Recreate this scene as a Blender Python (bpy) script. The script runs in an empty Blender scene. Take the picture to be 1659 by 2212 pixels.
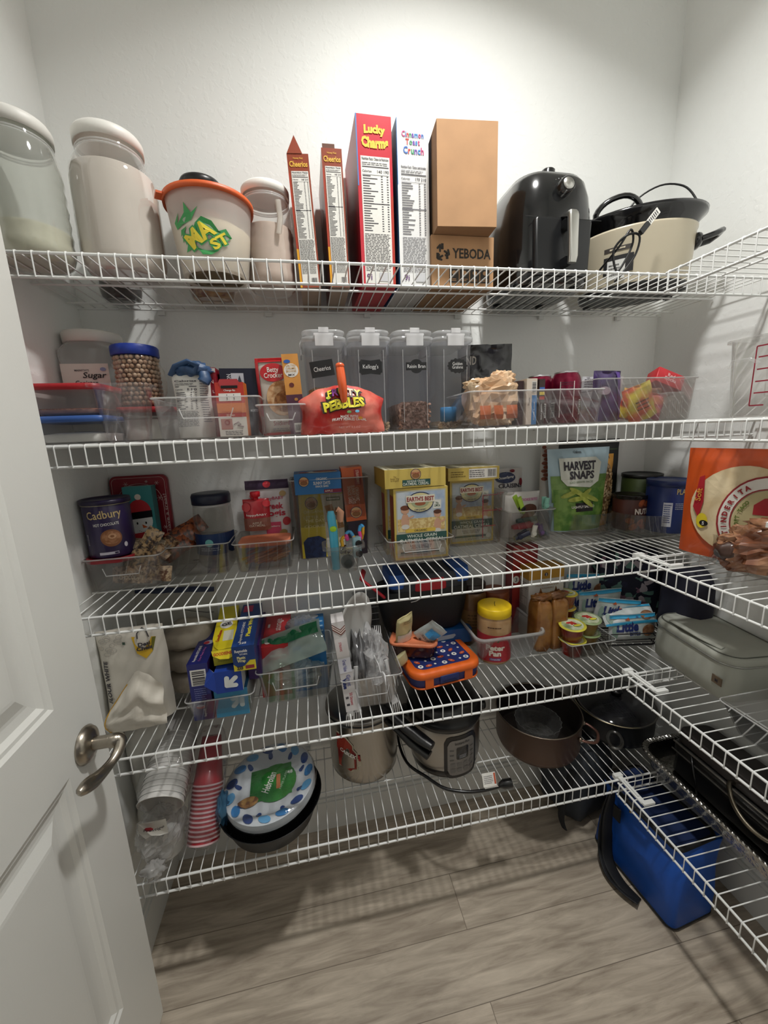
import bpy, math, random
from mathutils import Vector, Matrix, noise, Euler
from mathutils.geometry import tessellate_polygon
PI=math.pi
SC=bpy.context.scene
COL=SC.collection
# ---------------------------------------------------------------- camera, light, exposure
cam=bpy.data.objects.new('camera',bpy.data.cameras.new('camera')); COL.objects.link(cam)
FP=852.7
cam.data.sensor_fit='VERTICAL'; cam.data.sensor_height=24.0; cam.data.lens=24.0*FP/2212.0
cam.data.clip_start=0.02
def Rm(rx,ry,rz):
    return Matrix.Rotation(rz,3,'Z')@Matrix.Rotation(rx,3,'X')@Matrix.Rotation(ry,3,'Y')
_R=Rm(-0.20147,0.0395,-0.178)
_B=Matrix(((1,0,0),(0,0,-1),(0,1,0)))      # blender camera axes in (right, forward, up)
cam.matrix_world=Matrix.Translation((0.45849,-0.83095,1.3407))@(_R@_B).to_4x4()
SC.camera=cam
SC.view_settings.view_transform='Standard'; SC.view_settings.look='None'
SC.view_settings.exposure=EXPOSURE=0.0; SC.view_settings.gamma=1.0; SC.view_settings.use_curve_mapping=False
SC.cycles.transparent_max_bounces=40; SC.cycles.max_bounces=9; SC.cycles.diffuse_bounces=5; SC.cycles.glossy_bounces=4
SC.cycles.caustics_reflective=False; SC.cycles.caustics_refractive=False; SC.cycles.sample_clamp_indirect=5.0; SC.cycles.adaptive_threshold=0.02
w=bpy.data.worlds.new('world'); SC.world=w; w.use_nodes=True
w.node_tree.nodes['Background'].inputs[0].default_value=(1.0,0.97,0.93,1); w.node_tree.nodes['Background'].inputs[1].default_value=0.10
LX,LY,CEIL=0.84,-0.27,2.74
SPREAD=2.24
def area(name,loc,size,power,col,rot=(0,0,0),shape='DISK'):
    l=bpy.data.lights.new(name,'AREA'); l.shape=shape; l.size=size; l.energy=power; l.color=col
    if shape=='RECTANGLE': l.size,l.size_y=size
    l.spread=SPREAD if name.startswith('ceil') else PI; o=bpy.data.objects.new(name,l); COL.objects.link(o); o.location=loc; o.rotation_euler=rot; return o
area('ceiling_lamp_light',(LX,LY,CEIL-0.035),0.13,12.6,(1.0,0.99,0.955))
# soft fill lamp added out of view beyond the doorway to brighten the shelves
area('doorway_fill_light',(0.45,-2.0,2.3),1.3,2.0,(1.0,0.98,0.95),(0.75,0,0))
# ---------------------------------------------------------------- materials
def lin(h):
    h=h.lstrip('#'); c=[int(h[i:i+2],16)/255 for i in (0,2,4)]
    return tuple((x/12.92 if x<=0.04045 else ((x+0.055)/1.055)**2.4) for x in c)+(1,)
_M={}
def M(hx,r=.5,m=0,v=0,b=0,s=60,coat=0,h2=None,ns=25,name=None):
    """v: colour noise amount, b: bump, h2: second colour mixed in by noise of scale ns"""
    k=(hx,r,m,v,b,s,coat,h2,ns)
    if k in _M: return _M[k]
    a=bpy.data.materials.new(name or ('metal_' if m else 'matte_')+hx); a.use_nodes=True
    nt=a.node_tree; p=nt.nodes['Principled BSDF']
    p.inputs['Base Color'].default_value=lin(hx); p.inputs['Roughness'].default_value=r; p.inputs['Metallic'].default_value=m
    if coat: p.inputs['Coat Weight'].default_value=coat; p.inputs['Coat Roughness'].default_value=.08
    if v or b or h2:
        tc=nt.nodes.new('ShaderNodeTexCoord'); n=nt.nodes.new('ShaderNodeTexNoise'); n.inputs['Scale'].default_value=ns if h2 else s
        n.inputs['Detail'].default_value=4; nt.links.new(tc.outputs['Object'],n.inputs['Vector'])
        if h2:
            cr=nt.nodes.new('ShaderNodeValToRGB'); cr.color_ramp.elements[0].position=.42; cr.color_ramp.elements[1].position=.58
            cr.color_ramp.elements[0].color=lin(hx); cr.color_ramp.elements[1].color=lin(h2)
            nt.links.new(n.outputs['Fac'],cr.inputs[0]); nt.links.new(cr.outputs[0],p.inputs['Base Color'])
        elif v:
            hs=nt.nodes.new('ShaderNodeHueSaturation'); hs.inputs['Color'].default_value=lin(hx)
            mr=nt.nodes.new('ShaderNodeMapRange'); mr.inputs[3].default_value=1-v; mr.inputs[4].default_value=1+v
            mr.inputs[1].default_value=.3; mr.inputs[2].default_value=.7
            nt.links.new(n.outputs['Fac'],mr.inputs[0]); nt.links.new(mr.outputs[0],hs.inputs['Value']); nt.links.new(hs.outputs[0],p.inputs['Base Color'])
        if b:
            bp=nt.nodes.new('ShaderNodeBump'); bp.inputs['Distance'].default_value=.002; bp.inputs['Strength'].default_value=b
            n2=nt.nodes.new('ShaderNodeTexNoise'); n2.inputs['Scale'].default_value=s; n2.inputs['Detail'].default_value=3
            nt.links.new(tc.outputs['Object'],n2.inputs['Vector'])
            nt.links.new(n2.outputs['Fac'],bp.inputs['Height']); nt.links.new(bp.outputs[0],p.inputs['Normal'])
    _M[k]=a; return a
def P(hx='f4f6f6',haze=.05,tr=.97,g=.5,rough=.06,b=0,s=40):
    c0=[int(hx[i:i+2],16) for i in (0,2,4)]
    if min(c0)>150: hx='%02x%02x%02x'%tuple(int(255-(255-q)*.30) for q in c0); haze*=(.55 if haze<.3 else 1); tr=.985

    """clear plastic: tinted transparency, a little haze, sheen that grows at grazing angles"""
    k=('P',hx,haze,tr,g,rough,b,s)
    if k in _M: return _M[k]
    a=bpy.data.materials.new('clear_plastic_'+hx); a.use_nodes=True; nt=a.node_tree; N=nt.nodes; L=nt.links
    N.remove(N['Principled BSDF']); out=N['Material Output']
    c=lin(hx); t=N.new('ShaderNodeBsdfTransparent'); t.inputs[0].default_value=(c[0]*tr,c[1]*tr,c[2]*tr,1)
    d=N.new('ShaderNodeBsdfDiffuse'); d.inputs[0].default_value=c
    tl=N.new('ShaderNodeBsdfTranslucent'); tl.inputs[0].default_value=c
    dm=N.new('ShaderNodeMixShader'); dm.inputs[0].default_value=.4; L.new(d.outputs[0],dm.inputs[1]); L.new(tl.outputs[0],dm.inputs[2])
    m1=N.new('ShaderNodeMixShader'); m1.inputs[0].default_value=haze; L.new(t.outputs[0],m1.inputs[1]); L.new(dm.outputs[0],m1.inputs[2])
    gl=N.new('ShaderNodeBsdfGlossy'); gl.inputs['Roughness'].default_value=rough; gl.inputs[0].default_value=(1,1,1,1)
    lw=N.new('ShaderNodeLayerWeight'); lw.inputs[0].default_value=.25
    mr=N.new('ShaderNodeMapRange'); mr.inputs[3].default_value=.035; mr.inputs[4].default_value=g; L.new(lw.outputs['Facing'],mr.inputs[0])
    pw=N.new('ShaderNodeMath'); pw.operation='POWER'; pw.inputs[1].default_value=1.4; L.new(mr.outputs[0],pw.inputs[0])
    m2=N.new('ShaderNodeMixShader'); L.new(pw.outputs[0],m2.inputs[0]); L.new(m1.outputs[0],m2.inputs[1]); L.new(gl.outputs[0],m2.inputs[2])
    L.new(m2.outputs[0],out.inputs[0])
    if b:
        tc=N.new('ShaderNodeTexCoord'); n=N.new('ShaderNodeTexNoise'); n.inputs['Scale'].default_value=s; n.inputs['Detail'].default_value=3
        bp=N.new('ShaderNodeBump'); bp.inputs['Distance'].default_value=.004; bp.inputs['Strength'].default_value=b
        L.new(tc.outputs['Object'],n.inputs['Vector']); L.new(n.outputs['Fac'],bp.inputs['Height'])
        L.new(bp.outputs[0],gl.inputs['Normal']); L.new(bp.outputs[0],lw.inputs['Normal'])
    _M[k]=a; return a
# ---------------------------------------------------------------- mesh builder
_TX={}
def textgeo(s,bold=0):
    k=(s,bold)
    if k in _TX: return _TX[k]
    c=bpy.data.curves.new('t','FONT'); c.body=s; c.size=1; c.offset=bold; c.resolution_u=2; c.space_line=.8
    c.align_x='CENTER'; c.align_y='CENTER'; c.fill_mode='FRONT'
    o=bpy.data.objects.new('t',c); me=bpy.data.meshes.new_from_object(o)
    V=[(v.co.x,v.co.y) for v in me.vertices]; F=[tuple(p.vertices) for p in me.polygons]
    bpy.data.objects.remove(o); bpy.data.curves.remove(c); bpy.data.meshes.remove(me)
    xs=[v[0] for v in V]; ys=[v[1] for v in V]; cx=(min(xs)+max(xs))/2; cy=(min(ys)+max(ys))/2
    V=[(x-cx,y-cy) for x,y in V]; _TX[k]=(V,F,max(xs)-min(xs),max(ys)-min(ys)); return _TX[k]
def flat(o,ux,uy):
    o=Vector(o);ux=Vector(ux).normalized();uy=Vector(uy).normalized();n=ux.cross(uy)
    return lambda a,b,h=0:o+ux*a+uy*b+n*h
def front(d,x=0,z=0): return flat((x,-d/2,z),(1,0,0),(0,0,1))
def right(w,y=0,z=0): return flat((w/2,y,z),(0,1,0),(0,0,1))
def left(w,y=0,z=0): return flat((-w/2,y,z),(0,-1,0),(0,0,1))
def top(h,x=0,y=0): return flat((x,y,h),(1,0,0),(0,1,0))
def cyl(r,x=0,y=0,z0=0,k=0):
    """surface of a cylinder / cone: a runs round it from the front, b runs up, k = radius change per metre"""
    def S(a,b,h=0):
        R=(r+k*b)+h; t=a/r; return Vector((x+R*math.sin(t),y-R*math.cos(t),z0+b))
    return S
class MB:
    def __init__(s): s.v=[];s.f=[];s.m=[];s.sm=[];s.mats=[];s.T=Matrix()
    def mi(s,m):
        if m not in s.mats: s.mats.append(m)
        return s.mats.index(m)
    def add(s,V,F,m,sm=False):
        n=len(s.v); s.v+=[s.T@Vector(p) for p in V]; i=s.mi(m)
        for f in F: s.f.append([n+j for j in f]); s.m.append(i); s.sm.append(sm)
        return s
    def box(s,w,d,h,m,c=(0,0,0),mats={}):
        """box standing on c; mats: f b l r t u"""
        x,y,z=c; a,b=w/2,d/2
        V=[(x-a,y-b,z),(x+a,y-b,z),(x+a,y+b,z),(x-a,y+b,z),(x-a,y-b,z+h),(x+a,y-b,z+h),(x+a,y+b,z+h),(x-a,y+b,z+h)]
        for k,f in dict(f=(0,1,5,4),r=(1,2,6,5),b=(2,3,7,6),l=(3,0,4,7),t=(4,5,6,7),u=(3,2,1,0)).items(): s.add([V[i] for i in f],[(0,1,2,3)],mats.get(k,m))
        return s
    def ring(s,w,d,z,r=None,cx=0,cy=0,n=8):
        if r is None: return [(cx+w/2*math.sin(2*PI*i/(4*n)),cy-d/2*math.cos(2*PI*i/(4*n)),z) for i in range(4*n)]
        r=min(r,w/2-1e-5,d/2-1e-5); out=[]
        for q,(sx,sy) in enumerate(((1,-1),(1,1),(-1,1),(-1,-1))):
            for i in range(n):
                t=-PI/2+q*PI/2+(i/(n-1))*PI/2
                out.append((cx+sx*(w/2-r)+r*math.cos(t),cy+sy*(d/2-r)+r*math.sin(t),z))
        return out
    def rings(s,R,m,c0=True,c1=True,sm=True,closed=True):
        n=len(R[0]); V=[p for r in R for p in r]; F=[]
        for i in range(len(R)-1):
            for j in range(n if closed else n-1):
                k=(j+1)%n; F.append((i*n+j,i*n+k,(i+1)*n+k,(i+1)*n+j))
        s.add(V,F,m,sm)
        if c0: s.add(R[0],[tuple(range(n))[::-1]],m)
        if c1: s.add(R[-1],[tuple(range(n))],m)
        return s
    def loft(s,secs,m,c0=True,c1=True,sm=True,n=8,c=(0,0)):
        """secs: (z,w,d[,r[,cx,cy]]); r None = ellipse"""
        R=[]
        for q in secs:
            q=tuple(q)+(None,)*(4-len(q)) if len(q)<4 else tuple(q)
            cx,cy=(q[4],q[5]) if len(q)>5 else (0,0)
            R.append(s.ring(q[1],q[2],q[0],q[3],cx+c[0],cy+c[1],n))
        return s.rings(R,m,c0,c1,sm)
    def lathe(s,prof,m,c=(0,0),n=9,c0=True,c1=True,sm=True):
        return s.loft([(z,2*r,2*r) for r,z in prof],m,c0,c1,sm,n,c)
    def rbox(s,w,d,h,m,r=.01,e=.003,c=(0,0,0),n=5):
        z=c[2]; return s.loft([(z,w-2*e,d-2*e,r),(z+e*.3,w-.6*e,d-.6*e,r),(z+e,w,d,r),(z+h-e,w,d,r),(z+h-e*.3,w-.6*e,d-.6*e,r),(z+h,w-2*e,d-2*e,r)],m,n=n,c=(c[0],c[1]))
    def bin(s,w,d,h,m,tp=.012,r=.012,t=.002,rim=.004,c=(0,0,0),flare=0):
        """open tapered tray: outer wall, rim, inner wall, floor"""
        z=c[2]; b=(w-tp,d-tp)
        S=[(z,b[0]-.008,b[1]-.008,r),(z+.004,b[0],b[1],r),(z+h-rim,w-rim,d-rim,r),(z+h-rim*.9,w+rim,d+rim,r+.003),(z+h,w+rim,d+rim,r+.003),(z+h,w-2*t,d-2*t,r),(z+t+.002,b[0]-2*t,b[1]-2*t,r),(z+t,b[0]-.012,b[1]-.012,r)]
        return s.loft(S,m,n=6,c=(c[0],c[1]))
    def tube(s,pts,r,m,n=6,closed=False,caps=True,flat_=1.0):
        pts=[Vector(p) for p in pts]; R=[]; N=len(pts); up=None
        for i,p in enumerate(pts):
            a=pts[i-1] if (i>0 or closed) else p; b=pts[(i+1)%N] if (i<N-1 or closed) else p
            t=(b-a).normalized()
            if up is None: up=Vector((0,0,1)) if abs(t.z)<.9 else Vector((0,1,0))
            x=t.cross(up).normalized(); up=x.cross(t).normalized()
            rr=r[i] if isinstance(r,(list,tuple)) else r
            R.append([p+x*(rr*math.cos(2*PI*j/n))+up*(rr*flat_*math.sin(2*PI*j/n)) for j in range(n)])
        if closed: R.append(R[0])
        return s.rings(R,m,caps and not closed,caps and not closed)
    def blob(s,c,sz,m,amp=.15,fr=2.5,seed=0,nu=24,nv=14,p=1.0,flatb=None,ridge=0):
        R=[]
        for i in range(nv+1):
            ph=-PI/2+PI*i/nv; row=[]
            for j in range(nu):
                th=2*PI*j/nu
                def sp(x): return math.copysign(abs(x)**p,x)
                q=Vector((sp(math.cos(ph))*sp(math.cos(th)),sp(math.cos(ph))*sp(math.sin(th)),sp(math.sin(ph))))
                k=1+amp*noise.noise(q*fr+Vector((seed*7.3,seed,1)))*1.6
                if ridge: k+=ridge*(.35-abs(noise.noise(q*fr*2.3+Vector((seed,3,seed*2.1))))*1.6)
                q=Vector((q.x*sz[0]/2*k,q.y*sz[1]/2*k,q.z*sz[2]/2*k))
                if flatb is not None: q.z=max(q.z,-flatb)
                row.append(Vector(c)+q)
            R.append(row)
        return s.rings(R,m,False,False,sm=not ridge)
    # ---- flat marks laid on a surface S(a,b,h)
    def rect(s,S,a0,b0,a1,b1,m,h=.0004,n=1,nb=1):
        V=[S(a0+(a1-a0)*i/n,b0+(b1-b0)*j/nb,h) for j in range(nb+1) for i in range(n+1)]
        return s.add(V,[(j*(n+1)+i,j*(n+1)+i+1,(j+1)*(n+1)+i+1,(j+1)*(n+1)+i) for j in range(nb) for i in range(n)],m)
    def ell(s,S,a,b,ra,rb,m,h=.0004,n=20,rings=2,rot=0,r0=0):
        V=[];F=[]
        for k in range(rings+1):
            f=r0+(1-r0)*k/rings
            for i in range(n):
                t=2*PI*i/n; x=ra*f*math.cos(t); y=rb*f*math.sin(t)
                V.append(S(a+x*math.cos(rot)-y*math.sin(rot),b+x*math.sin(rot)+y*math.cos(rot),h))
        for k in range(rings):
            for i in range(n): F.append((k*n+i,(k+1)*n+i,(k+1)*n+(i+1)%n,k*n+(i+1)%n))
        return s.add(V,F,m)
    def poly(s,S,pts,m,h=.0004):
        T=tessellate_polygon([[Vector((p[0],p[1],0)) for p in pts]])
        V=[S(p[0],p[1],h) for p in pts]; F=[]
        for t in T:
            a,b,c=[pts[i] for i in t]
            F.append(t if (b[0]-a[0])*(c[1]-a[1])-(b[1]-a[1])*(c[0]-a[0])>0 else t[::-1])
        return s.add(V,F,m)
    def text(s,S,st,a,b,H,m,h=.0008,W=None,bold=.012,rot=0,sh=0,arc=0):
        if not st: return s
        V,F,w,hh=textgeo(st,bold); k=H/hh; kx=k if W is None else W/w; out=[]
        for x,y in V:
            X=x*kx+sh*y*k; Y=y*k
            if arc: Y-=arc*X*X
            out.append(S(a+X*math.cos(rot)-Y*math.sin(rot),b+X*math.sin(rot)+Y*math.cos(rot),h))
        return s.add(out,F,m)
    def lines(s,S,a0,b0,a1,b1,n,m,h=.0007,seed=1,fill=.5,ragged=.25):
        rg=random.Random(seed)
        for i in range(n):
            y1=b1-(b1-b0)*(i+.5-fill/2)/n; y0=b1-(b1-b0)*(i+.5+fill/2)/n
            x=a0; e=a1-(a1-a0)*ragged*rg.random()
            while x<e:
                l=min(e-x,(a1-a0)*(.06+.16*rg.random())); s.rect(S,x,y0,x+l,y1,m,h); x+=l+(a1-a0)*.025
        return s
    def bars(s,S,a0,b0,a1,b1,m,bg,h=.0006,vert=True,n=16,seed=3):
        rg=random.Random(seed); s.rect(S,a0,b0,a1,b1,bg,h); L=(a1-a0) if vert else (b1-b0); x=.06
        while x<.94:
            w_=(.4+rg.random())/n*.8
            if vert: s.rect(S,a0+L*x,b0+(b1-b0)*.12,a0+L*min(.95,x+w_),b1-(b1-b0)*.1,m,h+.0003)
            else: s.rect(S,a0+(a1-a0)*.1,b0+L*x,a1-(a1-a0)*.1,b0+L*min(.95,x+w_),m,h+.0003)
            x+=w_*(1.5+rg.random())
        return s
    def build(s,name,parent=None):
        me=bpy.data.meshes.new(name); me.from_pydata([tuple(v) for v in s.v],[],s.f)
        for m in s.mats: me.materials.append(m)
        me.polygons.foreach_set('material_index',s.m); me.polygons.foreach_set('use_smooth',s.sm); me.update()
        o=bpy.data.objects.new(name,me); COL.objects.link(o)
        if parent is not None: o.parent=parent
        return o
    def obj(s,name,label,cat,loc=(0,0,0),rz=0,group=None,rx=0,ry=0):
        return tag(s.build(name),label,cat,loc,rz,group,rx,ry)
def tag(o,label,cat,loc,rz=0,group=None,rx=0,ry=0):
    o.location=loc; o.rotation_euler=(rx,ry,rz); o['label']=label; o['category']=cat
    if group: o['group']=group
    return o
def thing(name,label,cat,loc=(0,0,0),rz=0,group=None,rx=0,ry=0):
    o=bpy.data.objects.new(name,None); COL.objects.link(o); o.empty_display_size=.03
    return tag(o,label,cat,loc,rz,group,rx,ry)
def clone(o,parent=None):
    c=o.copy(); COL.objects.link(c); c.parent=parent
    for ch in [q for q in bpy.data.objects if q.parent==o]: clone(ch,c)
    return c
def struct(o): o['kind']='structure'; return o
def sm(pts,n=6):
    P_=[Vector(p) for p in pts]; P_=[P_[0]]+P_+[P_[-1]]; out=[]
    for i in range(1,len(P_)-2):
        for k in range(n):
            t=k/n; a,b,c,d=P_[i-1:i+3]; out.append(.5*((2*b)+(c-a)*t+(2*a-5*b+4*c-d)*t*t+(-a+3*b-3*c+d)*t**3))
    out.append(P_[-2]); return out
def bag(mb,w,h,d,m,back=None,base=1.0,topf=0.0,wr=.004,fr=14,seed=0,seal=.05,nu=18,nv=22,pin=0.0,lean=0.0,side=.0):
    """filled bag: base/topf = fullness at the bottom/top, wr = wrinkle height; returns its front surface"""
    def prof(v):
        lo=base+(1-base)*min(1,v/.35); lo=math.sin(min(1,v/.3)*PI/2)**.5*(1-base)+base
        t=max(0,(1-seal-v))/(1-seal); hi=topf+(1-topf)*min(1,t/.75)**.75 if v<1-seal else topf*.2
        return min(lo,1)*hi
    def pt(u,v,sg):
        z=v*h; x=u*w/2*(1-pin*abs(math.sin(PI*v))+side*(v-.5))
        e=max(0,1-abs(u)**2.6)**.6
        nz=noise.noise(Vector((x*fr+seed*3.1,z*fr*.8+seed,sg*2.0+seed)))*wr+noise.noise(Vector((x*fr*2.7,z*fr*2.2+seed,sg)))*wr*.5
        return Vector((x+noise.noise(Vector((z*fr*1.3,seed+u,0)))*wr*.6,sg*(d/2*e*prof(v)+nz*(.3+e))+lean*v*v, z))
    for sg,mm in ((-1,m),(1,back or m)):
        V=[pt(-1+2*i/nu,j/nv,sg) for j in range(nv+1) for i in range(nu+1)]
        F=[(j*(nu+1)+i,j*(nu+1)+i+1,(j+1)*(nu+1)+i+1,(j+1)*(nu+1)+i) for j in range(nv) for i in range(nu)]
        if sg>0: F=[f[::-1] for f in F]
        mb.add(V,F,mm,True)
    # rim strip
    E=[(-1,j/nv) for j in range(nv+1)],[(1,j/nv) for j in range(nv+1)],[(-1+2*i/nu,1) for i in range(nu+1)],[(-1+2*i/nu,0) for i in range(nu+1)]
    for e in E:
        V=[pt(u,v,-1) for u,v in e]+[pt(u,v,1) for u,v in e]; n=len(e)
        mb.add(V,[(i,i+1,n+i+1,n+i) for i in range(n-1)],m,True)
    def S(a,b,hh=0):
        u=max(-.99,min(.99,a/(w/2))); v=max(.005,min(.995,b/h)); p=pt(u,v,-1)
        du=pt(min(1,u+.02),v,-1)-pt(max(-1,u-.02),v,-1); dv=pt(u,min(1,v+.02),-1)-pt(u,max(0,v-.02),-1)
        nn=du.cross(dv).normalized(); return p+nn*(hh+.0012)
    return S
def arrow(mb,S,a,b,sz,m,ang,h=.0009,t=.3):
    """chunky rounded arrow head with a stem"""
    def bar(x0,y0,x1,y1,hh):
        ca,sa=math.cos(ang),math.sin(ang); R=sz*t/2; L=math.hypot(x1-x0,y1-y0); al=math.atan2(y1-y0,x1-x0); pts=[]
        for i in range(9):
            q=al+PI/2+PI*i/8; pts.append((x0+R*math.cos(q),y0+R*math.sin(q)))
        for i in range(9):
            q=al-PI/2+PI*i/8; pts.append((x1+R*math.cos(q),y1+R*math.sin(q)))
        mb.poly(S,[(a+x*ca-y*sa,b+x*sa+y*ca) for x,y in pts],m,hh)
    k=sz/2
    bar(-k*.8,0,k*.7,0,h); bar(k*.7,0,-k*.05,k*.75,h+.0002); bar(k*.7,0,-k*.05,-k*.75,h+.0004)
def nutri(mb,S,a0,b0,a1,b1,ink,cal='140 210',title='Nutrition Facts',seed=1,paper=None,h=.0005):
    W=a1-a0; H=b1-b0
    if paper: mb.rect(S,a0,b0,a1,b1,paper,h)
    t=W*.085; mb.text(S,title,(a0+a1)/2,b1-t*.9,t,ink,h+.0003,W=W*.92,bold=.02)
    y=b1-t*2; mb.lines(S,a0+W*.04,y-t*1.2,a1-W*.04,y,2,ink,h+.0003,seed,.35)
    y-=t*1.5; mb.rect(S,a0+W*.04,y-t*.35,a1-W*.04,y,ink,h+.0003)
    y-=t*1.7; mb.text(S,'Calories',a0+W*.2,y,t*.8,ink,h+.0003,W=W*.32,bold=.01); mb.text(S,cal,a0+W*.76,y,t*1.1,ink,h+.0003,W=W*.4,bold=.015)
    y-=t*1.2; mb.rect(S,a0+W*.04,y-t*.12,a1-W*.04,y,ink,h+.0003)
    y1=b0+H*.42; n=max(4,int((y-y1)/(W*.075)))
    rg=random.Random(seed)
    for i in range(n):
        yy=y-(y-y1)*(i+.7)/n; l=W*(.2+.32*rg.random())
        mb.rect(S,a0+W*.05,yy,a0+W*.05+l,yy+t*.32,ink,h+.0003)
        for k in (.68,.88): mb.rect(S,a0+W*k,yy,a0+W*(k+.06),yy+t*.32,ink,h+.0003)
    mb.rect(S,a0+W*.04,(y+y1)/2-t*.2,a1-W*.04,(y+y1)/2+t*.1,ink,h+.0003)
    mb.lines(S,a0+W*.04,b0+H*.1,a1-W*.04,y1-t*.6,int(H*.32/(W*.05)),ink,h+.0003,seed+5,.38,.1)
# ---------------------------------------------------------------- the room
XL,XR,YB,YF=-0.068,1.568,0.3267,-0.90
def wall_mat():
    a=bpy.data.materials.new('painted_wall'); a.use_nodes=True; nt=a.node_tree; p=nt.nodes['Principled BSDF']
    p.inputs['Base Color'].default_value=(0.88,0.89,0.87,1); p.inputs['Roughness'].default_value=.62
    tc=nt.nodes.new('ShaderNodeTexCoord'); n=nt.nodes.new('ShaderNodeTexNoise'); n.inputs['Scale'].default_value=55; n.inputs['Detail'].default_value=3
    n2=nt.nodes.new('ShaderNodeTexNoise'); n2.inputs['Scale'].default_value=160
    cr=nt.nodes.new('ShaderNodeValToRGB'); cr.color_ramp.elements[0].position=.52; cr.color_ramp.elements[1].position=.62
    ad=nt.nodes.new('ShaderNodeMath'); ad.operation='MULTIPLY_ADD'; ad.inputs[1].default_value=.25
    b=nt.nodes.new('ShaderNodeBump'); b.inputs['Strength'].default_value=.16; b.inputs['Distance'].default_value=.0018
    L=nt.links; L.new(tc.outputs['Object'],n.inputs['Vector']); L.new(tc.outputs['Object'],n2.inputs['Vector']); L.new(n.outputs['Fac'],cr.inputs[0])
    L.new(n2.outputs['Fac'],ad.inputs[0]); L.new(cr.outputs[0],ad.inputs[2]); L.new(ad.outputs[0],b.inputs['Height']); L.new(b.outputs[0],p.inputs['Normal'])
    return a
WALL=wall_mat(); TRIM=M('e6e7e4',.35); CEILM=M('e8e8e4',.8,b=.3,s=90)
def slab(name,x0,x1,y0,y1,z0,z1,m):
    mb=MB(); mb.box(x1-x0,y1-y0,z1-z0,m,((x0+x1)/2,(y0+y1)/2,z0)); return struct(mb.build(name))
slab('wall_back',XL-.1,XR+.1,YB,YB+.1,0,CEIL,WALL)
slab('wall_left',XL-.1,XL,YF,YB,0,CEIL,WALL)
slab('wall_right',XR,XR+.1,YF,YB,0,CEIL,WALL)
mb=MB(); D0,D1,DH=-.03,.80,2.06
mb.box(D0-XL+.1,.11,CEIL,WALL,((XL-.1+D0)/2,YF-.055,0)); mb.box(XR+.1-D1,.11,CEIL,WALL,((XR+.1+D1)/2,YF-.055,0)); mb.box(D1-D0,.11,CEIL-DH,WALL,((D0+D1)/2,YF-.055,DH))
struct(mb.build('wall_front'))
slab('ceiling',XL-.1,XR+.1,YF-.11,YB+.1,CEIL,CEIL+.08,CEILM)
def floor_mat():
    a=bpy.data.materials.new('vinyl_plank_floor'); a.use_nodes=True; nt=a.node_tree; N=nt.nodes; L=nt.links; p=N['Principled BSDF']; p.inputs['Roughness'].default_value=.42
    tc=N.new('ShaderNodeTexCoord'); mp=N.new('ShaderNodeMapping'); mp.inputs['Location'].default_value=(.13,.05,0); L.new(tc.outputs['Object'],mp.inputs['Vector'])
    br=N.new('ShaderNodeTexBrick'); br.inputs['Scale'].default_value=1; br.inputs['Mortar Size'].default_value=.0009; br.inputs['Brick Width'].default_value=1.45; br.inputs['Row Height'].default_value=.142
    br.inputs['Color1'].default_value=(0,0,0,1); br.inputs['Color2'].default_value=(1,1,1,1); br.inputs['Mortar'].default_value=(.5,.5,.5,1); br.offset=.37
    L.new(mp.outputs[0],br.inputs['Vector'])
    sx=N.new('ShaderNodeMapping'); sx.inputs['Scale'].default_value=(1.6,14,1); L.new(tc.outputs['Object'],sx.inputs['Vector'])
    ad=N.new('ShaderNodeVectorMath'); ad.operation='ADD'; L.new(sx.outputs[0],ad.inputs[0])
    sc=N.new('ShaderNodeVectorMath'); sc.operation='SCALE'; sc.inputs['Scale'].default_value=9; L.new(br.outputs['Color'],sc.inputs[0]); L.new(sc.outputs[0],ad.inputs[1])
    n1=N.new('ShaderNodeTexNoise'); n1.inputs['Scale'].default_value=3.2; n1.inputs['Detail'].default_value=8; n1.inputs['Roughness'].default_value=.62; n1.inputs['Distortion'].default_value=.6; L.new(ad.outputs[0],n1.inputs['Vector'])
    n2=N.new('ShaderNodeTexNoise'); n2.inputs['Scale'].default_value=3.5; n2.inputs['Detail'].default_value=3; L.new(tc.outputs['Object'],n2.inputs['Vector'])
    cr=N.new('ShaderNodeValToRGB'); e=cr.color_ramp.elements; e[0].position=.28; e[0].color=lin('8c7f70'); e[1].position=.72; e[1].color=lin('d0c3b1')
    L.new(n1.outputs['Fac'],cr.inputs[0])
    hs=N.new('ShaderNodeHueSaturation'); L.new(cr.outputs[0],hs.inputs['Color'])
    m1=N.new('ShaderNodeMath'); m1.operation='MULTIPLY_ADD'; m1.inputs[1].default_value=.20; m1.inputs[2].default_value=.78; L.new(br.outputs['Color'],m1.inputs[0])
    m2=N.new('ShaderNodeMath'); m2.operation='MULTIPLY_ADD'; m2.inputs[1].default_value=.32; L.new(n2.outputs['Fac'],m2.inputs[0]); L.new(m1.outputs[0],m2.inputs[2]); L.new(m2.outputs[0],hs.inputs['Value'])
    mx=N.new('ShaderNodeMix'); mx.data_type='RGBA'; mx.inputs[7].default_value=lin('786d60'); L.new(br.outputs['Fac'],mx.inputs[0]); L.new(hs.outputs[0],mx.inputs[6]); L.new(mx.outputs[2],p.inputs['Base Color'])
    bp=N.new('ShaderNodeBump'); bp.inputs['Strength'].default_value=.12; bp.inputs['Distance'].default_value=.001; L.new(n1.outputs['Fac'],bp.inputs['Height']); L.new(bp.outputs[0],p.inputs['Normal'])
    return a
slab('floor',XL-.1,XR+.1,-2.6,YB+.1,-.05,0,floor_mat())
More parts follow.
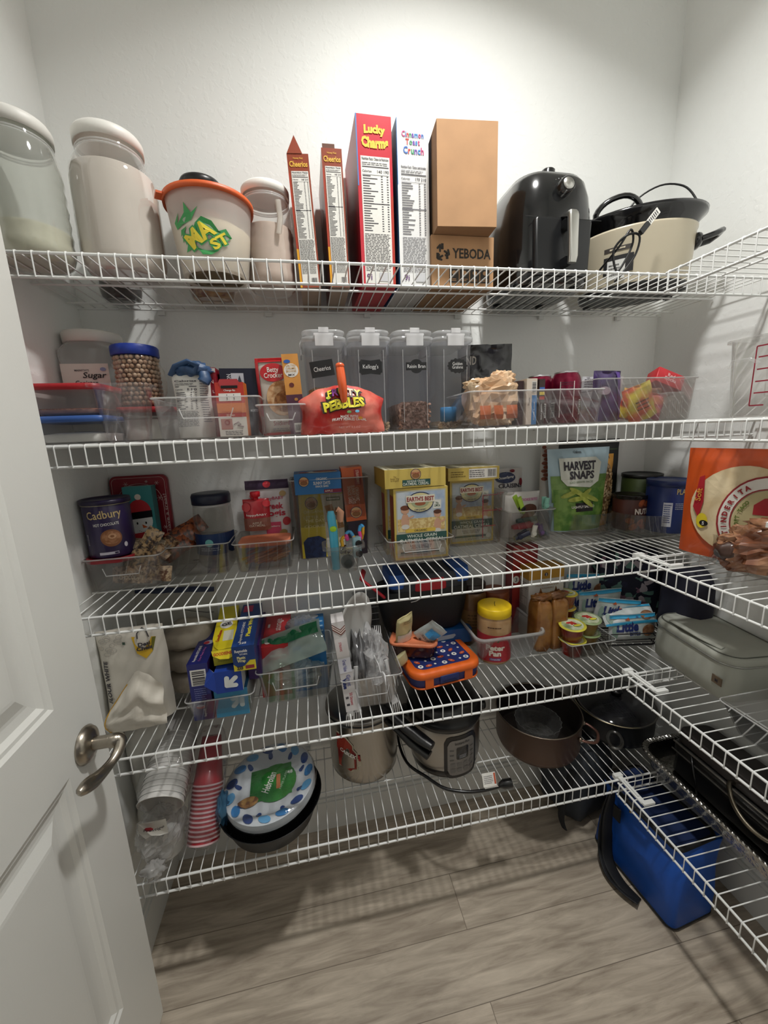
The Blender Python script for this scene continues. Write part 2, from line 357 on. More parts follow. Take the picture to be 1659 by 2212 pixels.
def base(name,x0,x1,y0,y1,ax):
    mb=MB(); mb.box(x1-x0,y1-y0,.108,TRIM,((x0+x1)/2,(y0+y1)/2,0))
    if ax=='y': mb.box(x1-x0,.007,.012,TRIM,((x0+x1)/2,y1-.0035,.108))
    elif ax=='xl': mb.box(.007,y1-y0,.012,TRIM,(x0+.0035,(y0+y1)/2,.108))
    else: mb.box(.007,y1-y0,.012,TRIM,(x1-.0035,(y0+y1)/2,.108))
    return struct(mb.build(name))
base('baseboard_back',XL+.012,XR-.012,YB-.012,YB-.0003,'y')
base('baseboard_left',XL+.0003,XL+.012,YF,YB-.0003,'xl')
base('baseboard_right',XR-.012,XR-.0003,YF,YB-.0003,'xr')
# ceiling lamp
T=thing('ceiling_light','round white flush ceiling light above the shelves','ceiling light',(LX,LY,CEIL))
MB().lathe([(.0,-.0005),(.105,-.0005),(.105,-.012),(.098,-.022),(.084,-.024)],TRIM,c0=False,c1=False).build('housing',T)
e=bpy.data.materials.new('lit_diffuser'); e.use_nodes=True; e.node_tree.nodes['Principled BSDF'].inputs['Emission Color'].default_value=(1,.97,.9,1); e.node_tree.nodes['Principled BSDF'].inputs['Emission Strength'].default_value=3
MB().lathe([(.084,-.024),(.08,-.028),(.0,-.030)],e,c0=False,c1=False).build('diffuser',T)
# ---------------------------------------------------------------- door, opened 90 degrees against the left side
DX=0.018; DY1=-0.055; DY0=DY1-.76; DZ=2.03; DT=.035
DOORM=M('ecece7',.38,b=.05,s=300)
def door():
    # face grid with two sunk panels, outline of each panel: (y0,y1,z0,z1) ; face looks +x
    T=bpy.data.objects.new('door_1',None); COL.objects.link(T); T.location=(DX,DY1,0.012); T['kind']='structure'
    mb=MB()
    def face(sx):
        x0=0 if sx>0 else -DT
        st=.118; P_=[(-.76+st,-st,.925,1.03,None)]
        panels=[(-.76+st,-st,.24,.775),(-.76+st,-st,.905,1.92)]
        ys=[-.76,-.76+st,-st,0]; zs=[0,.24,.775,.905,1.92,DZ]
        for i in range(3):
            for j in range(5):
                if i==1 and j in (1,3): continue
                a,b,c,d=ys[i],ys[i+1],zs[j],zs[j+1]; V=[(x0,a,c),(x0,b,c),(x0,b,d),(x0,a,d)]
                mb.add(V,[(0,1,2,3) if sx>0 else (3,2,1,0)],DOORM)
        for (a,b,c,d) in panels:
            # moulding: slope in, small step, slope, flat, raised field
            prof=[(0,0),(.006,-.004),(.012,-.0045),(.020,-.010),(.034,-.011),(.040,-.0105),(.062,-.004),(.068,-.0035)]
            R=[[(x0+sx*q,a+o,c+o),(x0+sx*q,b-o,c+o),(x0+sx*q,b-o,d-o),(x0+sx*q,a+o,d-o)] for o,q in prof]
            for k in range(len(R)-1):
                for j in range(4):
                    l=(j+1)%4; V=[R[k][j],R[k][l],R[k+1][l],R[k+1][j]]
                    mb.add(V,[(0,1,2,3) if sx>0 else (3,2,1,0)],DOORM)
            mb.add(R[-1],[(0,1,2,3) if sx>0 else (3,2,1,0)],DOORM)
    face(1); face(-1)
    for V in ([(0,0,0),(-DT,0,0),(-DT,0,DZ),(0,0,DZ)],[(-DT,-.76,0),(0,-.76,0),(0,-.76,DZ),(-DT,-.76,DZ)],[(0,0,DZ),(-DT,0,DZ),(-DT,-.76,DZ),(0,-.76,DZ)],[(-DT,0,0),(0,0,0),(0,-.76,0),(-DT,-.76,0)]): mb.add(V,[(0,1,2,3)],DOORM)
    mb.build('door_leaf',T)
    NK=M('a79f93',.28,1,v=.06,s=90)
    hy,hz=-.064,.792
    H=bpy.data.objects.new('door_handle',None); COL.objects.link(H); H.parent=T; H.location=(0,hy,hz)
    q=MB(); q.T=Matrix.Rotation(PI/2,4,'Y')
    q.lathe([(.033,0),(.034,.003),(.031,.006),(.0305,.009),(.022,.013),(.014,.016)],NK,n=12); q.build('rose',H)
    q=MB(); q.T=Matrix.Rotation(PI/2,4,'Y'); q.lathe([(.0115,.012),(.0115,.04),(.013,.044),(.0125,.055),(.008,.06)],NK,n=8); q.T=Matrix()
    # lever: leaves the neck, curls over and droops towards the hinge side
    pts=[(.052,.004,0),(.056,.0,-.004),(.058,-.010,-.011),(.057,-.022,-.024),(.053,-.036,-.037),(.049,-.052,-.045),(.047,-.068,-.049),(.047,-.086,-.053),(.047,-.098,-.057)]
    pts=sm([(.040,.000,.002),(.053,.001,.002),(.060,-.004,-.004),(.059,-.020,-.014),(.053,-.042,-.019),(.049,-.066,-.016),(.047,-.088,-.008),(.047,-.112,.002)],4)
    rad=[.0115]*5+[.0115,.011,.0105,.010,.0098,.0094,.009,.0086,.0084,.0082,.0082,.0084,.0088,.0093,.0098,.0105,.0112,.0118,.012,.0118,.0112,.010,.008,.003][:24]
    rad=(rad+[.003]*40)[:len(pts)]; rad[-1]=.003; rad[-2]=.008
    q.tube(pts,rad,NK,n=10,flat_=.9); q.build('lever',H)
    q=MB(); 
    for z in (.2,1.02,1.85): q.tube([(-.008,-.762,z-.045),(-.008,-.762,z+.045)],.006,NK)
    q.build('hinge',T)
door()
# ---------------------------------------------------------------- wire shelves
WIRE=M('e9eae8',.3,name='white_coated_wire')
LIP=.0407; SZ={5:1.6607,4:1.3382,3:1.0,2:.6675,1:.3273}
XF=1.2592; NAMES={5:'top',4:'second from top',3:'third from top',2:'fourth from top',1:'lowest'}
def back_shelf(k):
    z=SZ[k]; x0=XL+.004; x1=XR-.004
    T=thing('wire_shelf','white wire shelf along the back wall, %s level'%NAMES[k],'wire shelf',(0,0,z),group='wire shelves along the back wall')
    mb=MB(); n=int((x1)/.0254)
    for i in range(-2,n+1):
        x=i*.0254
        if x<x0+.002 or x>x1-.002: continue
        mb.tube([(x,YB-.012,0),(x,.001,0),(x,-.0028,-.0018),(x,-.0034,-.005),(x,-.0034,-LIP-.001)],.0014,WIRE,n=5)
    mb.build('cross_wires',T)
    for nm,y,zz,r in (('deck_rod',0,-.0032,.0029),('lip_rod',-.0002,-LIP,.0029),('support_rod',.148,-.0034,.0024),('support_rod',.268,-.0034,.0024),('support_rod',YB-.014,-.0034,.0022)):
        MB().tube([(x0,y,zz),(x1,y,zz)],r,WIRE,n=8).build(nm,T)
    for i in range(6):
        x=.12+i*.26
        MB().box(.016,.011,.018,TRIM,(x,YB-.0062,-.014)).build('wall_clip',T)
for k in (5,4,3,2,1): back_shelf(k)
def right_shelf(k):
    z=SZ[k]; y0=YF+.004; y1=-.012
    T=thing('wire_shelf','white wire shelf along the right wall, %s level'%NAMES[k],'wire shelf',(0,0,z),group='wire shelves along the right wall')
    mb=MB(); i=0
    while y1-i*.0254>y0:
        y=y1-.004-i*.0254; i+=1
        if y<y0+.002: break
        mb.tube([(XR-.004,y,0),(XF+.001,y,0),(XF-.0028,y,-.0018),(XF-.0034,y,-.005),(XF-.0034,y,-LIP-.001)],.0014,WIRE,n=5)
    mb.build('cross_wires',T)
    for nm,x,zz,r in (('deck_rod',XF,-.0032,.0029),('lip_rod',XF,-LIP,.0029),('support_rod',XF+.148,-.0034,.0024),('support_rod',XR-.014,-.0034,.0022)):
        MB().tube([(x,y0,zz),(x,y1+.004,zz)],r,WIRE,n=8).build(nm,T)
    if k<4:
        q=MB(); q.box(.014,.092,.004,TRIM,(XF+.014,-.036,.0018)); q.box(.034,.012,.006,TRIM,(XF+.026,-.084,.0012)); q.box(.026,.012,.012,TRIM,(XF+.012,.008,-.004))
        q.box(.006,.05,.005,TRIM,(XF+.014,-.04,.0045)); q.build('corner_bracket',T)
for k in (5,4,3,2,1): right_shelf(k)
# ---------------------------------------------------------------- shared things
INK=M('35313a',.6); GREYINK=M('77737a',.6); WHT=M('eeece6',.45); CLEAR=P(); PAPER=M('e6e4dd',.55); BLK=M('151517',.35); JP=P('eceee8',.20,.97,1.0,.04)
def mtext(mb,S,st,a,b,H,ms,h=.0008,W=None,bold=.03,rot=0):
    ws=[textgeo(c,bold)[2]+.06 if c!=' ' else .3 for c in st]; tot=sum(ws); k=(W or H*tot*1.0)/tot; x=-tot*k/2
    Ht=max(textgeo(c,bold)[3] for c in st if c!=' '); i=0
    for c,w_ in zip(st,ws):
        if c!=' ':
            hh=textgeo(c,bold)[3]/Ht*H; low=c in 'acemnorsuvwxz'; y=b-(H-hh)/2 if (low or hh<H*.95) else b
            X=x+w_*k/2; mb.text(S,c,a+X*math.cos(rot),b+(y-b)+X*math.sin(rot),hh,ms[i%len(ms)],h,W=(w_-.06)*k,bold=bold,rot=rot); i+=1
        x+=w_*k
def jar(name,label,cat,loc,r,H,lid,lr,lh,cont=None,ch=0,ribs=0,gro=0,base=.9,neck=.03,plastic=None,cont2=None,rz=0,cname='contents',cr=.96):
    """round clear jar: body, lid, contents"""
    T=thing(name,label,cat,loc,rz); mb=MB(); pl=plastic or JP; hb=H-lh; BO=None
    pr=[(r*base*.85,0),(r*base,.006),(r*.985,.02)]
    n=max(2,ribs*2)
    for i in range(n+1):
        z=.03+(hb-neck-.045)*i/n; pr.append((r*(1-(.035 if (ribs and i%2) else 0)),z))
    pr+=[(r*.97,hb-neck+.004),(lr*1.0,hb-neck*.35),(lr*.94,hb-.004),(lr*.94,hb+.004)]
    if gro:
        n4=48; R=[]
        for rr,z in pr:
            g=gro if z<.03 or hb-neck-.05<z<hb-neck*.4 else gro*.15
            R.append([(rr*(1-g*(.5+.5*math.cos(24*2*PI*j/n4)))*math.sin(2*PI*j/n4),-rr*(1-g*(.5+.5*math.cos(24*2*PI*j/n4)))*math.cos(2*PI*j/n4),z) for j in range(n4)])
        mb.rings(R,pl,True,False)
    else: mb.lathe(pr,pl,c1=False,n=10)
    BO=mb.build('body',T)
    for zz in (.3,.62): mb2=MB(); mb2.tube([((lr*.965)*math.cos(2*PI*i/36),(lr*.965)*math.sin(2*PI*i/36),hb-neck*(.35-.3*zz)) for i in range(36)],.0016,P('ffffff',.5,.9,1),n=5,closed=True); mb2.build('thread_ring',BO)
    if cont:
        q=MB(); cp=[(r*base*.8*cr,.004)]+[(rr*cr,z) for rr,z in pr[1:] if z<ch]; last=cp[-1][0]
        q.lathe(cp+[(last,ch),(last*.6,ch+.003),(last*.1,ch+.005)],cont,n=10); q.build(cname,T)
    L=MB(); L.lathe([(lr*.3,H-.004),(lr*.985,H-.004),(lr*.985,hb-.0005),(lr*1.02,hb-.0005),(lr*1.03,hb+lh*.75),(lr*.97,H),(lr*.5,H+.0005)],lid,n=10,c0=True); L.build('lid',T)
    return T
def carton(name,label,cat,loc,w,d,h,m,rz=0,mats={},draw=None,group=None,ry=0,rx=0):
    mb=MB(); mb.box(w,d,h,m,mats=mats)
    if draw: draw(mb,front(d),w,d,h)
    return mb.obj(name,label,cat,loc,rz,group,rx=rx,ry=ry)
Z5,Z4,Z3,Z2,Z1=[SZ[k]+.0016 for k in (5,4,3,2,1)]
# ================================================================ TOP SHELF
FLOUR=M('e3d9cf',.9,v=.05,s=12); 
T=jar('plastic_jar','nearly empty big clear jar with white lid, leftmost on the top shelf','jar',(-.006,.074,Z5),.0605,.224,WHT,.054,.022,M('d9d3bb',.9,v=.1,s=150),.055,ribs=5,neck=.045,plastic=P('e4e8dc',.34,.95,1.0,.04))
T=jar('plastic_jar','big clear jar with white lid, full of flour','jar',(.123,.130,Z5),.0745,.245,WHT,.057,.022,FLOUR,.178,ribs=0,gro=.022,neck=.05,cname='flour')
T=jar('jar','jar with a black lid and dark contents standing behind the nearly empty jar','jar',(.052,.275,Z5),.044,.16,BLK,.040,.016,M('2b211d',.8),.11)
T=jar('jar','tall jar of reddish brown snack mix with a black lid behind the orange-lidded tub','jar',(.258,.262,Z5),.052,.250,BLK,.044,.02,M('8a5236',.85,h2='c59a62',ns=60),.21,neck=.04,cname='snack_mix')
# translucent tub with orange lid
T=thing('tub','translucent tub with an orange lid and a green and yellow pineapple print','tub',(.294,.130,Z5))
TUB=P('e6d8c6',.62,.93,.4,.15); mb=MB(); r0,r1,Ht=.064,.0815,.140
mb.lathe([(r0-.008,.004),(r0-.003,0),(r0,.006),(r0+(r1-r0)*.5,Ht*.5),(r1-.001,Ht-.004),(r1,Ht)],TUB,c1=False,n=12); 
S=cyl(r0+.001,k=(r1-r0)/Ht)
GR=M('3f9a55',.5); YE=M('e8d23c',.5)
mb.poly(S,[(-.056,.085),(-.042,.098),(-.048,.082),(-.03,.096),(-.028,.112),(-.018,.094),(-.006,.104),(-.02,.082),(-.036,.078),(-.052,.073)],GR,.0006)
mb.poly(S,[(-.043,.070),(-.046,.060),(-.041,.063),(-.044,.049),(-.039,.053),(-.037,.043),(-.033,.054),(-.036,.066),(-.03,.074)],GR,.0006)
mb.poly(S,[(-.04,.032),(-.022,.038),(-.013,.032),(-.009,.026),(.006,.026),(.018,.033),(.034,.052),(.044,.06),(.034,.073),(.022,.067),(.012,.082),(-.003,.088),(-.014,.078),(-.022,.062),(-.034,.044)],GR,.0009)
mb.text(S,'MA',-.010,.060,.034,GR,.0011,W=.058,bold=.12,rot=.60); mb.text(S,'MA',-.010,.060,.029,YE,.0016,W=.052,bold=.04,rot=.60); mb.text(S,'ST',.022,.050,.022,GR,.0012,W=.038,bold=.12,rot=.60); mb.text(S,'ST',.022,.050,.018,YE,.0016,W=.033,bold=.04,rot=.60)
mb.build('body',T)
q=MB(); q.lathe([(r0-.01,.004),(r0-.004,.007),(r0+.008,.07),(r0+.01,.085),(.05,.102),(.02,.112)],M('ddd3bb',.9,v=.06,s=30),n=10); q.build('flour',T)
q=MB(); q.lathe([(r1-.001,Ht-.001),(r1+.004,Ht-.008),(r1+.005,Ht+.003),(r1-.004,Ht+.006),(r1-.008,Ht+.003),(.02,Ht+.003)],M('d8602c',.45),n=12)
q.T=Matrix.Rotation(-1.15,4,'Z'); q.box(.026,.016,.004,M('d8602c',.45),(0,-r1-.008,Ht-.004)); q.build('lid',T)
MB().blob((.0,-.005,.118),(.05,.05,.02),M('e79a90',.7),.1).build('scoop',T)
T=jar('plastic_jar','ribbed clear jar with white lid and pinkish grain beside the small brown cereal box','jar',(.404,.190,Z5),.055,.207,WHT,.050,.018,M('d8c2b4',.9,v=.06,s=60),.125,ribs=5,gro=.04,neck=.04,cname='grain')
MB().tube([(.028,-.052,.165),(.03,-.054,.13),(.024,-.056,.10)],.006,P('d8cbb8',.5),n=6,flat_=.4).build('handle_slot',T)
# cereal boxes
BRN=M('8f3a1c',.4,coat=.3); GOLD=M('e9b84a',.4)
def cheer(mb,S,w,d,h):
    mb.rect(S,-w/2,0,-w/2+w*.1,h*.30,M('e3a325',.4)); mb.rect(S,-w/2,h*.3,-w/2+w*.08,h*.86,M('a8361d',.4))
    mb.text(S,'Honey Nut',0,h*.965,h*.018,GOLD,.0008,W=w*.45); mb.text(S,'Cheerios',0,h*.925,h*.042,GOLD,.0008,W=w*.84,bold=.03)
    nutri(mb,S,-w*.37,h*.02,w*.42,h*.875,INK,paper=PAPER,seed=4)
    mb.bars(S,w*.08,h*.03,w*.38,h*.08,INK,PAPER,h=.0012)
def open_box(loc,w,d,h,rz,ry,label,name='cereal_box'):
    T=thing(name,label,'cereal box',loc,rz,ry=ry)
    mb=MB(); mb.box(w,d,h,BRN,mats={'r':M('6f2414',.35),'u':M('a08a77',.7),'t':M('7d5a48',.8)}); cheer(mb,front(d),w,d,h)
    mb.ell(right(w),0,h*.45,d*.36,h*.22,M('5b1d12',.35),.0005,28,r0=.85); mb.build('carton',T)
    return T
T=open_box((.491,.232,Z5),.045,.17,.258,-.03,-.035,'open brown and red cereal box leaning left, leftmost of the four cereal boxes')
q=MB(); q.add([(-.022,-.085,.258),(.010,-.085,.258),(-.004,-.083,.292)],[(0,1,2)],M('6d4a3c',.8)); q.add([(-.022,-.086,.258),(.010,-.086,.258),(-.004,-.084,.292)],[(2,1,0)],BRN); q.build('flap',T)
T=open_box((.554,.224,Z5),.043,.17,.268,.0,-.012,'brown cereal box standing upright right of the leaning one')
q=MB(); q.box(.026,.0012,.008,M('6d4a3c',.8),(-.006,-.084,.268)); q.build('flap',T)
def lucky(mb,S,w,d,h):
    R='c81f33'; mb.text(S,'Lucky',w*.02,h*.915,h*.062,M('f0c63c',.4),.0010,W=w*.6,bold=.06,arc=3); mb.text(S,'Charms',w*.02,h*.845,h*.062,M('f0c63c',.4),.0010,W=w*.76,bold=.06,arc=-3)
    mb.rect(S,-w*.5,h*.6,-w*.47,h,M('3d7fc0',.4)); mb.rect(S,w*.44,0,w*.5,h*.55,M('b8341f',.4))
    nutri(mb,S,-w*.40,h*.02,w*.42,h*.77,INK,'140 190',title='Nutrition Facts / Datos de Nutrición',paper=PAPER,seed=8)
    mb.rect(S,w*.02,h*.035,w*.36,h*.09,M('c9cacd',.5),.0012); mb.text(S,'9i',-w*.28,h*.06,h*.04,M('5a2a6a',.5),.0012)
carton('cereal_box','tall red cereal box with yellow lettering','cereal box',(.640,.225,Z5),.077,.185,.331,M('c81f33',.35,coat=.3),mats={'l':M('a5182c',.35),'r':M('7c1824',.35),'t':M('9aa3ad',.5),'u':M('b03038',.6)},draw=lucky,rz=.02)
def ctc(mb,S,w,d,h):
    c=[M(x,.4) for x in ('c2417c','3f72c0','d0433b','3f9a6a','7a4fb0','3b88c8')]
    mtext(mb,S,'Cinnamon',0,h*.912,h*.034,c,W=w*.70); mtext(mb,S,'Toast',0,h*.870,h*.034,c[2:]+c[:2],W=w*.46); mtext(mb,S,'Crunch',w*.02,h*.822,h*.042,c[1:]+c[:1],W=w*.66)
    nutri(mb,S,-w*.42,h*.02,w*.44,h*.74,INK,'170 210',title='Nutrition Facts / Datos nutricionales',seed=12)
    mb.rect(S,w*.02,h*.035,w*.38,h*.09,M('c9cacd',.5),.0012); mb.text(S,'9i',-w*.28,h*.06,h*.04,M('5a2a6a',.5),.0012); mb.rect(S,-w*.5,h*.62,-w*.485,h,M('3d7fc0',.4))
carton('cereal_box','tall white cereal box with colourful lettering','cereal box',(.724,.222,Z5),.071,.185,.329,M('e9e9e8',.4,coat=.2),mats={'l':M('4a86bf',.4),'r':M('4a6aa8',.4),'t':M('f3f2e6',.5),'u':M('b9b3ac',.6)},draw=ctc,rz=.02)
CARD=M('b78d66',.8,v=.07,s=18,b=.06)
def yeb(mb,S,w,d,h):
    K=M('2d2620',.6); mb.text(S,'YEBODA',w*.14,h*.66,h*.20,K,.0006,W=w*.62,bold=.025)
    for i in range(3):
        a=-w*.33; b=h*.66; t=PI/2+i*2*PI/3
        arrow(mb,S,a+.011*math.cos(t+PI/6),b+.011*math.sin(t+PI/6),.016,K,t,.0006,.28)
        mb.rect(S,a-.003+.013*math.cos(t),b-.006+.013*math.sin(t),a+.003+.013*math.cos(t),b+.006+.013*math.sin(t),K,.0006)
    for i in range(4):
        x=-w*.22+i*w*.168; mb.rect(S,x,h*.08,x+w*.15,h*.42,K,.0006); mb.ell(S,x+w*.075,h*.28,w*.035,w*.03,CARD,.0010); mb.lines(S,x+w*.02,h*.11,x+w*.13,h*.17,2,CARD,.0010,i)
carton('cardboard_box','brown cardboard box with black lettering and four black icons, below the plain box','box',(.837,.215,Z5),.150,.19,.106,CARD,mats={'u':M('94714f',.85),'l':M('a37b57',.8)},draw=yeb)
T=thing('cardboard_box','plain brown cardboard box stacked on the lettered box','box',(.838,.180,Z5+.107),-.07)
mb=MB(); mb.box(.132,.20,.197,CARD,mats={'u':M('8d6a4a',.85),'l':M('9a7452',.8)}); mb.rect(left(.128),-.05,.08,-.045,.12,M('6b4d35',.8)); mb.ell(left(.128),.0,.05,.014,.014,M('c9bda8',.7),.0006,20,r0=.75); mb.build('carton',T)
# air fryer
T=thing('air_fryer','black air fryer with two knobs and a brushed metal handle','air fryer',(1.060,.195,Z5),.02); T.scale=(.92,.92,.86)
FB=M('0d0e10',.16,coat=.6); FB2=M('131416',.3)
mb=MB(); mb.loft([(.004,.20,.22,.05),(.012,.215,.235,.06),(.06,.222,.245,.07),(.17,.222,.245,.07),(.225,.212,.235,.07),(.262,.198,.215,.066),(.279,.18,.19,.06),(.286,.14,.15,.05),(.288,.06,.06,.02)],FB,n=9); mb.build('body',T)
q=MB(); q.loft([(.018,.150,.02,.008),(.15,.158,.02,.008),(.155,.15,.016,.006)],FB2,c=(0,-.118)); q.rect(flat((0,-.1245,0),(1,0,0),(0,0,1)),-.105,.155,.105,.157,M('000000',.6)); DR=q.build('basket_drawer',T)
q=MB(); HM=M('c9c8c3',.3,1,v=.05,s=8); q.loft([(.035,.020,.012,.004,0,-.162),(.05,.023,.014,.005,0,-.165),(.145,.026,.014,.005,.0,-.160),(.153,.024,.03,.005,0,-.150),(.158,.02,.04,.005,0,-.142)],HM,n=5)
q.box(.020,.05,.018,FB,(0,-.14,.128)); q.box(.016,.03,.02,FB2,(0,-.135,.036)); q.build('handle',DR)
q=MB(); q.T=Matrix.Translation((0,-.100,.225))@Matrix.Rotation(PI/2-.14,4,'X'); q.lathe([(.024,.008),(.023,.012),(.0205,.018),(.019,.036),(.017,.038)],FB,n=10); q.lathe([(.0145,.038),(.014,.0395),(.001,.0395)],HM,n=8)
for i in range(17):
    t=-2.4+i*.3; q.rect(flat((.030*math.sin(t),.030*math.cos(t),.0135),(1,0,0),(0,1,0)),-.0008,-.0008,.0008,.0008,WHT)
q.build('dial',T)
q=MB(); q.T=Matrix.Translation((0,-.045,.275))@Matrix.Rotation(.12,4,'X'); q.lathe([(.022,0),(.021,.006),(.018,.01),(.017,.034),(.015,.036)],FB,n=10); q.lathe([(.0135,.036),(.013,.0375),(.001,.0375)],HM,n=8); q.build('dial',T)
q=MB(); q.tube([(.108,-.02,.15),(.111,-.03,.12),(.108,-.02,.085)],.006,FB2); q.build('grip',T)
for sx in (-.07,.07):
    for sy in (-.08,.08): MB().lathe([(.012,0),(.012,.008)],BLK,(sx,sy),n=4).build('foot',T)
# slow cooker
T=thing('slow_cooker','oval cream slow cooker with black rim, side handles and a black lid handle','slow cooker',(1.335,.182,Z5),-.55); T.scale=(.98,.98,.85)
CR=M('cfc4ac',.3,coat=.3); mb=MB(); W_,D_=.275,.195
mb.loft([(.022,W_*.93,D_*.93),(.028,W_*.955,D_*.955),(.16,W_,D_),(.167,W_*1.02,D_*1.03),(.172,W_*1.02,D_*1.03),(.174,W_*.99,D_*.99)],CR,n=12); mb.build('housing',T)
q=MB(); q.loft([(.004,W_*.86,D_*.86),(.006,W_*.92,D_*.92),(.022,W_*.94,D_*.94)],BLK,n=12)
for sx in (-.1,.1):
    for sy in (-.05,.05): q.lathe([(.01,-.0),(.012,.006)],BLK,(sx,sy),n=4)
q.build('base',T)
q=MB(); q.loft([(.172,W_*.98,D_*.98),(.19,W_*1.05,D_*1.06),(.203,W_*1.14,D_*1.16),(.212,W_*1.15,D_*1.17),(.214,W_*1.08,D_*1.1),(.205,W_*.96,D_*.96)],M('101013',.12,coat=.5),n=12); q.build('stoneware_rim',T)
q=MB(); q.loft([(.206,W_*1.0,D_*1.0),(.213,W_*.9,D_*.9),(.222,W_*.6,D_*.6),(.226,W_*.2,D_*.2)],P('30343a',.25,.5,.7),n=12,c0=False); GL_=q.build('glass_lid',T)
q=MB(); q.tube(sm([(-.090,-.02,.215),(-.098,-.03,.245),(-.075,-.034,.272),(-.035,-.032,.282),(-.006,-.024,.270),(.014,-.012,.240),(.03,-.006,.220)],3),.0085,FB,n=8,flat_=.8); q.build('handle',GL_)
q=MB(); q.tube(sm([(-.03,.03,.225),(.0,.03,.290),(.055,.028,.318),(.105,.02,.300),(.132,.01,.255),(.138,.0,.212)],5),.0026,BLK,n=6); q.build('cord',T)
for sg in (-1,1):
    q=MB(); x=sg*(W_/2-.004); q.blob((x+sg*.004,0,.135),(.028,.062,.04),FB,0,p=.8)
    q.tube([(x+sg*.012,-.022,.133),(x+sg*.04,-.024,.140),(x+sg*.055,-.012,.150),(x+sg*.055,.012,.150),(x+sg*.04,.024,.140),(x+sg*.012,.022,.133)],.0078,FB,n=8); q.build('carry_handle',T)
q=MB(); SS=cyl(.13,0,0.03,0); 
def oval(a,b,h=0):
    t=a/.12; return Vector(((W_/2*.985+h)*math.sin(t)*(.96+.25*b*.2),-(D_/2*.975+h)*math.cos(t)*(1),b))
SO=lambda a,b,h=0: oval(a,b,h+.003*0+.001+.028*(b-.02)*.16)
q.rect(SO,-.075,.052,-.012,.10,M('1a1a1c',.4),.001,n=8); q.rect(SO,-.066,.036,-.028,.088,M('c9c9c5',.4),.002,n=6); q.rect(SO,-.075,.112,-.018,.124,M('3b3531',.4),.001,n=8); q.lines(SO,-.062,.115,-.03,.121,1,CR,.002,3,.7,0)
q.lines(SO,-.062,.045,-.034,.08,4,M('555555',.5),.003,2,.3); q.build('control_panel',T)
q=MB(); q.tube(sm([(1.200,.13,Z5+.05),(1.206,.078,Z5+.080),(1.224,.066,Z5+.112),(1.236,.070,Z5+.088),(1.222,.074,Z5+.05),(1.206,.080,Z5+.030),(1.198,.084,Z5+.075),(1.215,.066,Z5+.10),(1.243,.060,Z5+.098),(1.240,.064,Z5+.060),(1.214,.074,Z5+.020),(1.204,.082,Z5+.006)],5),.0026,BLK,n=6)
q.obj('power_cord','black power cord coiled between the air fryer and the slow cooker','cord')
q=MB(); q.box(.011,.007,.03,BLK,(0,0,0)); q.box(.014,.001,.042,WHT,(0,0,.03)); q.lines(front(.001),-.005,.034,.005,.068,6,INK,.0005,3,.4)
q.obj('cord_tag','white warning tag on the cord end leaning against the slow cooker lid','tag',(1.235,.048,Z5+.098),0,ry=.75,rx=-.1)
# ================================================================ SECOND SHELF
def food_box(name,label,loc,w,d,h,lidm,cont=None,ch=0,cname='contents',lh=.009,r=.02,rz=0,haze=.12,tint='e6e6ea'):
    T=thing(name,label,'food container',loc,rz); mb=MB(); pl=P(tint,haze,.95,.45,.12)
    mb.loft([(0,w*.86-.008,d*.86-.008,r),(.004,w*.86,d*.86,r),(h*.9,w*.97,d*.97,r),(h,w,d,r)],pl,c1=False); mb.build('body',T)
    if cont:
        q=MB(); q.loft([(.004,w*.84,d*.84,r),(ch,w*.86+(w*.1)*ch/h,d*.86+d*.1*ch/h,r),(ch+.004,w*.6,d*.6,r),(ch+.006,w*.2,d*.2,r)],cont); q.build(cname,T)
    q=MB(); q.loft([(h-.002,w*1.0,d*1.0,r),(h-.001,w*1.035,d*1.035,r),(h+lh,w*1.03,d*1.03,r),(h+lh+.001,w*.98,d*.98,r),(h+lh-.002,w*.94,d*.94,r),(h+lh-.002,w*.3,d*.3,r)],lidm); q.build('lid',T)
    return T
food_box('food_container','clear food container with blue lid holding white powder, below the red-lidded one',(.010,.098,Z4),.130,.13,.043,M('3d62a8',.4),M('dedcd6',.95,v=.04),.018,'powder')
food_box('food_container','clear food container with red lid holding brown seeds, stacked on the blue-lidded one',(.010,.096,Z4+.054),.128,.13,.048,M('b3262d',.4),M('6a4038',.9,h2='a27868',ns=160),.012,'seeds',tint='e6cfc8',haze=.3)
T=thing('canister','clear square canister with white lid and a handwritten Sugar label','canister',(-.009,.236,Z4),.0)
PLG=P('dcdcd8',.34,.95,1.0,.05); mb=MB(); mb.loft([(0,.10,.10,.02),(.005,.112,.112,.022),(.20,.116,.116,.024),(.212,.104,.104,.03),(.222,.098,.098,.045)],PLG,c1=False)
mb.build('body',T)
q=MB(); q.lathe([(.053,.218),(.057,.220),(.058,.238),(.056,.242),(.03,.243)],M('e4e2da',.45),n=10); q.build('lid',T)
q=MB(); S=flat((0,-.0595,0),(1,0,0),(0,0,1)); q.box(.094,.0006,.085,M('e3e0d8',.55),(0,-.0588,.085)); q.rect(S,-.047,.085,.047,.118,M('1c1d26',.5)); q.text(S,'Canister',-.0,.130,.0095,M('3b3b40',.5)); q.text(S,'Sugar',.018,.144,.016,M('17171c',.5),.0012,W=.046,sh=.25)
q.text(S,'MAINSTAYS',-.006,.156,.004,M('55555a',.5)); q.ell(S,.036,.158,.006,.004,M('8f9cc0',.5)); q.lines(S,-.036,.090,.038,.113,4,M('b9bac2',.5),.0008,3,.3,.3); q.build('label',T)
food_box('food_container','clear food container with red lid holding white powder, under the jar of chickpeas',(.116,.180,Z4),.112,.14,.062,M('a8212a',.4),M('e0ded6',.95),.045,'powder')
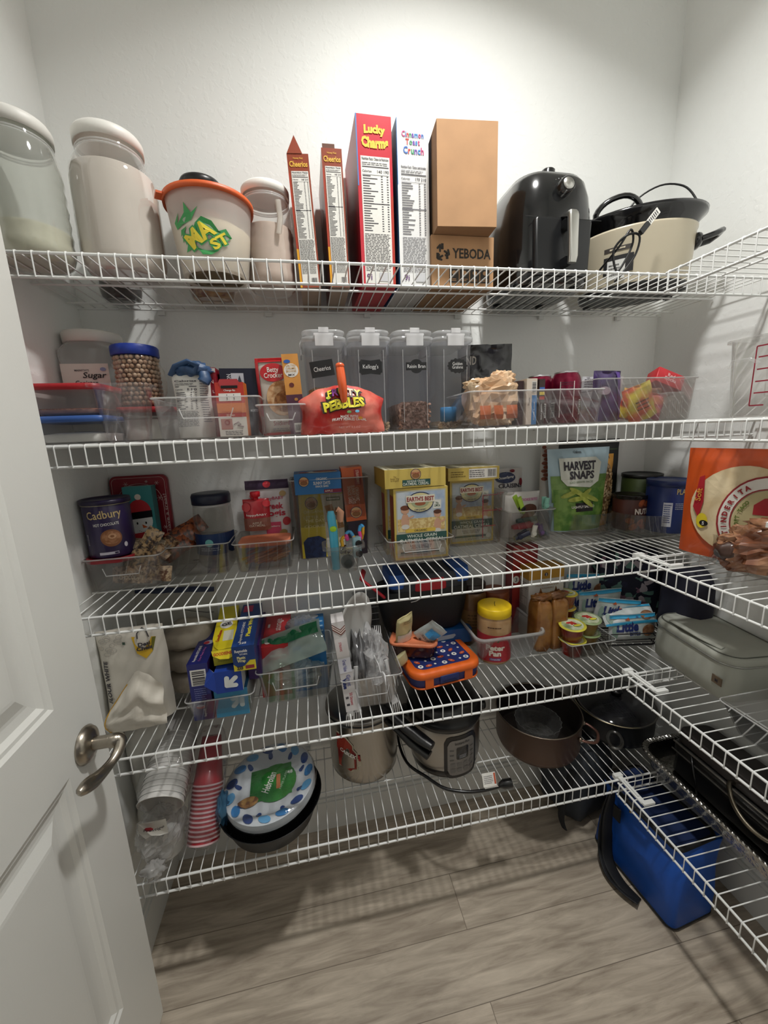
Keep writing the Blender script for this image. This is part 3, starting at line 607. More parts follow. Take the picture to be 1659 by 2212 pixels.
# chickpea jar
T=thing('plastic_jar','clear jar of dried chickpeas with a bright blue lid','jar',(.100,.166,Z4+.074),.15)
def jarprof(z): return .0455 if z<.1 else .0455-(z-.1)*.5
mb=MB(); mb.lathe([(.040,0),(.0465,.005),(.047,.02),(.045,.03),(.045,.08),(.0475,.09),(.046,.102),(.041,.108)],CLEAR,n=9,c1=False); mb.build('body',T)
PEA=[M(c,.6) for c in ('b9987c','a88468','c4a68c')]; q=MB(); rg=random.Random(4)
ico=[]
for i in range(5):
    ph=-PI/2+PI*i/4
    ico.append([(math.cos(ph)*math.cos(2*PI*j/6),math.cos(ph)*math.sin(2*PI*j/6),math.sin(ph)) for j in range(6)])
q.lathe([(.036,.004),(.036,.10),(.03,.106)],M('7d5f49',.9),n=6)
for k in range(11):
    z=.008+k*.0093
    for j in range(25):
        t=2*PI*(j+.5*(k%2))/25+rg.uniform(-.05,.05); rr=.0395+rg.uniform(-.001,.001)
        if math.cos(t)<-.35: continue
        q.rings([[(rr*math.sin(t)+x*.0050,-rr*math.cos(t)+y*.0050,z+zz*.0048) for x,y,zz in R_] for R_ in ico],PEA[rg.randrange(3)],False,False)
o=q.build('chickpeas',T); o['kind']='stuff'
q=MB(); L=[]
for z,s_ in ((.106,.97),(.107,1),(.124,1),(.127,.95)): L.append([((.046*s_*(1+.012*(j%2)))*math.sin(2*PI*j/48),-(.046*s_*(1+.012*(j%2)))*math.cos(2*PI*j/48),z) for j in range(48)])
q.rings(L,M('1f3a9a',.4)); q.build('lid',T)
MB().tube([(.046,-.022,.086),(.052,-.024,.074),(.054,-.024,.05),(.052,-.024,.03),(.046,-.022,.016)],.005,P('e9e2d8',.25),n=8,flat_=.8).build('grip',T)
T=thing('plastic_cup','clear square tapered plastic cup in front of the chickpeas','cup',(.106,.058,Z4)); mb=MB(); mb.bin(.102,.062,.110,P('efe9ea',.06,.97,.7),tp=.026,r=.012,t=.002,rim=.008); mb.build('body',T)
q=MB(); S=flat((0,-.0285,0),(1,0,0),(0,0,1)); q.lines(S,-.012,.035,.01,.052,2,GREYINK,.001,2,.15); q.build('measure_marks',T)
# open organiser bins
def organiser(label,loc,w,d,h,rz=0,tp=.014,tint='eceaea',haze=.05,notch=False,handle=None,g=.65,name='storage_bin'):
    T=thing(name,label,'storage bin',loc,rz); mb=MB(); pl=P(tint,haze,.95,g); mb.bin(w,d,h,pl,tp=tp,r=.010,t=.0025,rim=.004); mb.build('tray',T)
    q=MB(); q.T=Matrix()
    R=[Vector(p) for p in q.ring(w+.003,d+.003,h-.001,.012,n=6)]; q.tube(R,.0016,P('ffffff',.45,.9,.8),n=5,closed=True)
    if handle: q.tube([(-handle*w/2,-d/2-.002,h*.72),(-handle*w/2+.006,-d/2-.004,h*.5),(handle*w/2-.006,-d/2-.004,h*.5),(handle*w/2,-d/2-.002,h*.72)],.0014,P('ffffff',.5,.9,.8),n=5)
    q.build('rim',T); return T
organiser('clear storage bin holding the rolled flour bag and the baking soda box',(.268,.135,Z4),.198,.25,.080,handle=.5)
# bag of mix with rolled top
T=thing('flour_bag','white paper bag with nutrition table and a rolled blue top','bag',(.228,.085,Z4+.003),-.08)
mb=MB(); S=bag(mb,.074,.135,.05,M('dedcd6',.5,coat=.2),base=.95,topf=.35,wr=.005,fr=16,seed=3,seal=.0,nu=12,nv=14); nutri(mb,S,-.031,.012,.016,.118,INK,'110',title='Calories',seed=5); mb.lines(S,.02,.03,.033,.115,18,GREYINK,.001,9,.4); mb.build('bag',T)
q=MB(); BL=M('2f4d74',.45,b=.3,s=90); q.blob((.004,0,.137),(.078,.045,.03),BL,.22,3,5); q.tube([(-.036,-.004,.128),(-.02,-.02,.142),(.006,-.024,.150),(.022,-.02,.142),(.014,-.02,.132),(.0,-.02,.136)],.008,BL,n=8,flat_=.5); q.tube([(.03,-.01,.13),(.034,-.016,.118),(.03,-.02,.11)],.012,BL,flat_=.5); q.build('rolled_cuff',T)
def salt(mb,S,w,d,h):
    mb.rect(S,-w/2,h*.93,w/2,h*.99,M('c9c4bf',.6)); mb.text(S,'N',w*.2,h*.80,h*.05,M('d8cfd0',.5)); mb.text(S,'L',w*.25,h*.66,h*.04,M('d8cfd0',.5))
carton('carton','dark red carton behind the rolled flour bag','box',(.262,.150,Z4+.003),.03,.13,.142,M('8a1626',.4),mats={'t':M('d3d0c8',.6)},draw=salt)
def mort(mb,S,w,d,h):
    mb.rect(S,-w*.2,h*.62,w*.14,h*.93,M('b8bcc4',.5),.0006); mb.text(S,'MORTON',-w*.26,h*.78,h*.06,M('cfd3d8',.5),.001,W=h*.27,rot=PI/2); mb.poly(S,[(-w*.12,h*.66),(0,h*.86),(w*.03,h*.9),(w*.08,h*.8),(w*.04,h*.64)],M('3a3c48',.5),.0009); mb.text(S,'MORTON',w*.36,h*.38,h*.04,M('cfd3d8',.5),.001,W=w*.24)
carton('salt_box','navy carton of salt behind the baking soda box','box',(.317,.150,Z4+.003),.076,.1,.142,M('181b2e',.4),mats={'t':M('1e2133',.5)},draw=mort,rz=.06)
T=thing('baking_soda_box','red and orange baking soda box with an open top','box',(.310,.055,Z4+.003),-.03)
mb=MB(); w_,d_,h_=.055,.036,.106; mb.box(w_,d_,h_,M('c3392c',.45),mats={'r':M('d8752e',.45)}); S=front(d_)
mb.rect(S,-w_/2,h_*.44,w_/2,h_*.62,M('df7a33',.45)); mb.rect(S,-w_/2,0,w_/2,h_*.36,M('e3dcd2',.5)); mb.rect(S,-w_*.4,h_*.66,w_*.38,h_*.80,M('eeeae4',.5)); mb.rect(S,-w_*.12,h_*.68,-w_*.1,h_*.78,INK,.0008); mb.rect(S,w_*.12,h_*.68,w_*.14,h_*.78,INK,.0008)
mb.text(S,'Change By:',0,h_*.85,h_*.045,WHT,.0007); mb.rect(S,-w_*.45,h_*.36,w_*.42,h_*.43,M('b8251f',.45),.0006); mb.text(S,'30 Days',-w_*.05,h_*.395,h_*.045,M('f0d8c0',.5),.001); mb.text(S,'Change Every',0,h_*.455,h_*.035,M('b8251f',.5),.001,W=w_*.7)
mb.rect(S,-w_*.42,h_*.13,-w_*.02,h_*.33,M('b3756a',.5),.0006); mb.ell(S,-w_*.2,h_*.26,w_*.1,w_*.1,M('8f2f2a',.5),.0010,16,r0=.5); mb.lines(S,-w_*.3,h_*.02,w_*.35,h_*.11,3,INK,.0006,3,.35); mb.tube([(w_*.02,-d_/2-.001,h_*.22),(w_*.2,-d_/2-.001,h_*.27),(w_*.28,-d_/2-.001,h_*.22),(w_*.15,-d_/2-.001,h_*.2),(w_*.38,-d_/2-.001,h_*.18)],.0007,M('7b5560',.5),n=4)
mb.build('carton',T); q=MB(); q.poly(flat((0,-d_/2-.0008,h_),(1,0,0),(0,-.1,1)),[(-.017,-.008),(.017,-.008),(.02,0),(.017,.006),(-.017,.006),(-.02,0)],M('c8464c',.45),.0005); q.rect(front(d_),-.016,h_*.89,.016,h_*.94,BLK,.0012); q.build('opened_tab',T)
organiser('clear storage bin with the cookie mix pouch and brownie mix box',(.408,.105,Z4),.094,.20,.062,handle=.6)
# cookie mix pouch
T=thing('cookie_mix_pouch','red edged cookie mix pouch with a cookie picture','pouch',(.403,.105,Z4+.003),0,rx=.06,ry=-.03)
mb=MB(); S=bag(mb,.082,.163,.03,M('c9c0b6',.35,coat=.4),base=.7,topf=.25,wr=.002,seed=8,seal=.05); RD=M('c42127',.35,coat=.3)
for a0,b0,a1,b1 in ((-.041,0,-.035,.163),(-.041,.153,.041,.163),(-.04,0,.04,.006)): mb.rect(S,a0,b0,a1,b1,RD,.0008,8,8)
mb.ell(S,-.006,.132,.027,.019,RD,.0008,24,3); mb.text(S,'Betty\nCrocker',-.006,.132,.022,WHT,.0016,W=.038); CK=M('b07a4b',.8,h2='d9b48a',ns=70)
mb.ell(S,.008,.078,.033,.037,CK,.0008,24,4); mb.ell(S,.012,.07,.022,.022,M('c08a58',.8,h2='8d5a35',ns=90),.0014,20,3); mb.text(S,'Snickerdoodle',.012,.026,.010,M('8a1d26',.5),.001,W=.058); mb.lines(S,-.02,.008,.03,.016,2,GREYINK,.001,3,.4)
mb.build('pouch',T)
def mix(mb,S,w,d,h):
    mb.rect(S,-w/2,0,w/2,h*.5,M('5a3348',.45)); mb.rect(S,-w*.2,h*.02,w*.45,h*.14,PAPER,.0006); mb.bars(S,-w*.18,h*.03,w*.42,h*.13,INK,PAPER,.0008)
    mb.ell(S,-w*.2,h*.91,w*.2,h*.022,M('3564b5',.5),.0006); mb.ell(S,0,h*.80,w*.44,h*.085,M('ece7df',.5),.0004)
    for i,t in enumerate(('SALTED','CARAMEL','BROWNIE')): mb.text(S,t,0,h*(.86-.035*i),h*.025,M('c79a5a',.5),.0009,W=w*.62)
    mb.text(S,'MIX',0,h*.745,h*.024,M('33202a',.5),.0009,W=w*.4); mb.ell(S,-w*.08,h*.62,w*.16,h*.03,M('6a2f2a',.5),.0006,8); mb.ell(S,w*.1,h*.44,w*.12,h*.02,M('c78b45',.5),.0009,7)
carton('brownie_mix_box','narrow orange and plum brownie mix box','box',(.438,.098,Z4+.003),.034,.06,.165,M('d9974a',.45),draw=mix,ry=-.04)
# ---- cereal dispensers
def dispenser(loc,label,draw_label,cont,ch,cname,extra=None):
    T=thing('cereal_dispenser',label,'cereal container',loc); w,d,h=.094,.175,.205; PD=P('cfd3de',.10,.93,.6,.08)
    mb=MB(); mb.loft([(0,w-.016,d-.016,.018),(.004,w-.008,d-.008,.02),(h,w,d,.02)],PD,c1=False,n=6)
    for sx in (-.028,.03): mb.rect(flat((sx,-d/2-.0006,0),(1,0,0),(0,0,1)),-.0008,.02,.0008,h-.02,P('ffffff',.4,.9,.6))
    BO=mb.build('body',T)
    q=MB(); q.loft([(h-.002,w+.001,d+.001,.022),(h,w+.007,d+.007,.024),(h+.008,w+.008,d+.008,.024),(h+.009,w-.004,d-.004,.02),(h+.015,w-.002,d-.002,.02),(h+.017,w+.002,d+.002,.022),(h+.022,w+.002,d+.002,.022),(h+.024,w-.006,d-.006,.02)],P('e6e8ee',.35,.9,.6,.12),n=6)
    LI=q.build('lid',T); LT=P('f2f4f8',.72,.9,.35,.2)
    q=MB(); q.box(.040,.003,.026,LT,(0,-d/2-.0065,h-.012)); q.box(.022,.004,.010,LT,(0,-d/2-.006,h+.016)); q.box(.044,.006,.004,LT,(0,-d/2-.004,h+.010)); q.build('latch',LI)
    for sx in (-1,1):
        q=MB(); q.tube([(sx*(w/2+.002),-.03,h+.012),(sx*(w/2+.007),-.03,h+.004),(sx*(w/2+.006),-.03,h-.02)],.002,LT,n=5); q.tube([(sx*(w/2+.002),.03,h+.012),(sx*(w/2+.007),.03,h+.004),(sx*(w/2+.006),.03,h-.02)],.002,LT,n=5); q.box(.002,.062,.022,LT,(sx*(w/2+.0065),0,h-.022)); q.build('latch',LI)
    q=MB(); draw_label(q,flat((0,-d/2-.0012,0),(1,0,0),(0,0,1))); q.build('chalk_label',BO)
    if cont:
        q=MB(); R=[]
        for z in (.004,ch*.5,ch): R.append([Vector(p)+Vector((0,0,0)) for p in q.ring(w-.014+.006*z/h,d-.014,z,.016,n=6)])
        R.append([Vector((p[0]*.7,p[1]*.7,ch+.006+.006*noise.noise(Vector((p[0]*60,p[1]*60,ch))))) for p in q.ring(w-.014,d-.014,ch,.016,n=6)]); R.append([Vector((p[0]*.2,p[1]*.2,ch+.01)) for p in q.ring(w-.014,d-.014,ch,.016,n=6)])
        q.rings(R,cont,False,True); rg=random.Random(7)
        for i in range(170):
            z=rg.uniform(.004,ch+.004); x=rg.uniform(-.038,.038); a=rg.uniform(0,PI); l=.005; v=Vector((x,-d/2+.0062,z)); u=Vector((math.cos(a)*l,0,math.sin(a)*l)); n_=Vector((-math.sin(a)*l*.6,-.001,math.cos(a)*l*.6)); q.add([v-u,v-n_,v+u,v+n_],[(0,1,2,3)],cont)
        q.build(cname,T)
    return T
CH=M('141416',.7); CT=M('dcdcdc',.7)
def lab1(q,S): q.T=Matrix(); S2=lambda a,b,h=0:S(-.008+a*math.cos(.14)-b*math.sin(.14),.145+a*math.sin(.14)+b*math.cos(.14),h); q.rect(S2,-.026,-.0175,.026,.0175,CH,0); q.text(S2,'Cheerios',0,0,.010,CT,.0006,W=.038,bold=.0)
def lab2(q,S):
    pts=[]
    for sx,sy in ((-1,-1),(1,-1),(1,1),(-1,1)): 
        c=[(.022,.017),(.024,.013),(.027,.012)]; c=[(sx*x,sy*y) for x,y in c]; pts+=c if sx*sy<0 else c[::-1]
        pts.append({(-1,-1):(0,-.0145),(1,-1):(.0265,0),(1,1):(0,.0145),(-1,1):(-.0265,0)}[(sx,sy)])
    S2=lambda a,b,h=0:S(-.001+a,.147+b,h); q.poly(S2,pts,CH,0); q.text(S2,"Kellogg's",0,0,.012,CT,.0006,W=.036,bold=.0)
def lab3(q,S): S2=lambda a,b,h=0:S(.004+a,.148+b,h); q.rect(S2,-.025,-.009,.025,.009,CH,0); q.ell(S2,0,0,.0165,.016,CH,.0002); q.text(S2,'Raisin Bran',0,0,.008,CT,.0006,W=.044,bold=.0)
def lab4(q,S):
    S2=lambda a,b,h=0:S(.006+a,.148+b,h); q.poly(S2,[((.0245+.0012*math.cos(14*t))*math.cos(t),(.0165+.001*math.cos(14*t))*math.sin(t)) for t in [2*PI*i/84 for i in range(84)]],CH,0); q.text(S2,'Golden\nGrahms',0,.001,.015,CT,.0006,W=.027,bold=.0)
FL=M('a08070',.9,h2='6e4f40',ns=120)
dispenser((.508,.205,Z4),'clear cereal container with a tilted rectangular black label',lab1,M('b3a184',.9,h2='8f7a5c',ns=120),.10,'cereal')
dispenser((.612,.205,Z4),'nearly empty clear cereal container with a bracket shaped black label',lab2,M('a59078',.9,h2='7c6650',ns=120),.018,'cereal')
dispenser((.716,.205,Z4),'clear cereal container one third full of brown flakes, black label with a round middle',lab3,FL,.062,'cereal_flakes')
T=dispenser((.816,.205,Z4),'clear cereal container with a scalloped oval black label and a blue scoop',lab4,M('a08d74',.9,h2='7c6650',ns=120),.012,'cereal')
q=MB(); q.lathe([(.019,.038),(.0205,.036),(.020,.0),(.0185,.002),(.0185,.034)],M('4f9fd8',.4),(0,0),n=8,c1=False); q.obj('measuring_scoop','light blue plastic scoop upside down inside a cereal container','scoop',(.810,.150,Z4+.016))
# ---- cereal snack bag with clip
T=thing('snack_bag','red bag of fruity cereal treats with yellow lettering, lying in front of the cereal containers','bag',(.533,.036,Z4),0)
mb=MB(); RB=M('c02a24',.3,coat=.5,h2='d8705f',ns=16); 
V=[];W_,H_=.180,.098; nu,nv=26,16
def pebb(u,v,sg):
    w=W_*(1-.07*math.sin(PI*v)**2); x=u*w/2; z=H_*v*(1-.30*abs(u)**2.2*v); e=max(0,1-abs(u)**2.4)**.6; th=math.sin(PI*min(1,v*.9+.08))**.7
    return Vector((x,sg*(.030*e*th+.004*noise.noise(Vector((x*45,z*60,3+sg)))),z+.003*noise.noise(Vector((x*50,0,5)))))
for sg in (-1,1):
    V=[pebb(-1+2*i/nu,j/nv,sg) for j in range(nv+1) for i in range(nu+1)]; F=[(j*(nu+1)+i,j*(nu+1)+i+1,(j+1)*(nu+1)+i+1,(j+1)*(nu+1)+i) for j in range(nv) for i in range(nu)]
    mb.add(V,F if sg<0 else [f[::-1] for f in F],RB,True)
def S(a,b,h=0):
    u=max(-.98,min(.98,a/(W_/2))); p=pebb(u,max(.01,min(.99,b/H_)),-1); return p+Vector((0,-h-.0035,0))
PY=M('e8da3e',.4); PK=M('2a2015',.5)
mb.text(S,'FRUITY',.004,.083,.020,PK,.0004,W=.078,bold=.10,arc=4); mtext(mb,S,'FRUITY',.004,.083,.015,[M(c,.4) for c in ('e8da3e','b05ac0','e8da3e','9ab84a','e88a4a','e8da3e')],.0014,W=.070)
mb.text(S,'PEBBLES',.002,.060,.026,PK,.0004,W=.098,bold=.10,rot=.12); mb.text(S,'PEBBLES',.002,.060,.021,PY,.0014,W=.090,bold=.05,rot=.12)
mb.text(S,'MADE WITH\nFRUITY PEBBLES CEREAL',.012,.031,.011,WHT,.0006,W=.075,bold=.02); mb.text(S,'NET WT 5.5 OZ',.012,.012,.004,M('e8b0a8',.5),.0006,W=.045)
for (a,b,c) in ((-.03,.075,'c7d84a'),(.03,.044,'63a7c7'),(.012,.042,'7fb069'),(.036,.030,'e9a23b')): mb.ell(S,a,b,.005,.003,M(c,.5),.0008,10)
mb.build('bag',T)
q=MB(); OR=M('e8602a',.3,coat=.4); q.tube([(.002,-.030,.062),(.001,-.036,.085),(-.001,-.034,.112),(-.002,-.028,.130)],[.006,.0085,.009,.0085],OR,n=8,flat_=.6); q.blob((-.002,-.028,.134),(.018,.011,.012),OR,0); q.obj('bag_clip','orange translucent clip on the fruity cereal bag','clip',(.533,.036,Z4))
# ---- black and gold bag, tan packet in a long bin, small boxes, cans
T=thing('snack_bag','black and gold bag standing behind the tan packet','bag',(.940,.215,Z4),-.15,rx=.03)
mb=MB(); S=bag(mb,.135,.215,.05,M('16151a',.25,coat=.5),base=.8,topf=.3,wr=.010,fr=18,seed=21); mb.rect(S,-.06,.02,.03,.125,M('b58f35',.35,h2='8f6c22',ns=30),.001,6,6); mb.text(S,'ND',-.040,.175,.022,M('c9c4bd',.5),.001,W=.026); mb.text(S,'almonds',-.02,.10,.01,M('5a3d12',.5),.002,W=.045); mb.ell(S,.035,.115,.01,.008,M('d0a03a',.5),.001); mb.build('pouch',T)
organiser('long clear storage bin holding the tan packet and three dark red cans',(.984,.100,Z4),.336,.160,.080,tint='ddd6d4',haze=.07)
T=thing('snack_packet','crumpled tan foil packet with orange panels','packet',(.889,.075,Z4+.003),-.05)
TAN=M('d9b28b',.28,coat=.5,h2='e2c7a4',ns=14); mb=MB(); mb.blob((0,.0,.055),(.116,.070,.108),TAN,.14,2.6,11,nu=34,nv=24,p=.6,flatb=.054,ridge=.22); S=cyl(.06,0,.022,0)
for x in (-.028,.004,.036): mb.rect(lambda a,b,h=0:Vector((a,-.040-h+.0025*math.sin(a*90)+.0015*math.sin(b*170),b)),x-.013,.016,x+.011,.046,M('cf6b35',.35,coat=.4),.0,4,3)
mb.blob((.034,.012,.112),(.065,.02,.035),TAN,.25,2.5,4,ridge=.25); mb.blob((-.045,.0,.096),(.04,.05,.02),TAN,.25,2.5,6,ridge=.25); mb.build('foil',T)
carton('carton','dark carton between the tan packet and the white box','box',(.953,.095,Z4+.003),.014,.09,.100,M('3b2226',.5),rz=-.04)
def wb(mb,S,w,d,h): mb.rect(S,w*.02,0,w*.5,h*.64,M('3f83c0',.5)); mb.bars(S,-w*.02,h*.70,w*.42,h*.94,INK,PAPER,.0006,False); mb.text(S,'SUGAR SUGAR',w*.26,h*.3,.003,WHT,.0008,W=h*.4,rot=PI/2); mb.text(S,'Truvia',-w*.25,h*.5,.005,M('4a3a34',.5),.0008,rot=PI/2)
carton('carton','small white and blue carton with a barcode in the long bin','box',(.975,.083,Z4+.003),.026,.085,.104,M('e4d6c6',.5),draw=wb,rz=-.02)
def bb(mb,S,w,d,h):
    for i,c in enumerate(('c23b34','e2c93f','3d66b0')): mb.rect(S,-w*.45,h*(.55+.1*i),w*.45,h*(.62+.1*i),M(c,.5))
    mb.text(S,'MAPLE BROWN',0,h*.28,.003,WHT,.0008,W=h*.35,rot=PI/2)
carton('carton','narrow brown carton with coloured squares right of the small white carton','box',(.999,.080,Z4+.003),.014,.085,.102,M('3a2a26',.5),draw=bb,rz=-.02)
def soda(label,loc,rz,facing):
    T=thing('soda_can',label,'can',loc,rz,group='dark red soda cans in the long bin'); CAN=M('7b1233',.25,.55); AL=M('c4c2c4',.3,1)
    mb=MB(); mb.lathe([(.025,0),(.029,.004),(.033,.012),(.033,.100),(.031,.108),(.0265,.116),(.0265,.118)],CAN,n=10,c1=False); S=cyl(.0332)
    if facing: nutri(mb,S,-.018,.014,.014,.096,INK,'150',paper=PAPER,seed=3,h=.0004)
    else: mb.text(S,'Coca-Cola',0,.078,.010,WHT,.0006,W=.034); mb.text(S,'cherry',0,.052,.011,WHT,.0006,W=.032); mb.text(S,'cola',0,.040,.011,WHT,.0006,W=.022)
    mb.bars(S,.030,.02,.042,.055,INK,PAPER,.0006,False); mb.bars(S,-.044,.015,-.030,.05,INK,PAPER,.0006,False); mb.build('body',T)
    q=MB(); q.lathe([(.0268,.116),(.0275,.119),(.026,.1195),(.024,.1165),(.002,.1165)],AL,n=10); q.ell(top(.1175),0,0,.008,.011,AL,.001,12); q.build('lid',T)
soda('dark red soda can turned to its nutrition label, front one of the three cans',(1.078,.066,Z4+.003),-.42,True)
soda('dark red soda can behind the front can on its left side',(1.046,.128,Z4+.003),.9,False)
soda('dark red soda can lettered in white, right of the front can',(1.118,.118,Z4+.003),-.0,False)
# ---- bin of sweets
organiser('clear storage bin holding sweets, a purple bag and a red box',(1.292,.120,Z4),.290,.150,.105,tint='dcdad6',haze=.08)
T=thing('snack_bag','purple bag with a zipper edge in the bin of sweets','bag',(1.215,.098,Z4+.004),.1); mb=MB(); S=bag(mb,.085,.125,.045,M('42276a',.35,coat=.4,h2='2d1a4a',ns=25),base=.9,topf=.25,wr=.008,seed=31); mb.rect(S,.020,.005,.036,.12,M('54348c',.35),.002,2,8); mb.ell(S,-.02,.075,.016,.01,M('b8a8b8',.5),.002,16); mb.build('pouch',T)
T=thing('snack_packet','white packet leaning out of the bin behind the purple bag','packet',(1.245,.150,Z4+.004),.05); mb=MB(); S=bag(mb,.13,.118,.03,M('d9d8dc',.3,coat=.3),base=.7,topf=.2,wr=.008,seed=33); mb.ell(S,.03,.085,.014,.012,M('42549a',.4),.001); mb.lines(S,-.06,.095,-.02,.112,3,GREYINK,.001,3); mb.build('pouch',T)
CAND=[('candy_packet','yellow candy packet in the bin of sweets','e0c92f','c73a24',(1.272,.085),.065,.075,.25,41),('candy_packet','orange and yellow candy packet at the front of the bin of sweets','e2571f','e8d23a',(1.308,.072),.085,.088,-.35,43),('candy_packet','pink and cream candy packet beside the orange one','d7885e','b8486a',(1.335,.085),.062,.066,.2,45)]
for nm,lb,c1,c2,(x,y),w_,h_,ry,sd in CAND:
    T=thing(nm,lb,'candy',(x,y,Z4+.006),0,ry=ry); mb=MB(); S=bag(mb,w_,h_,.03,M(c1,.3,coat=.4,h2=c2,ns=32),base=.6,topf=.4,wr=.007,fr=22,seed=sd); mb.lines(S,-w_*.25,h_*.3,w_*.2,h_*.6,3,M('6a3b12',.5),.001,sd,.35); mb.build('wrapper',T)
T=thing('plastic_box','small clear ribbed plastic box in the bin of sweets','box',(1.392,.085,Z4+.004),0); mb=MB(); PB=P('d9d2cc',.3); mb.loft([(0,.042,.042,.006),(.058,.046,.046,.006)],PB,c1=False)
for i in range(7): mb.box(.0012,.001,.04,P('ffffff',.5),(-.018+i*.006,-.0235,.006))
mb.build('body',T); q=MB(); q.rbox(.050,.050,.012,PB,.006,c=(0,0,.055)); q.build('lid',T)
def rr(mb,S,w,d,h): mb.text(S,'Red\nRocks',.0,h*.55,h*.5,M('e8c4c4',.5),.0008,W=w*.42)
T=thing('gift_box','red carton lying tilted on top of the bin of sweets','box',(1.402,.118,Z4+.083),-.25,ry=.42,rx=-.35); mb=MB(); mb.rbox(.075,.045,.042,M('c0242e',.4),.003,.001); S=flat((0,-.0226,0),(1,0,0),(0,0,1)); rr(mb,S,.075,.045,.042); mb.build('carton',T)
T=thing('candy_packet','brown wrapped candy below the red carton','candy',(1.362,.115,Z4+.045),0); mb=MB(); mb.blob((0,0,.022),(.06,.04,.045),M('8a5d4c',.35,coat=.3,h2='6d4438',ns=40),.25,2.5,9); mb.build('wrapper',T)
# ---- large measuring container on the right-hand shelf
T=thing('storage_container','large clear square container with red measuring marks on the right-hand shelf','container',(1.412,-.272,Z4)); PC=P('e4dedd',.22,.95,.9); mb=MB(); w_,d_,h_=.225,.30,.150; mb.bin(w_,d_,h_,PC,tp=.02,r=.02,t=.003,rim=.006); mb.build('body',T)
q=MB(); S=flat((-w_/2-.001,0,0),(0,-1,0),(0,0,1)); RM=M('8f1f33',.5)
def bar2(x0,z0,x1,z1): 
    if x0==x1: q.rect(S,x0-.0012,z0,x0+.0012,z1,RM)
    else: q.rect(S,x0,z0-.0012,x1,z0+.0012,RM)
bar2(-.085,.022,-.085,.130); bar2(-.085,.130,.0,.130); bar2(-.085,.022,-.06,.022)
for z in (.045,.066,.088,.11): bar2(-.08,z,-.035,z)
q.build('measure_marks',T)
q=MB(); q.tube([(-w_/2-.004,.128,.098),(-w_/2-.012,.118,.108),(-w_/2-.012,.085,.108),(-w_/2-.004,.075,.098)],.003,P('ffffff',.25,.9,.8),n=6); q.build('handle',T)
T=thing('snack_bag','dark brown bag inside the container with red measuring marks','bag',(1.41,-.275,Z4+.006)); mb=MB(); mb.blob((0,0,.05),(.14,.15,.10),M('4a2f26',.4,coat=.3,h2='2c1c18',ns=20),.18,2,3,flatb=.048); mb.build('bag',T)
# ================================================================ THIRD SHELF
SM=P('d8d5d0',.06,.93,.6)
organiser('clear storage bin with snack bars at the left end of the third shelf',(.016,.212,Z3),.160,.165,.080,handle=.5,tint='dddad4')
food_box('food_container','clear food container with red lid under the tin of hot chocolate',(-.016,.180,Z3+.004),.098,.098,.066,M('9c1f2a',.4),None,0,r=.03,haze=.06)
T=thing('hot_chocolate_tin','purple tin of hot chocolate with a cup of cocoa on the front','tin',(-.018,.180,Z3+.080),.22)
PU=M('2a1c48',.35,coat=.3); GO=M('d8c08a',.35,.3); mb=MB(); mb.lathe([(.046,0),(.0475,.003),(.0475,.122),(.046,.124)],PU,n=12); S=cyl(.0477)
mb.text(S,'Cadbury',.002,.098,.024,GO,.0006,W=.070,bold=.01,rot=.05); mb.text(S,'HOT CHOCOLATE',.004,.078,.0065,WHT,.0006,W=.050,rot=.03); mb.ell(S,.010,.046,.021,.020,M('8d5a38',.5),.0005,24,4); mb.ell(S,.010,.047,.018,.015,M('b98560',.5,h2='94603c',ns=90),.0009,24,3); mb.ell(S,.012,.05,.008,.006,M('cfa17c',.5),.0012,16,r0=.5)
mb.rect(S,-.018,.008,.020,.014,M('cfcad8',.5),.0005,4); mb.rect(S,.012,.009,.019,.013,PU,.0009,2); mb.bars(S,-.046,.03,-.040,.055,INK,M('b8b4be',.5),.0005,False); mb.ell(S,.037,.026,.004,.006,M('d8d4de',.5),.0005,10)
mb.build('tin',T)
q=MB(); q.lathe([(.0475,.121),(.0505,.122),(.051,.129),(.0495,.133),(.047,.1305),(.044,.128),(.01,.128)],M('241a3c',.3),n=12); q.tube([(.0485*math.cos(2*PI*i/40),.0485*math.sin(2*PI*i/40),.1215) for i in range(40)],.0012,M('cfc49a',.3,.6),n=5,closed=True); q.build('lid',T)
def snow(mb,S,w,d,h):
    TE=M('3f9092',.45)
    mb.ell(S,0,h*.39,w*.42,h*.17,M('e8e9e6',.5),.0004,30,3); mb.rect(S,-w*.42,0,w*.42,h*.38,M('e8e9e6',.5),.0004)
    mb.ell(S,0,h*.60,w*.40,h*.14,M('e8e9e6',.5),.0006,30,3); mb.poly(S,[(w*.40*math.cos(t),h*.70+h*.15*math.sin(t)) for t in [PI*i/16 for i in range(17)]],M('c3323a',.5),.0009); mb.ell(S,0,h*.88,w*.11,w*.11,M('ece3d8',.5),.0012)
    q=[(-w*.42,h*.70),(w*.42,h*.72),(w*.42,h*.64),(-w*.42,h*.62)]; mb.poly(S,q[::-1],BLK,.0012); mb.poly(S,[(-w*.42,h*.45),(w*.42,h*.48),(w*.42,h*.38),(-w*.42,h*.36)][::-1],M('c3323a',.5),.0012); mb.rect(S,w*.12,h*.22,w*.36,h*.42,M('c3323a',.5),.0014)
    for x in (-.14,.16): mb.ell(S,w*x,h*.575,w*.03,w*.05,BLK,.0014,10)
    mb.poly(S,[(w*.02,h*.56),(w*.2,h*.525),(w*.04,h*.515)][::-1],M('d8642e',.5),.0014)
    for i in range(5): mb.ell(S,w*(-.1+.06*i),h*(.485-.008*(2-abs(i-2))),w*.014,w*.014,BLK,.0014,8)
    for i in range(4): mb.ell(S,w*.02,h*(.33-.055*i),w*.03,w*.03,BLK,.0014,8)
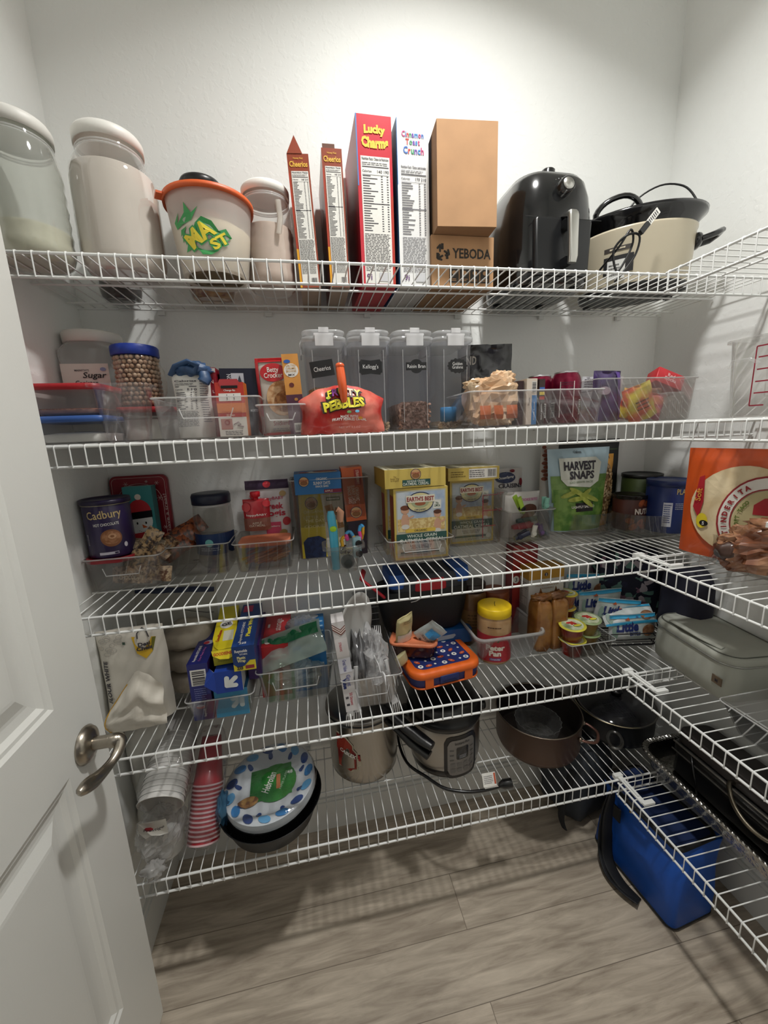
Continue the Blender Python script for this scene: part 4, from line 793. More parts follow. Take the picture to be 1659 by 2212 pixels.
carton('gift_box','teal gift box with a snowman in a red hat','box',(.020,.272,Z3+.004),.068,.03,.222,M('3f8e90',.45),mats={'r':M('2f6f72',.45),'t':M('7db8b4',.5)},draw=snow,rx=-.02)
T=thing('decorated_tin','red holiday tin with white snowflakes leaning on the back wall','tin',(.008,.318,Z3+.006),0,rx=-.03); mb=MB(); RT=M('8c1f2c',.35,.2)
mb.T=Matrix.Rotation(PI/2,4,'X')@Matrix.Translation((0,.122,0)); mb.rbox(.140,.244,.018,RT,.016,.003); S=top(.0185)
mb.T=Matrix.Rotation(PI/2,4,'X')@Matrix.Translation((0,.122,0)); LR=M('d8b8b4',.5)
q=MB(); R=[Vector((p[0],p[1],.0185)) for p in mb.ring(.128,.232,0,.013,n=6)]; mb.tube(R,.0006,LR,n=4,closed=True); mb.tube([Vector((p[0],p[1],.0188)) for p in mb.ring(.11,.20,0,.05,n=6)],.0007,LR,n=4,closed=True)
for (a,b,s_) in ((.045,.10,.006),(.048,.06,.008),(.052,-.02,.006),(.02,.105,.004),(-.03,.1,.006),(-.05,.06,.005),(.045,-.06,.006)):
    for k in range(3): t=k*PI/3; mb.tube([(a-s_*math.cos(t),b-s_*math.sin(t),.0188),(a+s_*math.cos(t),b+s_*math.sin(t),.0188)],.0006,LR,n=4)
mb.text(S,'have a treat!',.060,.02,.008,LR,.0006,W=.10,rot=PI/2); mb.build('tin',T)
rg=random.Random(12)
def snackbar(label,loc,L,W,rz,rx,ry,c1,c2,group,name='snack_bar',cat='snack bar',txt=None):
    T=thing(name,label,cat,loc,rz,group,rx=rx,ry=ry); mb=MB(); N=14; V=[]
    m=M(c1,.25,coat=.5,h2=c2,ns=120)
    for sg in (-1,1):
        V=[]
        for j in range(7):
            for i in range(N+1):
                u=-1+2*i/N; v=-1+2*j/6; e=max(0,1-abs(u)**5)**.5*max(0,1-v*v*.9)**.5
                V.append(((u*L/2),v*W/2*(1-.05*math.sin(6*u)),sg*(.0065*e+.0012*noise.noise(Vector((u*6,v*3,sg+L*50))))))
        F=[(j*(N+1)+i,j*(N+1)+i+1,(j+1)*(N+1)+i+1,(j+1)*(N+1)+i) for j in range(6) for i in range(N)]
        mb.add(V,F if sg>0 else [f[::-1] for f in F],m,True)
    if txt: mb.text(top(.0078),txt,0,0,W*.5,M('d8c9b0',.5),0,W=L*.6); mb.text(flat((0,0,-.0078),(1,0,0),(0,-1,0)),txt,0,0,W*.5,M('d8c9b0',.5),0,W=L*.6)
    return mb.build('wrapper',T)
g='brown snack bars in the left bin of the third shelf'
snackbar('brown snack bar with white lettering standing at the front of the left bin',(.028,.146,Z3+.032),.085,.040,.0,PI/2-.15,.1,'5a3b2a','c8a888',g,txt='HONEY OAT\nCHOCOLATE')
for lb,x,y,z,L,rz,rx,ry,c1,c2 in (
 ('tan snack bar lying against the right side of the left bin','.062',.165,.05,.10,.6,1.0,-.6,'c9a783','5a3b2c'),
 ('gold snack bar sticking up out of the left bin','.052',.17,.085,.11,.5,1.2,-.9,'b59467','352219'),
 ('dark brown snack bar on top of the pile in the left bin','.075',.20,.075,.10,1.0,.6,-.3,'4a2f22','b8946c'),
 ('silver-brown snack bar lying flat on top in the left bin','.045',.19,.092,.09,.2,.5,.2,'8d7a66','d8c4a0'),
 ('brown and cream snack bar at the bottom of the left bin','.040',.175,.020,.10,.3,.2,.1,'6a4a36','d8bfa0'),
 ('cream snack bar standing on its edge in the left bin','.070',.15,.03,.08,.2,1.4,.2,'d0b592','6a4632')):
    snackbar(lb,(float(x),y,Z3+z),L,.036,rz,rx,ry,c1,c2,g)
for i,(lb,x,y,z,rz) in enumerate((('orange-brown snack bar standing behind the left bin',.108,.245,.085,.5),('rust-coloured snack bar beside the navy-lidded jar',.122,.27,.10,.6),('dark orange snack bar low behind the snowman box',.100,.225,.065,.7))):
    snackbar(lb,(x,y,Z3+z),.10,.045,rz,1.1,-.4,'9a4f2a','3f2018','orange snack bars behind the left bin')
jar('plastic_jar','clear round jar with a navy lid and navy label','jar',(.194,.262,Z3+.003),.049,.196,M('171e33',.4),.047,.026,None,neck=.02,plastic=P('d9d6d0',.10,.94,.6))
T=[o for o in bpy.data.objects if o.name.startswith('plastic_jar')][-1]
T=max([o for o in bpy.data.objects if o.get('category')=='jar'],key=lambda o:o.location.x if abs(o.location.z-Z3-.003)<1e-4 else -9)
q=MB(); S=cyl(.0492); q.rect(S,-.07,.04,.07,.095,M('14305c',.4),.0006,24); q.ell(S,-.006,.072,.010,.010,M('6fb8b8',.5),.0012,18,2); q.lines(S,-.03,.05,.03,.06,2,M('b8c4d0',.5),.0012,2,.3); q.build('label',T)
organiser('empty clear storage bin in front of the navy-lidded jar',(.167,.245,Z3),.148,.135,.082,tint='dcdad4')
organiser('clear storage bin holding the orange-lidded container and baby food pouches',(.325,.240,Z3),.148,.145,.078,tint='dcdad4')
T=food_box('food_container','clear food container with a coral orange lid, filled with carrot sticks',(.327,.217,Z3+.004),.126,.080,.062,M('e88c68',.4),None,0,r=.018,lh=.010)
q=MB(); rg=random.Random(3)
for i in range(46):
    x=rg.uniform(-.045,.045); y=rg.uniform(-.026,.026); z=rg.uniform(.008,.038); a=rg.uniform(-.5,.5)+.3; l=rg.uniform(.014,.022)
    q.tube([(x-l*math.cos(a),y-.3*l,z-l*.2),(x+l*math.cos(a),y+.3*l,z+l*.25)],.0032,M(rg.choice(('c98a58','d89c68','b87a4c')),.6),n=5)
o=q.build('carrot_sticks',T); o['kind']='stuff'
MB().text(top(.0745),'Rubbermaid',0,.006,.006,M('8a3f2a',.5),0,W=.045).build('lettering',T)
T=thing('snack_pouch','white and pink baby yogurt melts pouch with a purple top','pouch',(.335,.292,Z3+.004),0); mb=MB(); S=bag(mb,.115,.218,.03,M('dcd6d6',.35,coat=.3),base=.7,topf=.2,wr=.002,seed=51)
mb.rect(S,-.057,.192,.057,.217,M('35203c',.4),.001,10,3); mb.text(S,'happyBABY',.012,.165,.011,M('b83a5a',.5),.001,W=.06); mb.text(S,'Greek',.012,.145,.018,M('b8243c',.5),.001,W=.055,bold=.03); mb.text(S,'yogis',.014,.122,.022,M('b8243c',.5),.001,W=.06,bold=.03)
mb.ell(S,.0,.205,.010,.009,M('c2303c',.5),.002); mb.ell(S,-.035,.175,.012,.01,M('c23a44',.5),.001); mb.ell(S,.045,.10,.01,.012,M('c23a44',.5),.001); mb.ell(S,.04,.178,.009,.008,M('b89a68',.5),.001); mb.rect(S,-.01,.065,.03,.10,M('cf4a6a',.45),.001,4,4); mb.text(S,'strawberry',.01,.088,.006,WHT,.002,W=.034); mb.ell(S,.035,.07,.010,.008,M('a88a50',.5),.001)
mb.build('pouch',T)
T=thing('baby_food_pouch','red baby food squeeze pouch with a red cap','pouch',(.306,.262,Z3+.09),0); mb=MB(); S=bag(mb,.068,.085,.028,M('b72a33',.3,coat=.4),base=.6,topf=.5,wr=.003,fr=20,seed=52,seal=.02); mb.rect(S,-.033,.0,.033,.034,M('8f5a4c',.4),.001,8,3); mb.text(S,'happyBABY',0,.042,.007,WHT,.001,W=.05); mb.text(S,'APPLE\nOATMEAL',0,.018,.013,M('d8c8b8',.5),.002,W=.04); mb.ell(S,.026,.072,.009,.009,M('e03a44',.4),.002); mb.ell(S,-.024,.064,.011,.012,M('d84a50',.4),.002); mb.build('pouch',T)
q=MB(); q.lathe([(.007,.083),(.007,.090),(.0125,.091),(.0135,.101),(.0125,.104)],M('c9202c',.35),n=8); q.build('cap',T)
# smoky bin with three boxes
organiser('deep smoky clear bin holding the blue, yellow and orange snack boxes',(.506,.275,Z3),.212,.098,.222,tint='b4aca4',haze=.09,tp=.02)
TAN2=M('c9a070',.5)
def ebl(mb,S,x,z,r,h=.001):
    mb.ell(S,x,z,r*1.12,r*1.12,M('3a3a55',.5),h,16); mb.ell(S,x,z,r,r,TAN2,h+.0003,20); mb.ell(S,x,z-r*.3,r*.8,r*.5,M('8a5a34',.5),h+.0006,14); mb.text(S,"EARTH'S BEST",x,z+r*.25,r*.42,M('a02c2c',.5),h+.0009,W=r*1.9)
def yel(mb,S,w,d,h):
    mb.poly(S,[(w*.08,0),(w*.5,0),(w*.5,h*.98),(w*.0,h*.98),(w*.06,h*.6)],M('d9d3c6',.5),.0005); ebl(mb,S,-w*.22,h*.86,w*.13)
    for i,t in enumerate(('ORGANIC','LETTER OF\nTHE DAY','COOKIES')): mb.text(S,t,-w*.16,h*(.73-.115*i),h*(.045,.10,.04)[i],M('efe6a8',.5),.001,W=w*.5,bold=.0)
    CK=M('b8834c',.6)
    for (a,b,r) in ((.18,.76,.25),(.38,.70,-.3),(.2,.52,.1),(.4,.5,.2)): mb.T=Matrix(); mb.ell(S,w*a,h*b,w*.12,h*.085,CK,.001,4,1,rot=PI/4+r); mb.text(S,'CBAE'[int(a*10)%4],w*a,h*b,h*.04,M('8d5c2c',.5),.0015)
    mb.rect(S,w*.12,h*.88,w*.44,h*.94,M('6f7a68',.5),.001); mb.lines(S,w*.14,h*.89,w*.42,h*.93,1,PAPER,.0014,3,.6,0)
    mb.poly(S,[(-w*.44,0),(w*.04,0),(w*.06,h*.28),(-w*.1,h*.345),(-w*.36,h*.33),(-w*.46,h*.26)],M('1c2747',.7,h2='26355e',ns=120),.001)
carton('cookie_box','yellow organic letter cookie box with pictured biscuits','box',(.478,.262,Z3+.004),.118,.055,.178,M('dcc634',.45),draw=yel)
def blu(mb,S,w,d,h):
    ebl(mb,S,-w*.3,h*.62,h*.22); mb.text(S,'ORGANIC',w*.08,h*.72,h*.12,WHT,.0008,W=w*.24); mb.text(S,'SUNNY DAYS',w*.08,h*.52,h*.16,WHT,.0008,W=w*.36); mb.text(S,'SNACK BARS',w*.08,h*.36,h*.10,WHT,.0008,W=w*.28)
    mb.rect(S,w*.12,h*.02,w*.5,h*.2,M('7c1f38',.5),.0006); mb.text(S,'APPLE',w*.22,h*.11,h*.1,M('d8c0b8',.5),.0009)
T=thing('snack_bar_box','blue snack bar box lying on the yellow cookie box','box',(.473,.266,Z3+.183),.02); mb=MB(); w_,d_,h_=.122,.085,.055; mb.box(w_,d_,h_,M('2f6ea8',.45)); blu(mb,front(d_),w_,d_,h_); S=top(h_)
mb.ell(S,.012,-.01,.044,.03,WHT,.0005,24,2); mb.ell(S,.022,.0,.034,.022,M('b85a34',.5,h2='7c2f22',ns=80),.0009,20,2); mb.ell(S,-.035,-.01,.014,.012,M('c9413a',.5),.0006); mb.build('carton',T)
def ora(mb,S,w,d,h):
    mb.text(S,'ORGANIC\nSUNNY DAYS\nSNACK BARS',-w*.02,h*.5,w*.55,M('eed8c8',.5),.0008,W=h*.34,rot=-PI/2); mb.rect(S,w*.1,h*.66,w*.42,h*.96,M('b33a2c',.5),.0006); mb.text(S,'STRAWBERRY',w*.26,h*.81,w*.14,M('eed8c8',.5),.001,W=h*.26,rot=-PI/2); ebl(mb,S,w*.02,h*.16,w*.26)
carton('snack_bar_box','orange snack bar box standing upright in the smoky bin','box',(.572,.262,Z3+.1),.056,.06,.148,M('d2683a',.45),mats={'t':M('d98a68',.5),'l':M('b8562e',.5)},draw=ora,ry=-.05)
carton('carton','dark plum carton under the orange snack bar box','box',(.573,.262,Z3+.004),.050,.06,.095,M('2c2030',.5))
# tub of small toys
T=thing('plastic_tub','small translucent tub of little toys at the front of the third shelf','tub',(.523,.118,Z3)); TB=P('e4e6e4',.16,.93,.5,.15)
mb=MB(); mb.bin(.094,.070,.072,TB,tp=.026,r=.018,t=.0018,rim=.010); mb.build('tub',T)
T=thing('toy_toothbrush','light blue toy handle with a lime green button','toy',(.502,.108,Z3+.006),0,ry=-.02,rx=.05); LB=M('4cb4d4',.3,coat=.4); mb=MB(); mb.tube([(0,0,.004),(0,0,.05),(0,-.002,.10),(-.002,0,.14),(-.002,.002,.152)],[.0095,.0105,.0108,.010,.007],LB,n=10,flat_=.8); mb.build('handle',T)
q=MB(); q.blob((0,-.010,.110),(.017,.008,.014),M('a8d82c',.35),0); q.build('button',T); q=MB(); q.tube([(.010,.004,.02),(.011,.004,.07),(.010,.006,.128)],.0015,M('d8cf7a',.5)); q.build('edge_strip',T)
q=MB(); q.tube([(.519,.125,Z3+.125),(.522,.126,Z3+.148),(.516,.126,Z3+.157),(.513,.126,Z3+.15)],[.008,.009,.006,.003],M('d8a080',.6),n=8); q.obj('toy_figure','small skin-coloured toy foot behind the blue toy handle','toy')
T=thing('fidget_toy','twisted fidget toy in yellow, pink and blue segments','toy',(.541,.122,Z3+.078)); cs=[M(c,.3,coat=.4) for c in ('e8b02c','d83a8c','3f9ad0')]
pts=[(-.020,-.012,-.012),(-.022,-.012,.004),(-.014,-.012,.012),(-.006,-.010,.002),(-.010,-.006,.016),(.0,-.004,.022),(.008,-.008,.010),(.012,-.012,-.002),(.020,-.012,-.006),(.026,-.008,.004),(.024,-.004,.02),(.028,-.002,.034),(.034,0,.030),(.033,.002,.012),(.030,.006,-.002)]
for i in range(len(pts)-1):
    MB().tube([pts[i],((Vector(pts[i])+Vector(pts[i+1]))/2+Vector((0,0,.0015))),pts[i+1]],.0044,cs[(i//2)%3],n=8).build('segment',T)
T=thing('toy_ball','dark grey rounded toy at the bottom of the toy tub','toy',(.531,.103,Z3+.010)); MB().blob((0,0,.018),(.034,.026,.036),M('262c2b',.5),.06).build('body',T)
T=thing('toy_car','small pale blue toy with a black wheel in the toy tub','toy',(.556,.112,Z3+.035),.2); mb=MB(); mb.rbox(.020,.018,.052,M('9cc4d0',.4),.004,.002); mb.build('body',T)
for z in (.036,.010): q=MB(); q.T=Matrix.Translation((.002,-.0095,z))@Matrix.Rotation(PI/2,4,'X'); q.lathe([(.0085,0),(.0085,.003),(.005,.004),(.0045,.003),(.001,.003)],BLK,n=6); q.build('wheel',T)
T=thing('toy_figure','tangled cream and brown string toy in the toy tub','toy',(.528,.118,Z3+.05)); mb=MB(); rg=random.Random(8); pts=[(rg.uniform(-.018,.018),rg.uniform(-.016,.01),rg.uniform(-.012,.018)) for i in range(26)]; mb.tube(pts,.0012,M('e4d4a8',.6),n=5); mb.tube([(p[1],p[0]*.6,p[2]*.8+.004) for p in pts[:14]],.0024,M('5a3420',.6),n=5); mb.build('strings',T)
# oatmeal boxes
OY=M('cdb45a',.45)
def oat(mb,S,w,d,h,full=True):
    mb.rect(S,-w*.46,h*.03,w*.46,h*.97,M('b9b7a6',.5),.0004); mb.rect(S,-w*.44,h*.45,w*.44,h*.95,M('9fb2cc',.5,h2='c3cbd2',ns=22),.0006)
    mb.rect(S,-w*.44,h*.40,w*.44,h*.58,M('c7a565',.6,h2='e0cb90',ns=140),.0008)
    SK=M('cfa084',.6)
    for (x,z,s_,hr) in ((-.30,.60,1,'6b3c28'),(.30,.52,.9,'5a3322')):
        mb.ell(S,w*x,h*(z-.06),w*.075*s_,h*.12*s_,SK,.001,16); mb.ell(S,w*x,h*(z+.10),w*.075*s_,h*.05*s_,SK,.0013,16); mb.ell(S,w*x,h*(z+.135),w*.085*s_,h*.035*s_,M(hr,.7),.0016,14); mb.ell(S,w*x,h*(z-.13),w*.075*s_,h*.035*s_,M('d8d4cc',.6),.0014,12); mb.ell(S,w*(x+.10),h*(z-.0),w*.07,h*.014,SK,.0014,10,rot=.4)
    mb.rect(S,w*.22,h*.70,w*.37,h*.82,M('e4e4dc',.5),.0012); mb.text(S,'No\nGMOs',w*.295,h*.76,h*.07,M('3c5c40',.5),.0016,W=w*.11)
    mb.ell(S,-w*.02,h*.80,w*.25,h*.145,M('2a3558',.5),.0016,24,rings=1,r0=.0); mb.ell(S,-w*.02,h*.80,w*.235,h*.13,M('d9cf9a',.5),.0019,24); mb.ell(S,-w*.02,h*.80,w*.16,h*.075,M('a8b08a',.5),.0022,20); mb.ell(S,-w*.02,h*.785,w*.10,h*.03,M('9c5a3a',.5),.0024,14)
    mb.rect(S,-w*.28,h*.80,w*.25,h*.90,M('e2dcc8',.5),.0026); mb.text(S,"EARTH'S BEST",-w*.015,h*.85,h*.062,M('93242a',.5),.003,W=w*.5,bold=.03); mb.text(S,'ORGANIC',-w*.02,h*.70,h*.03,M('2c3a5c',.5),.003,W=w*.22)
    mb.rect(S,-w*.3,h*.385,w*.26,h*.435,M('d8b84a',.5),.0016); mb.text(S,'ORGANIC',-w*.02,h*.41,h*.028,INK,.002,W=w*.24)
    mb.rect(S,-w*.47,h*.24,w*.47,h*.37,M('26504a',.5),.0018); mb.text(S,'WHOLE GRAIN',0,h*.335,h*.045,M('dfe4d8',.5),.0022,W=w*.56); mb.text(S,'OATMEAL CEREAL',0,h*.27,h*.055,M('dfe4d8',.5),.0022,W=w*.84,bold=.02)
    mb.rect(S,-w*.36,h*.13,w*.36,h*.235,M('d2d0c6',.5),.0018); mb.text(S,'EASILY DIGESTIBLE\nIRON FORTIFIED',-w*.02,h*.18,h*.06,INK,.0022,W=w*.4,bold=0); mb.rect(S,-w*.4,h*.09,w*.34,h*.115,M('26504a',.5),.0018); mb.ell(S,w*.38,h*.10,w*.055,w*.055,M('d8d8d0',.5),.0022,14); mb.text(S,'NET WT 8 OZ',0,h*.055,h*.018,INK,.002,W=w*.2)
organiser('low clear bin holding the front oatmeal cereal boxes',(.728,.225,Z3),.176,.192,.060,tint='e2dedc',handle=.6)
for i,(y,lb) in enumerate(((.168,'front oatmeal cereal box with a grain field picture in the low clear bin'),(.225,'oatmeal cereal box right behind the front one'))):
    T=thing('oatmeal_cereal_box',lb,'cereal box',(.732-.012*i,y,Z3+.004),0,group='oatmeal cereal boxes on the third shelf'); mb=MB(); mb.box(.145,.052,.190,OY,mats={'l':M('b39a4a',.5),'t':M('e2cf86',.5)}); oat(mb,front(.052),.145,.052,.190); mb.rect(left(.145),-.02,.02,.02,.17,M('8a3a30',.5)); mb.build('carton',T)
def oatside(mb,S,w,d,h,plain=False):
    if plain:
        mb.rect(S,-w*.1,h*.12,w*.45,h*.88,PAPER,.0006); mb.bars(S,w*.26,h*.15,w*.44,h*.85,INK,PAPER,.0008); mb.lines(S,-w*.09,h*.2,w*.22,h*.8,4,INK,.0008,3,.35); mb.lines(S,-w*.45,h*.25,-w*.15,h*.75,3,M('7a6420',.5),.0008,5,.35)
    else:
        ebl(mb,S,w*.0,h*.70,h*.26); mb.rect(S,-w*.22,h*.1,w*.24,h*.42,M('26504a',.5),.0012); mb.text(S,'WHOLE GRAIN',0,h*.34,h*.10,M('dfe4d8',.5),.0016,W=w*.3); mb.text(S,'OATMEAL CEREAL',0,h*.2,h*.15,M('dfe4d8',.5),.0016,W=w*.43); mb.text(S,'The\nBetter Way\nto Organic',-w*.34,h*.5,h*.32,M('6a4a1c',.5),.001,W=w*.14,bold=0)
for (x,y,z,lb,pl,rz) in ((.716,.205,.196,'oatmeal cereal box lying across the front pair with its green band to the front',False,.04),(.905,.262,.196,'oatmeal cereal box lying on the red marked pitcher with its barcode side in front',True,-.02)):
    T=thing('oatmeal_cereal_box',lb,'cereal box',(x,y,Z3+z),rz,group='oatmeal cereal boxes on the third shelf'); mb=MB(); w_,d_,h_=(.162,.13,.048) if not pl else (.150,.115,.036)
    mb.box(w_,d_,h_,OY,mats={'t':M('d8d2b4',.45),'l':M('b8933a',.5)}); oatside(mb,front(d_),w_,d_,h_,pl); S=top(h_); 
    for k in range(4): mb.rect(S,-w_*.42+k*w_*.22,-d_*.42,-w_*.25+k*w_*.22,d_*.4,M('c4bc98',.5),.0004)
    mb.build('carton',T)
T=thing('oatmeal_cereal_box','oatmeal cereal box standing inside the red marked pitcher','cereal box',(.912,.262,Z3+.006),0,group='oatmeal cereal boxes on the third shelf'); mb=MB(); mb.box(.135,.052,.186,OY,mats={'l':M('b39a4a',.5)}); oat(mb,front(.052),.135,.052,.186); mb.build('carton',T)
T=thing('plastic_pitcher','clear square container with red measuring lines around the second oatmeal stack','container',(.920,.262,Z3)); mb=MB(); mb.bin(.185,.105,.155,P('dddbd8',.08,.94,.6),tp=.02,r=.02,rim=.008); mb.build('body',T)
q=MB(); S=flat((0,-.0535,0),(1,0,0),(0,0,1)); RM=M('8f1f33',.5); q.rect(S,.012,.025,.0145,.15,RM)
for z,l in ((.15,.045),(.105,.04),(.06,.04)): q.rect(S,.012,z-.001,.012+l,z+.001,RM)
q.text(S,'6 QT',.066,.152,.008,RM); q.text(S,'4 QT',.062,.105,.008,RM); q.build('measure_marks',T)
T=thing('dried_fruit_bag','white dried cranberry bag with a navy oval behind the oatmeal boxes','bag',(1.050,.302,Z3+.004),0); mb=MB(); S=bag(mb,.110,.208,.03,M('c6c3c0',.4,coat=.2),base=.7,topf=.2,wr=.003,seed=61)
mb.ell(S,-.004,.180,.032,.017,M('1c2a50',.4),.001,24,3); mb.text(S,'OceanSpray',-.002,.180,.010,WHT,.002,W=.05,rot=.1); mb.text(S,'CRAISINS',.012,.155,.014,INK,.001,W=.075,bold=.02); mb.text(S,'N-',.02,.122,.022,M('4a1c2c',.5),.001,W=.03); mb.ell(S,.047,.165,.006,.012,M('7c1f2c',.5),.001); mb.ell(S,.02,.2,.008,.005,M('7c1f2c',.5),.001); mb.build('pouch',T)
organiser('clear storage bin of bag clips and a white treat pouch',(1.082,.255,Z3),.150,.120,.098,tint='d4d2d0',haze=.08)
T=thing('snack_pouch','white cookie bites pouch in the bin of bag clips','pouch',(1.078,.262,Z3+.006),0,rx=.1); mb=MB(); S=bag(mb,.112,.140,.04,M('cfccc8',.35,coat=.3),base=.8,topf=.3,wr=.006,seed=62); mb.text(S,'COOKIE BITES',.015,.118,.008,M('c85a9c',.5),.001,W=.06); mb.ell(S,.018,.085,.026,.02,M('5a3222',.5),.001,16,2); mb.ell(S,.012,.06,.022,.016,M('7c4a34',.5),.0015,14,2); mb.build('pouch',T)
def clip(label,loc,L,c,rz,rx,ry,c2=None):
    T=thing('bag_clip',label,'clip',loc,rz,rx=rx,ry=ry,group='bag clips in the clear bin on the third shelf'); m=M(c,.35,coat=.3); mb=MB()
    mb.tube([(0,-.004,0),(0,-.006,L*.4),(0,-.008,L)],[.006,.008,.0085],m,n=8,flat_=.5); mb.tube([(0,.004,0),(0,.006,L*.4),(0,.010,L*1.02)],[.006,.008,.0085],m,n=8,flat_=.5); mb.build('jaws',T)
    q=MB(); q.T=Matrix.Translation((0,-.002,L*.3))@Matrix.Rotation(PI/2,4,'X'); q.lathe([(.007,-.008),(.007,.010),(.0045,.011),(.001,.0105)],M(c2 or c,.3),n=6); q.build('pivot',T)
clip('lime green bag clip',(1.062,.215,Z3+.088),.058,'b4dc4a',.2,.1,-.5,'151515')
clip('mint green bag clip',(1.130,.212,Z3+.096),.034,'8ccab8',0,0,.1)
for lb,x,y,z,L,c,rz,ry in (('red bag clip lying in the bin',1.03,.215,.046,.062,'c2303f',0,1.5),('dark green bag clip lying behind the red one',1.055,.235,.058,.06,'23584a',0,1.45),('white bag clip hanging at the bin front',1.088,.205,.016,.036,'d8d6cc',0,.15),('purple bag clip at the right of the bin',1.125,.215,.016,.035,'7c4a9c',0,-.3),('navy bag clip at the bottom left of the bin',1.035,.208,.014,.045,'1c2140',0,1.2),('black bag clip on the bin floor beside the purple one',1.115,.23,.010,.03,'16161a',0,1.3)): clip(lb,(x,y,Z3+z),L,c,rz,0,ry)
# turntables
def tray(label,loc,w,d,h,pl=None):
    T=thing('turntable_tray',label,'tray',loc); mb=MB(); pl=pl or P('d6d3cf',.08,.94,.6)
    mb.loft([(0,w*.7,d*.7),(.008,w*.72,d*.72),(.010,w*.96,d*.96),(.014,w,d),(h-.002,w,d),(h,w+.004,d+.004),(h,w-.006,d-.006),(.018,w-.008,d-.008),(.016,w*.9,d*.9)],pl,n=12); mb.build('tray',T); return T
tray('round clear tray holding the green pea snack bag',(1.296,.252,Z3),.205,.140,.072)
tray('round clear tray holding the three nut tins in the corner',(1.462,.200,Z3),.200,.185,.070)
T=thing('snack_bag','pale blue and green pea snack bag with a white label','bag',(1.250,.236,Z3+.018),-.02); mb=MB(); S=bag(mb,.186,.250,.055,M('a9c3cf',.3,coat=.4),base=.85,topf=.15,wr=.004,fr=10,seed=71,side=.22,nu=22,nv=26)
G1=M('4c7a2c',.4,h2='7a9c4a',ns=30); mb.rect(S,-.088,.09,.088,.17,M('7f9f58',.4,h2='5c8038',ns=16),.0006,14,8); mb.rect(S,-.084,.004,.084,.13,G1,.0010,14,12)
mb.poly(S,[(-.066,.222),(.046,.222),(.062,.206),(.056,.150),(.03,.132),(-.046,.140),(-.062,.160)][::-1],M('dcdfd4',.45),.0035); mb.text(S,'HARVEST',-.004,.198,.027,INK,.0042,W=.098,bold=.04); mb.text(S,'SNAPS',.002,.170,.025,INK,.0042,W=.078,bold=.04); mb.text(S,'BAKED GREEN PEA SNACKS',0,.149,.006,M('7a8a6a',.5),.0042,W=.075); mb.text(S,'Calbee',-.008,.238,.008,M('2a2c30',.5),.001,W=.026)
for i,(a,b,r) in enumerate(((-.04,.115,.3),(-.015,.12,-.5),(.01,.112,.6),(.03,.10,-.4),(-.02,.10,.1),(.012,.092,-.7))): mb.ell(S,a,b,.028,.007,M('a8b050',.5,h2='8f9a3a',ns=60),.004+.0004*i,14,2,rot=r)
mb.rect(S,-.022,.062,.036,.088,BLK,.003,4,2); mb.text(S,'LIGHTLY SALTED',.002,.076,.007,WHT,.0045,W=.075); mb.build('pouch',T)
T=thing('nut_bag','yellow bag of peanuts with a window of nuts behind the pea snacks','bag',(1.340,.262,Z3+.018),.15); mb=MB(); S=bag(mb,.110,.225,.04,M('d99a2c',.35,coat=.3),base=.8,topf=.2,wr=.004,seed=72,side=.2); NT=[M(c,.6) for c in ('c9a878','a88458','dcc49c')]; rg=random.Random(5)
mb.ell(S,.02,.115,.030,.085,M('8a6a48',.6),.001,24,4)
for i in range(110):
    t=rg.uniform(0,2*PI); r_=math.sqrt(rg.random())*.92; mb.ell(S,.02+.029*r_*math.cos(t),.115+.083*r_*math.sin(t),.0062,.004,NT[i%3],.0022+.00003*i,6,1,rot=rg.uniform(0,3))
mb.text(S,'roasted',.02,.214,.009,INK,.001,W=.03); mb.build('pouch',T)
T=thing('nut_bag','white and brown nut bag edge left of the pea snack bag','bag',(1.185,.284,Z3+.012),0); mb=MB(); S=bag(mb,.06,.268,.04,M('cfcac2',.4),base=.8,topf=.3,wr=.003,seed=73); 
for i in range(9): mb.ell(S,-.02+.004*(i%2),.26-.012*i,.008,.006,M('8a4a34',.5),.001,8)
mb.build('pouch',T)
T=thing('snack_bag','tall black bag with a thin green stripe behind the pea snacks','bag',(1.335,.300,Z3+.010),0); mb=MB(); S=bag(mb,.215,.278,.035,M('131312',.35),base=.8,topf=.2,wr=.003,seed=74); mb.rect(S,-.1,.243,.1,.247,M('3a4a2c',.5),.001,10); mb.build('pouch',T)
def tin(name,label,loc,r,h,body,lid,draw=None,rz=0,lidh=.012):
    T=thing(name,label,'tin',loc,rz); mb=MB(); mb.lathe([(r*.97,0),(r,.003),(r,h-lidh),(r*.98,h-lidh+.001)],body,n=12); 
    if draw: draw(mb,cyl(r+.0002))
    mb.build('tin',T); q=MB(); q.lathe([(r*1.0,h-lidh),(r*1.03,h-lidh+.001),(r*1.03,h-.001),(r*.99,h),(r*.94,h-.003),(r*.2,h-.003)],lid,n=12); q.build('lid',T); return T
def d1(mb,S):
    mb.text(S,'NUTS',.004,.058,.018,M('e6ddd4',.5),.0006,W=.045,bold=.04)
    for i,(a,b) in enumerate(((.02,.08),(.0,.083),(.035,.07),(-.03,.03),(.0,.025),(.025,.03),(.01,.012),(-.02,.012),(.04,.045))): mb.ell(S,a,b,.013,.009,M('a8562c',.5,h2='7a3a1e',ns=90),.0004+.0001*i,12,2,rot=i)
tin('nut_tin','brown tin of peanuts with white lettering and a dark clear lid',(1.412,.205,Z3+.018),.046,.105,M('4a2018',.4),P('3a2f2a',.3,.6,.6),d1)
tin('nut_tin','green round tin with a black lid at the back of the corner tray',(1.502,.262,Z3+.018),.056,.158,M('3c4a24',.4),M('121412',.35))
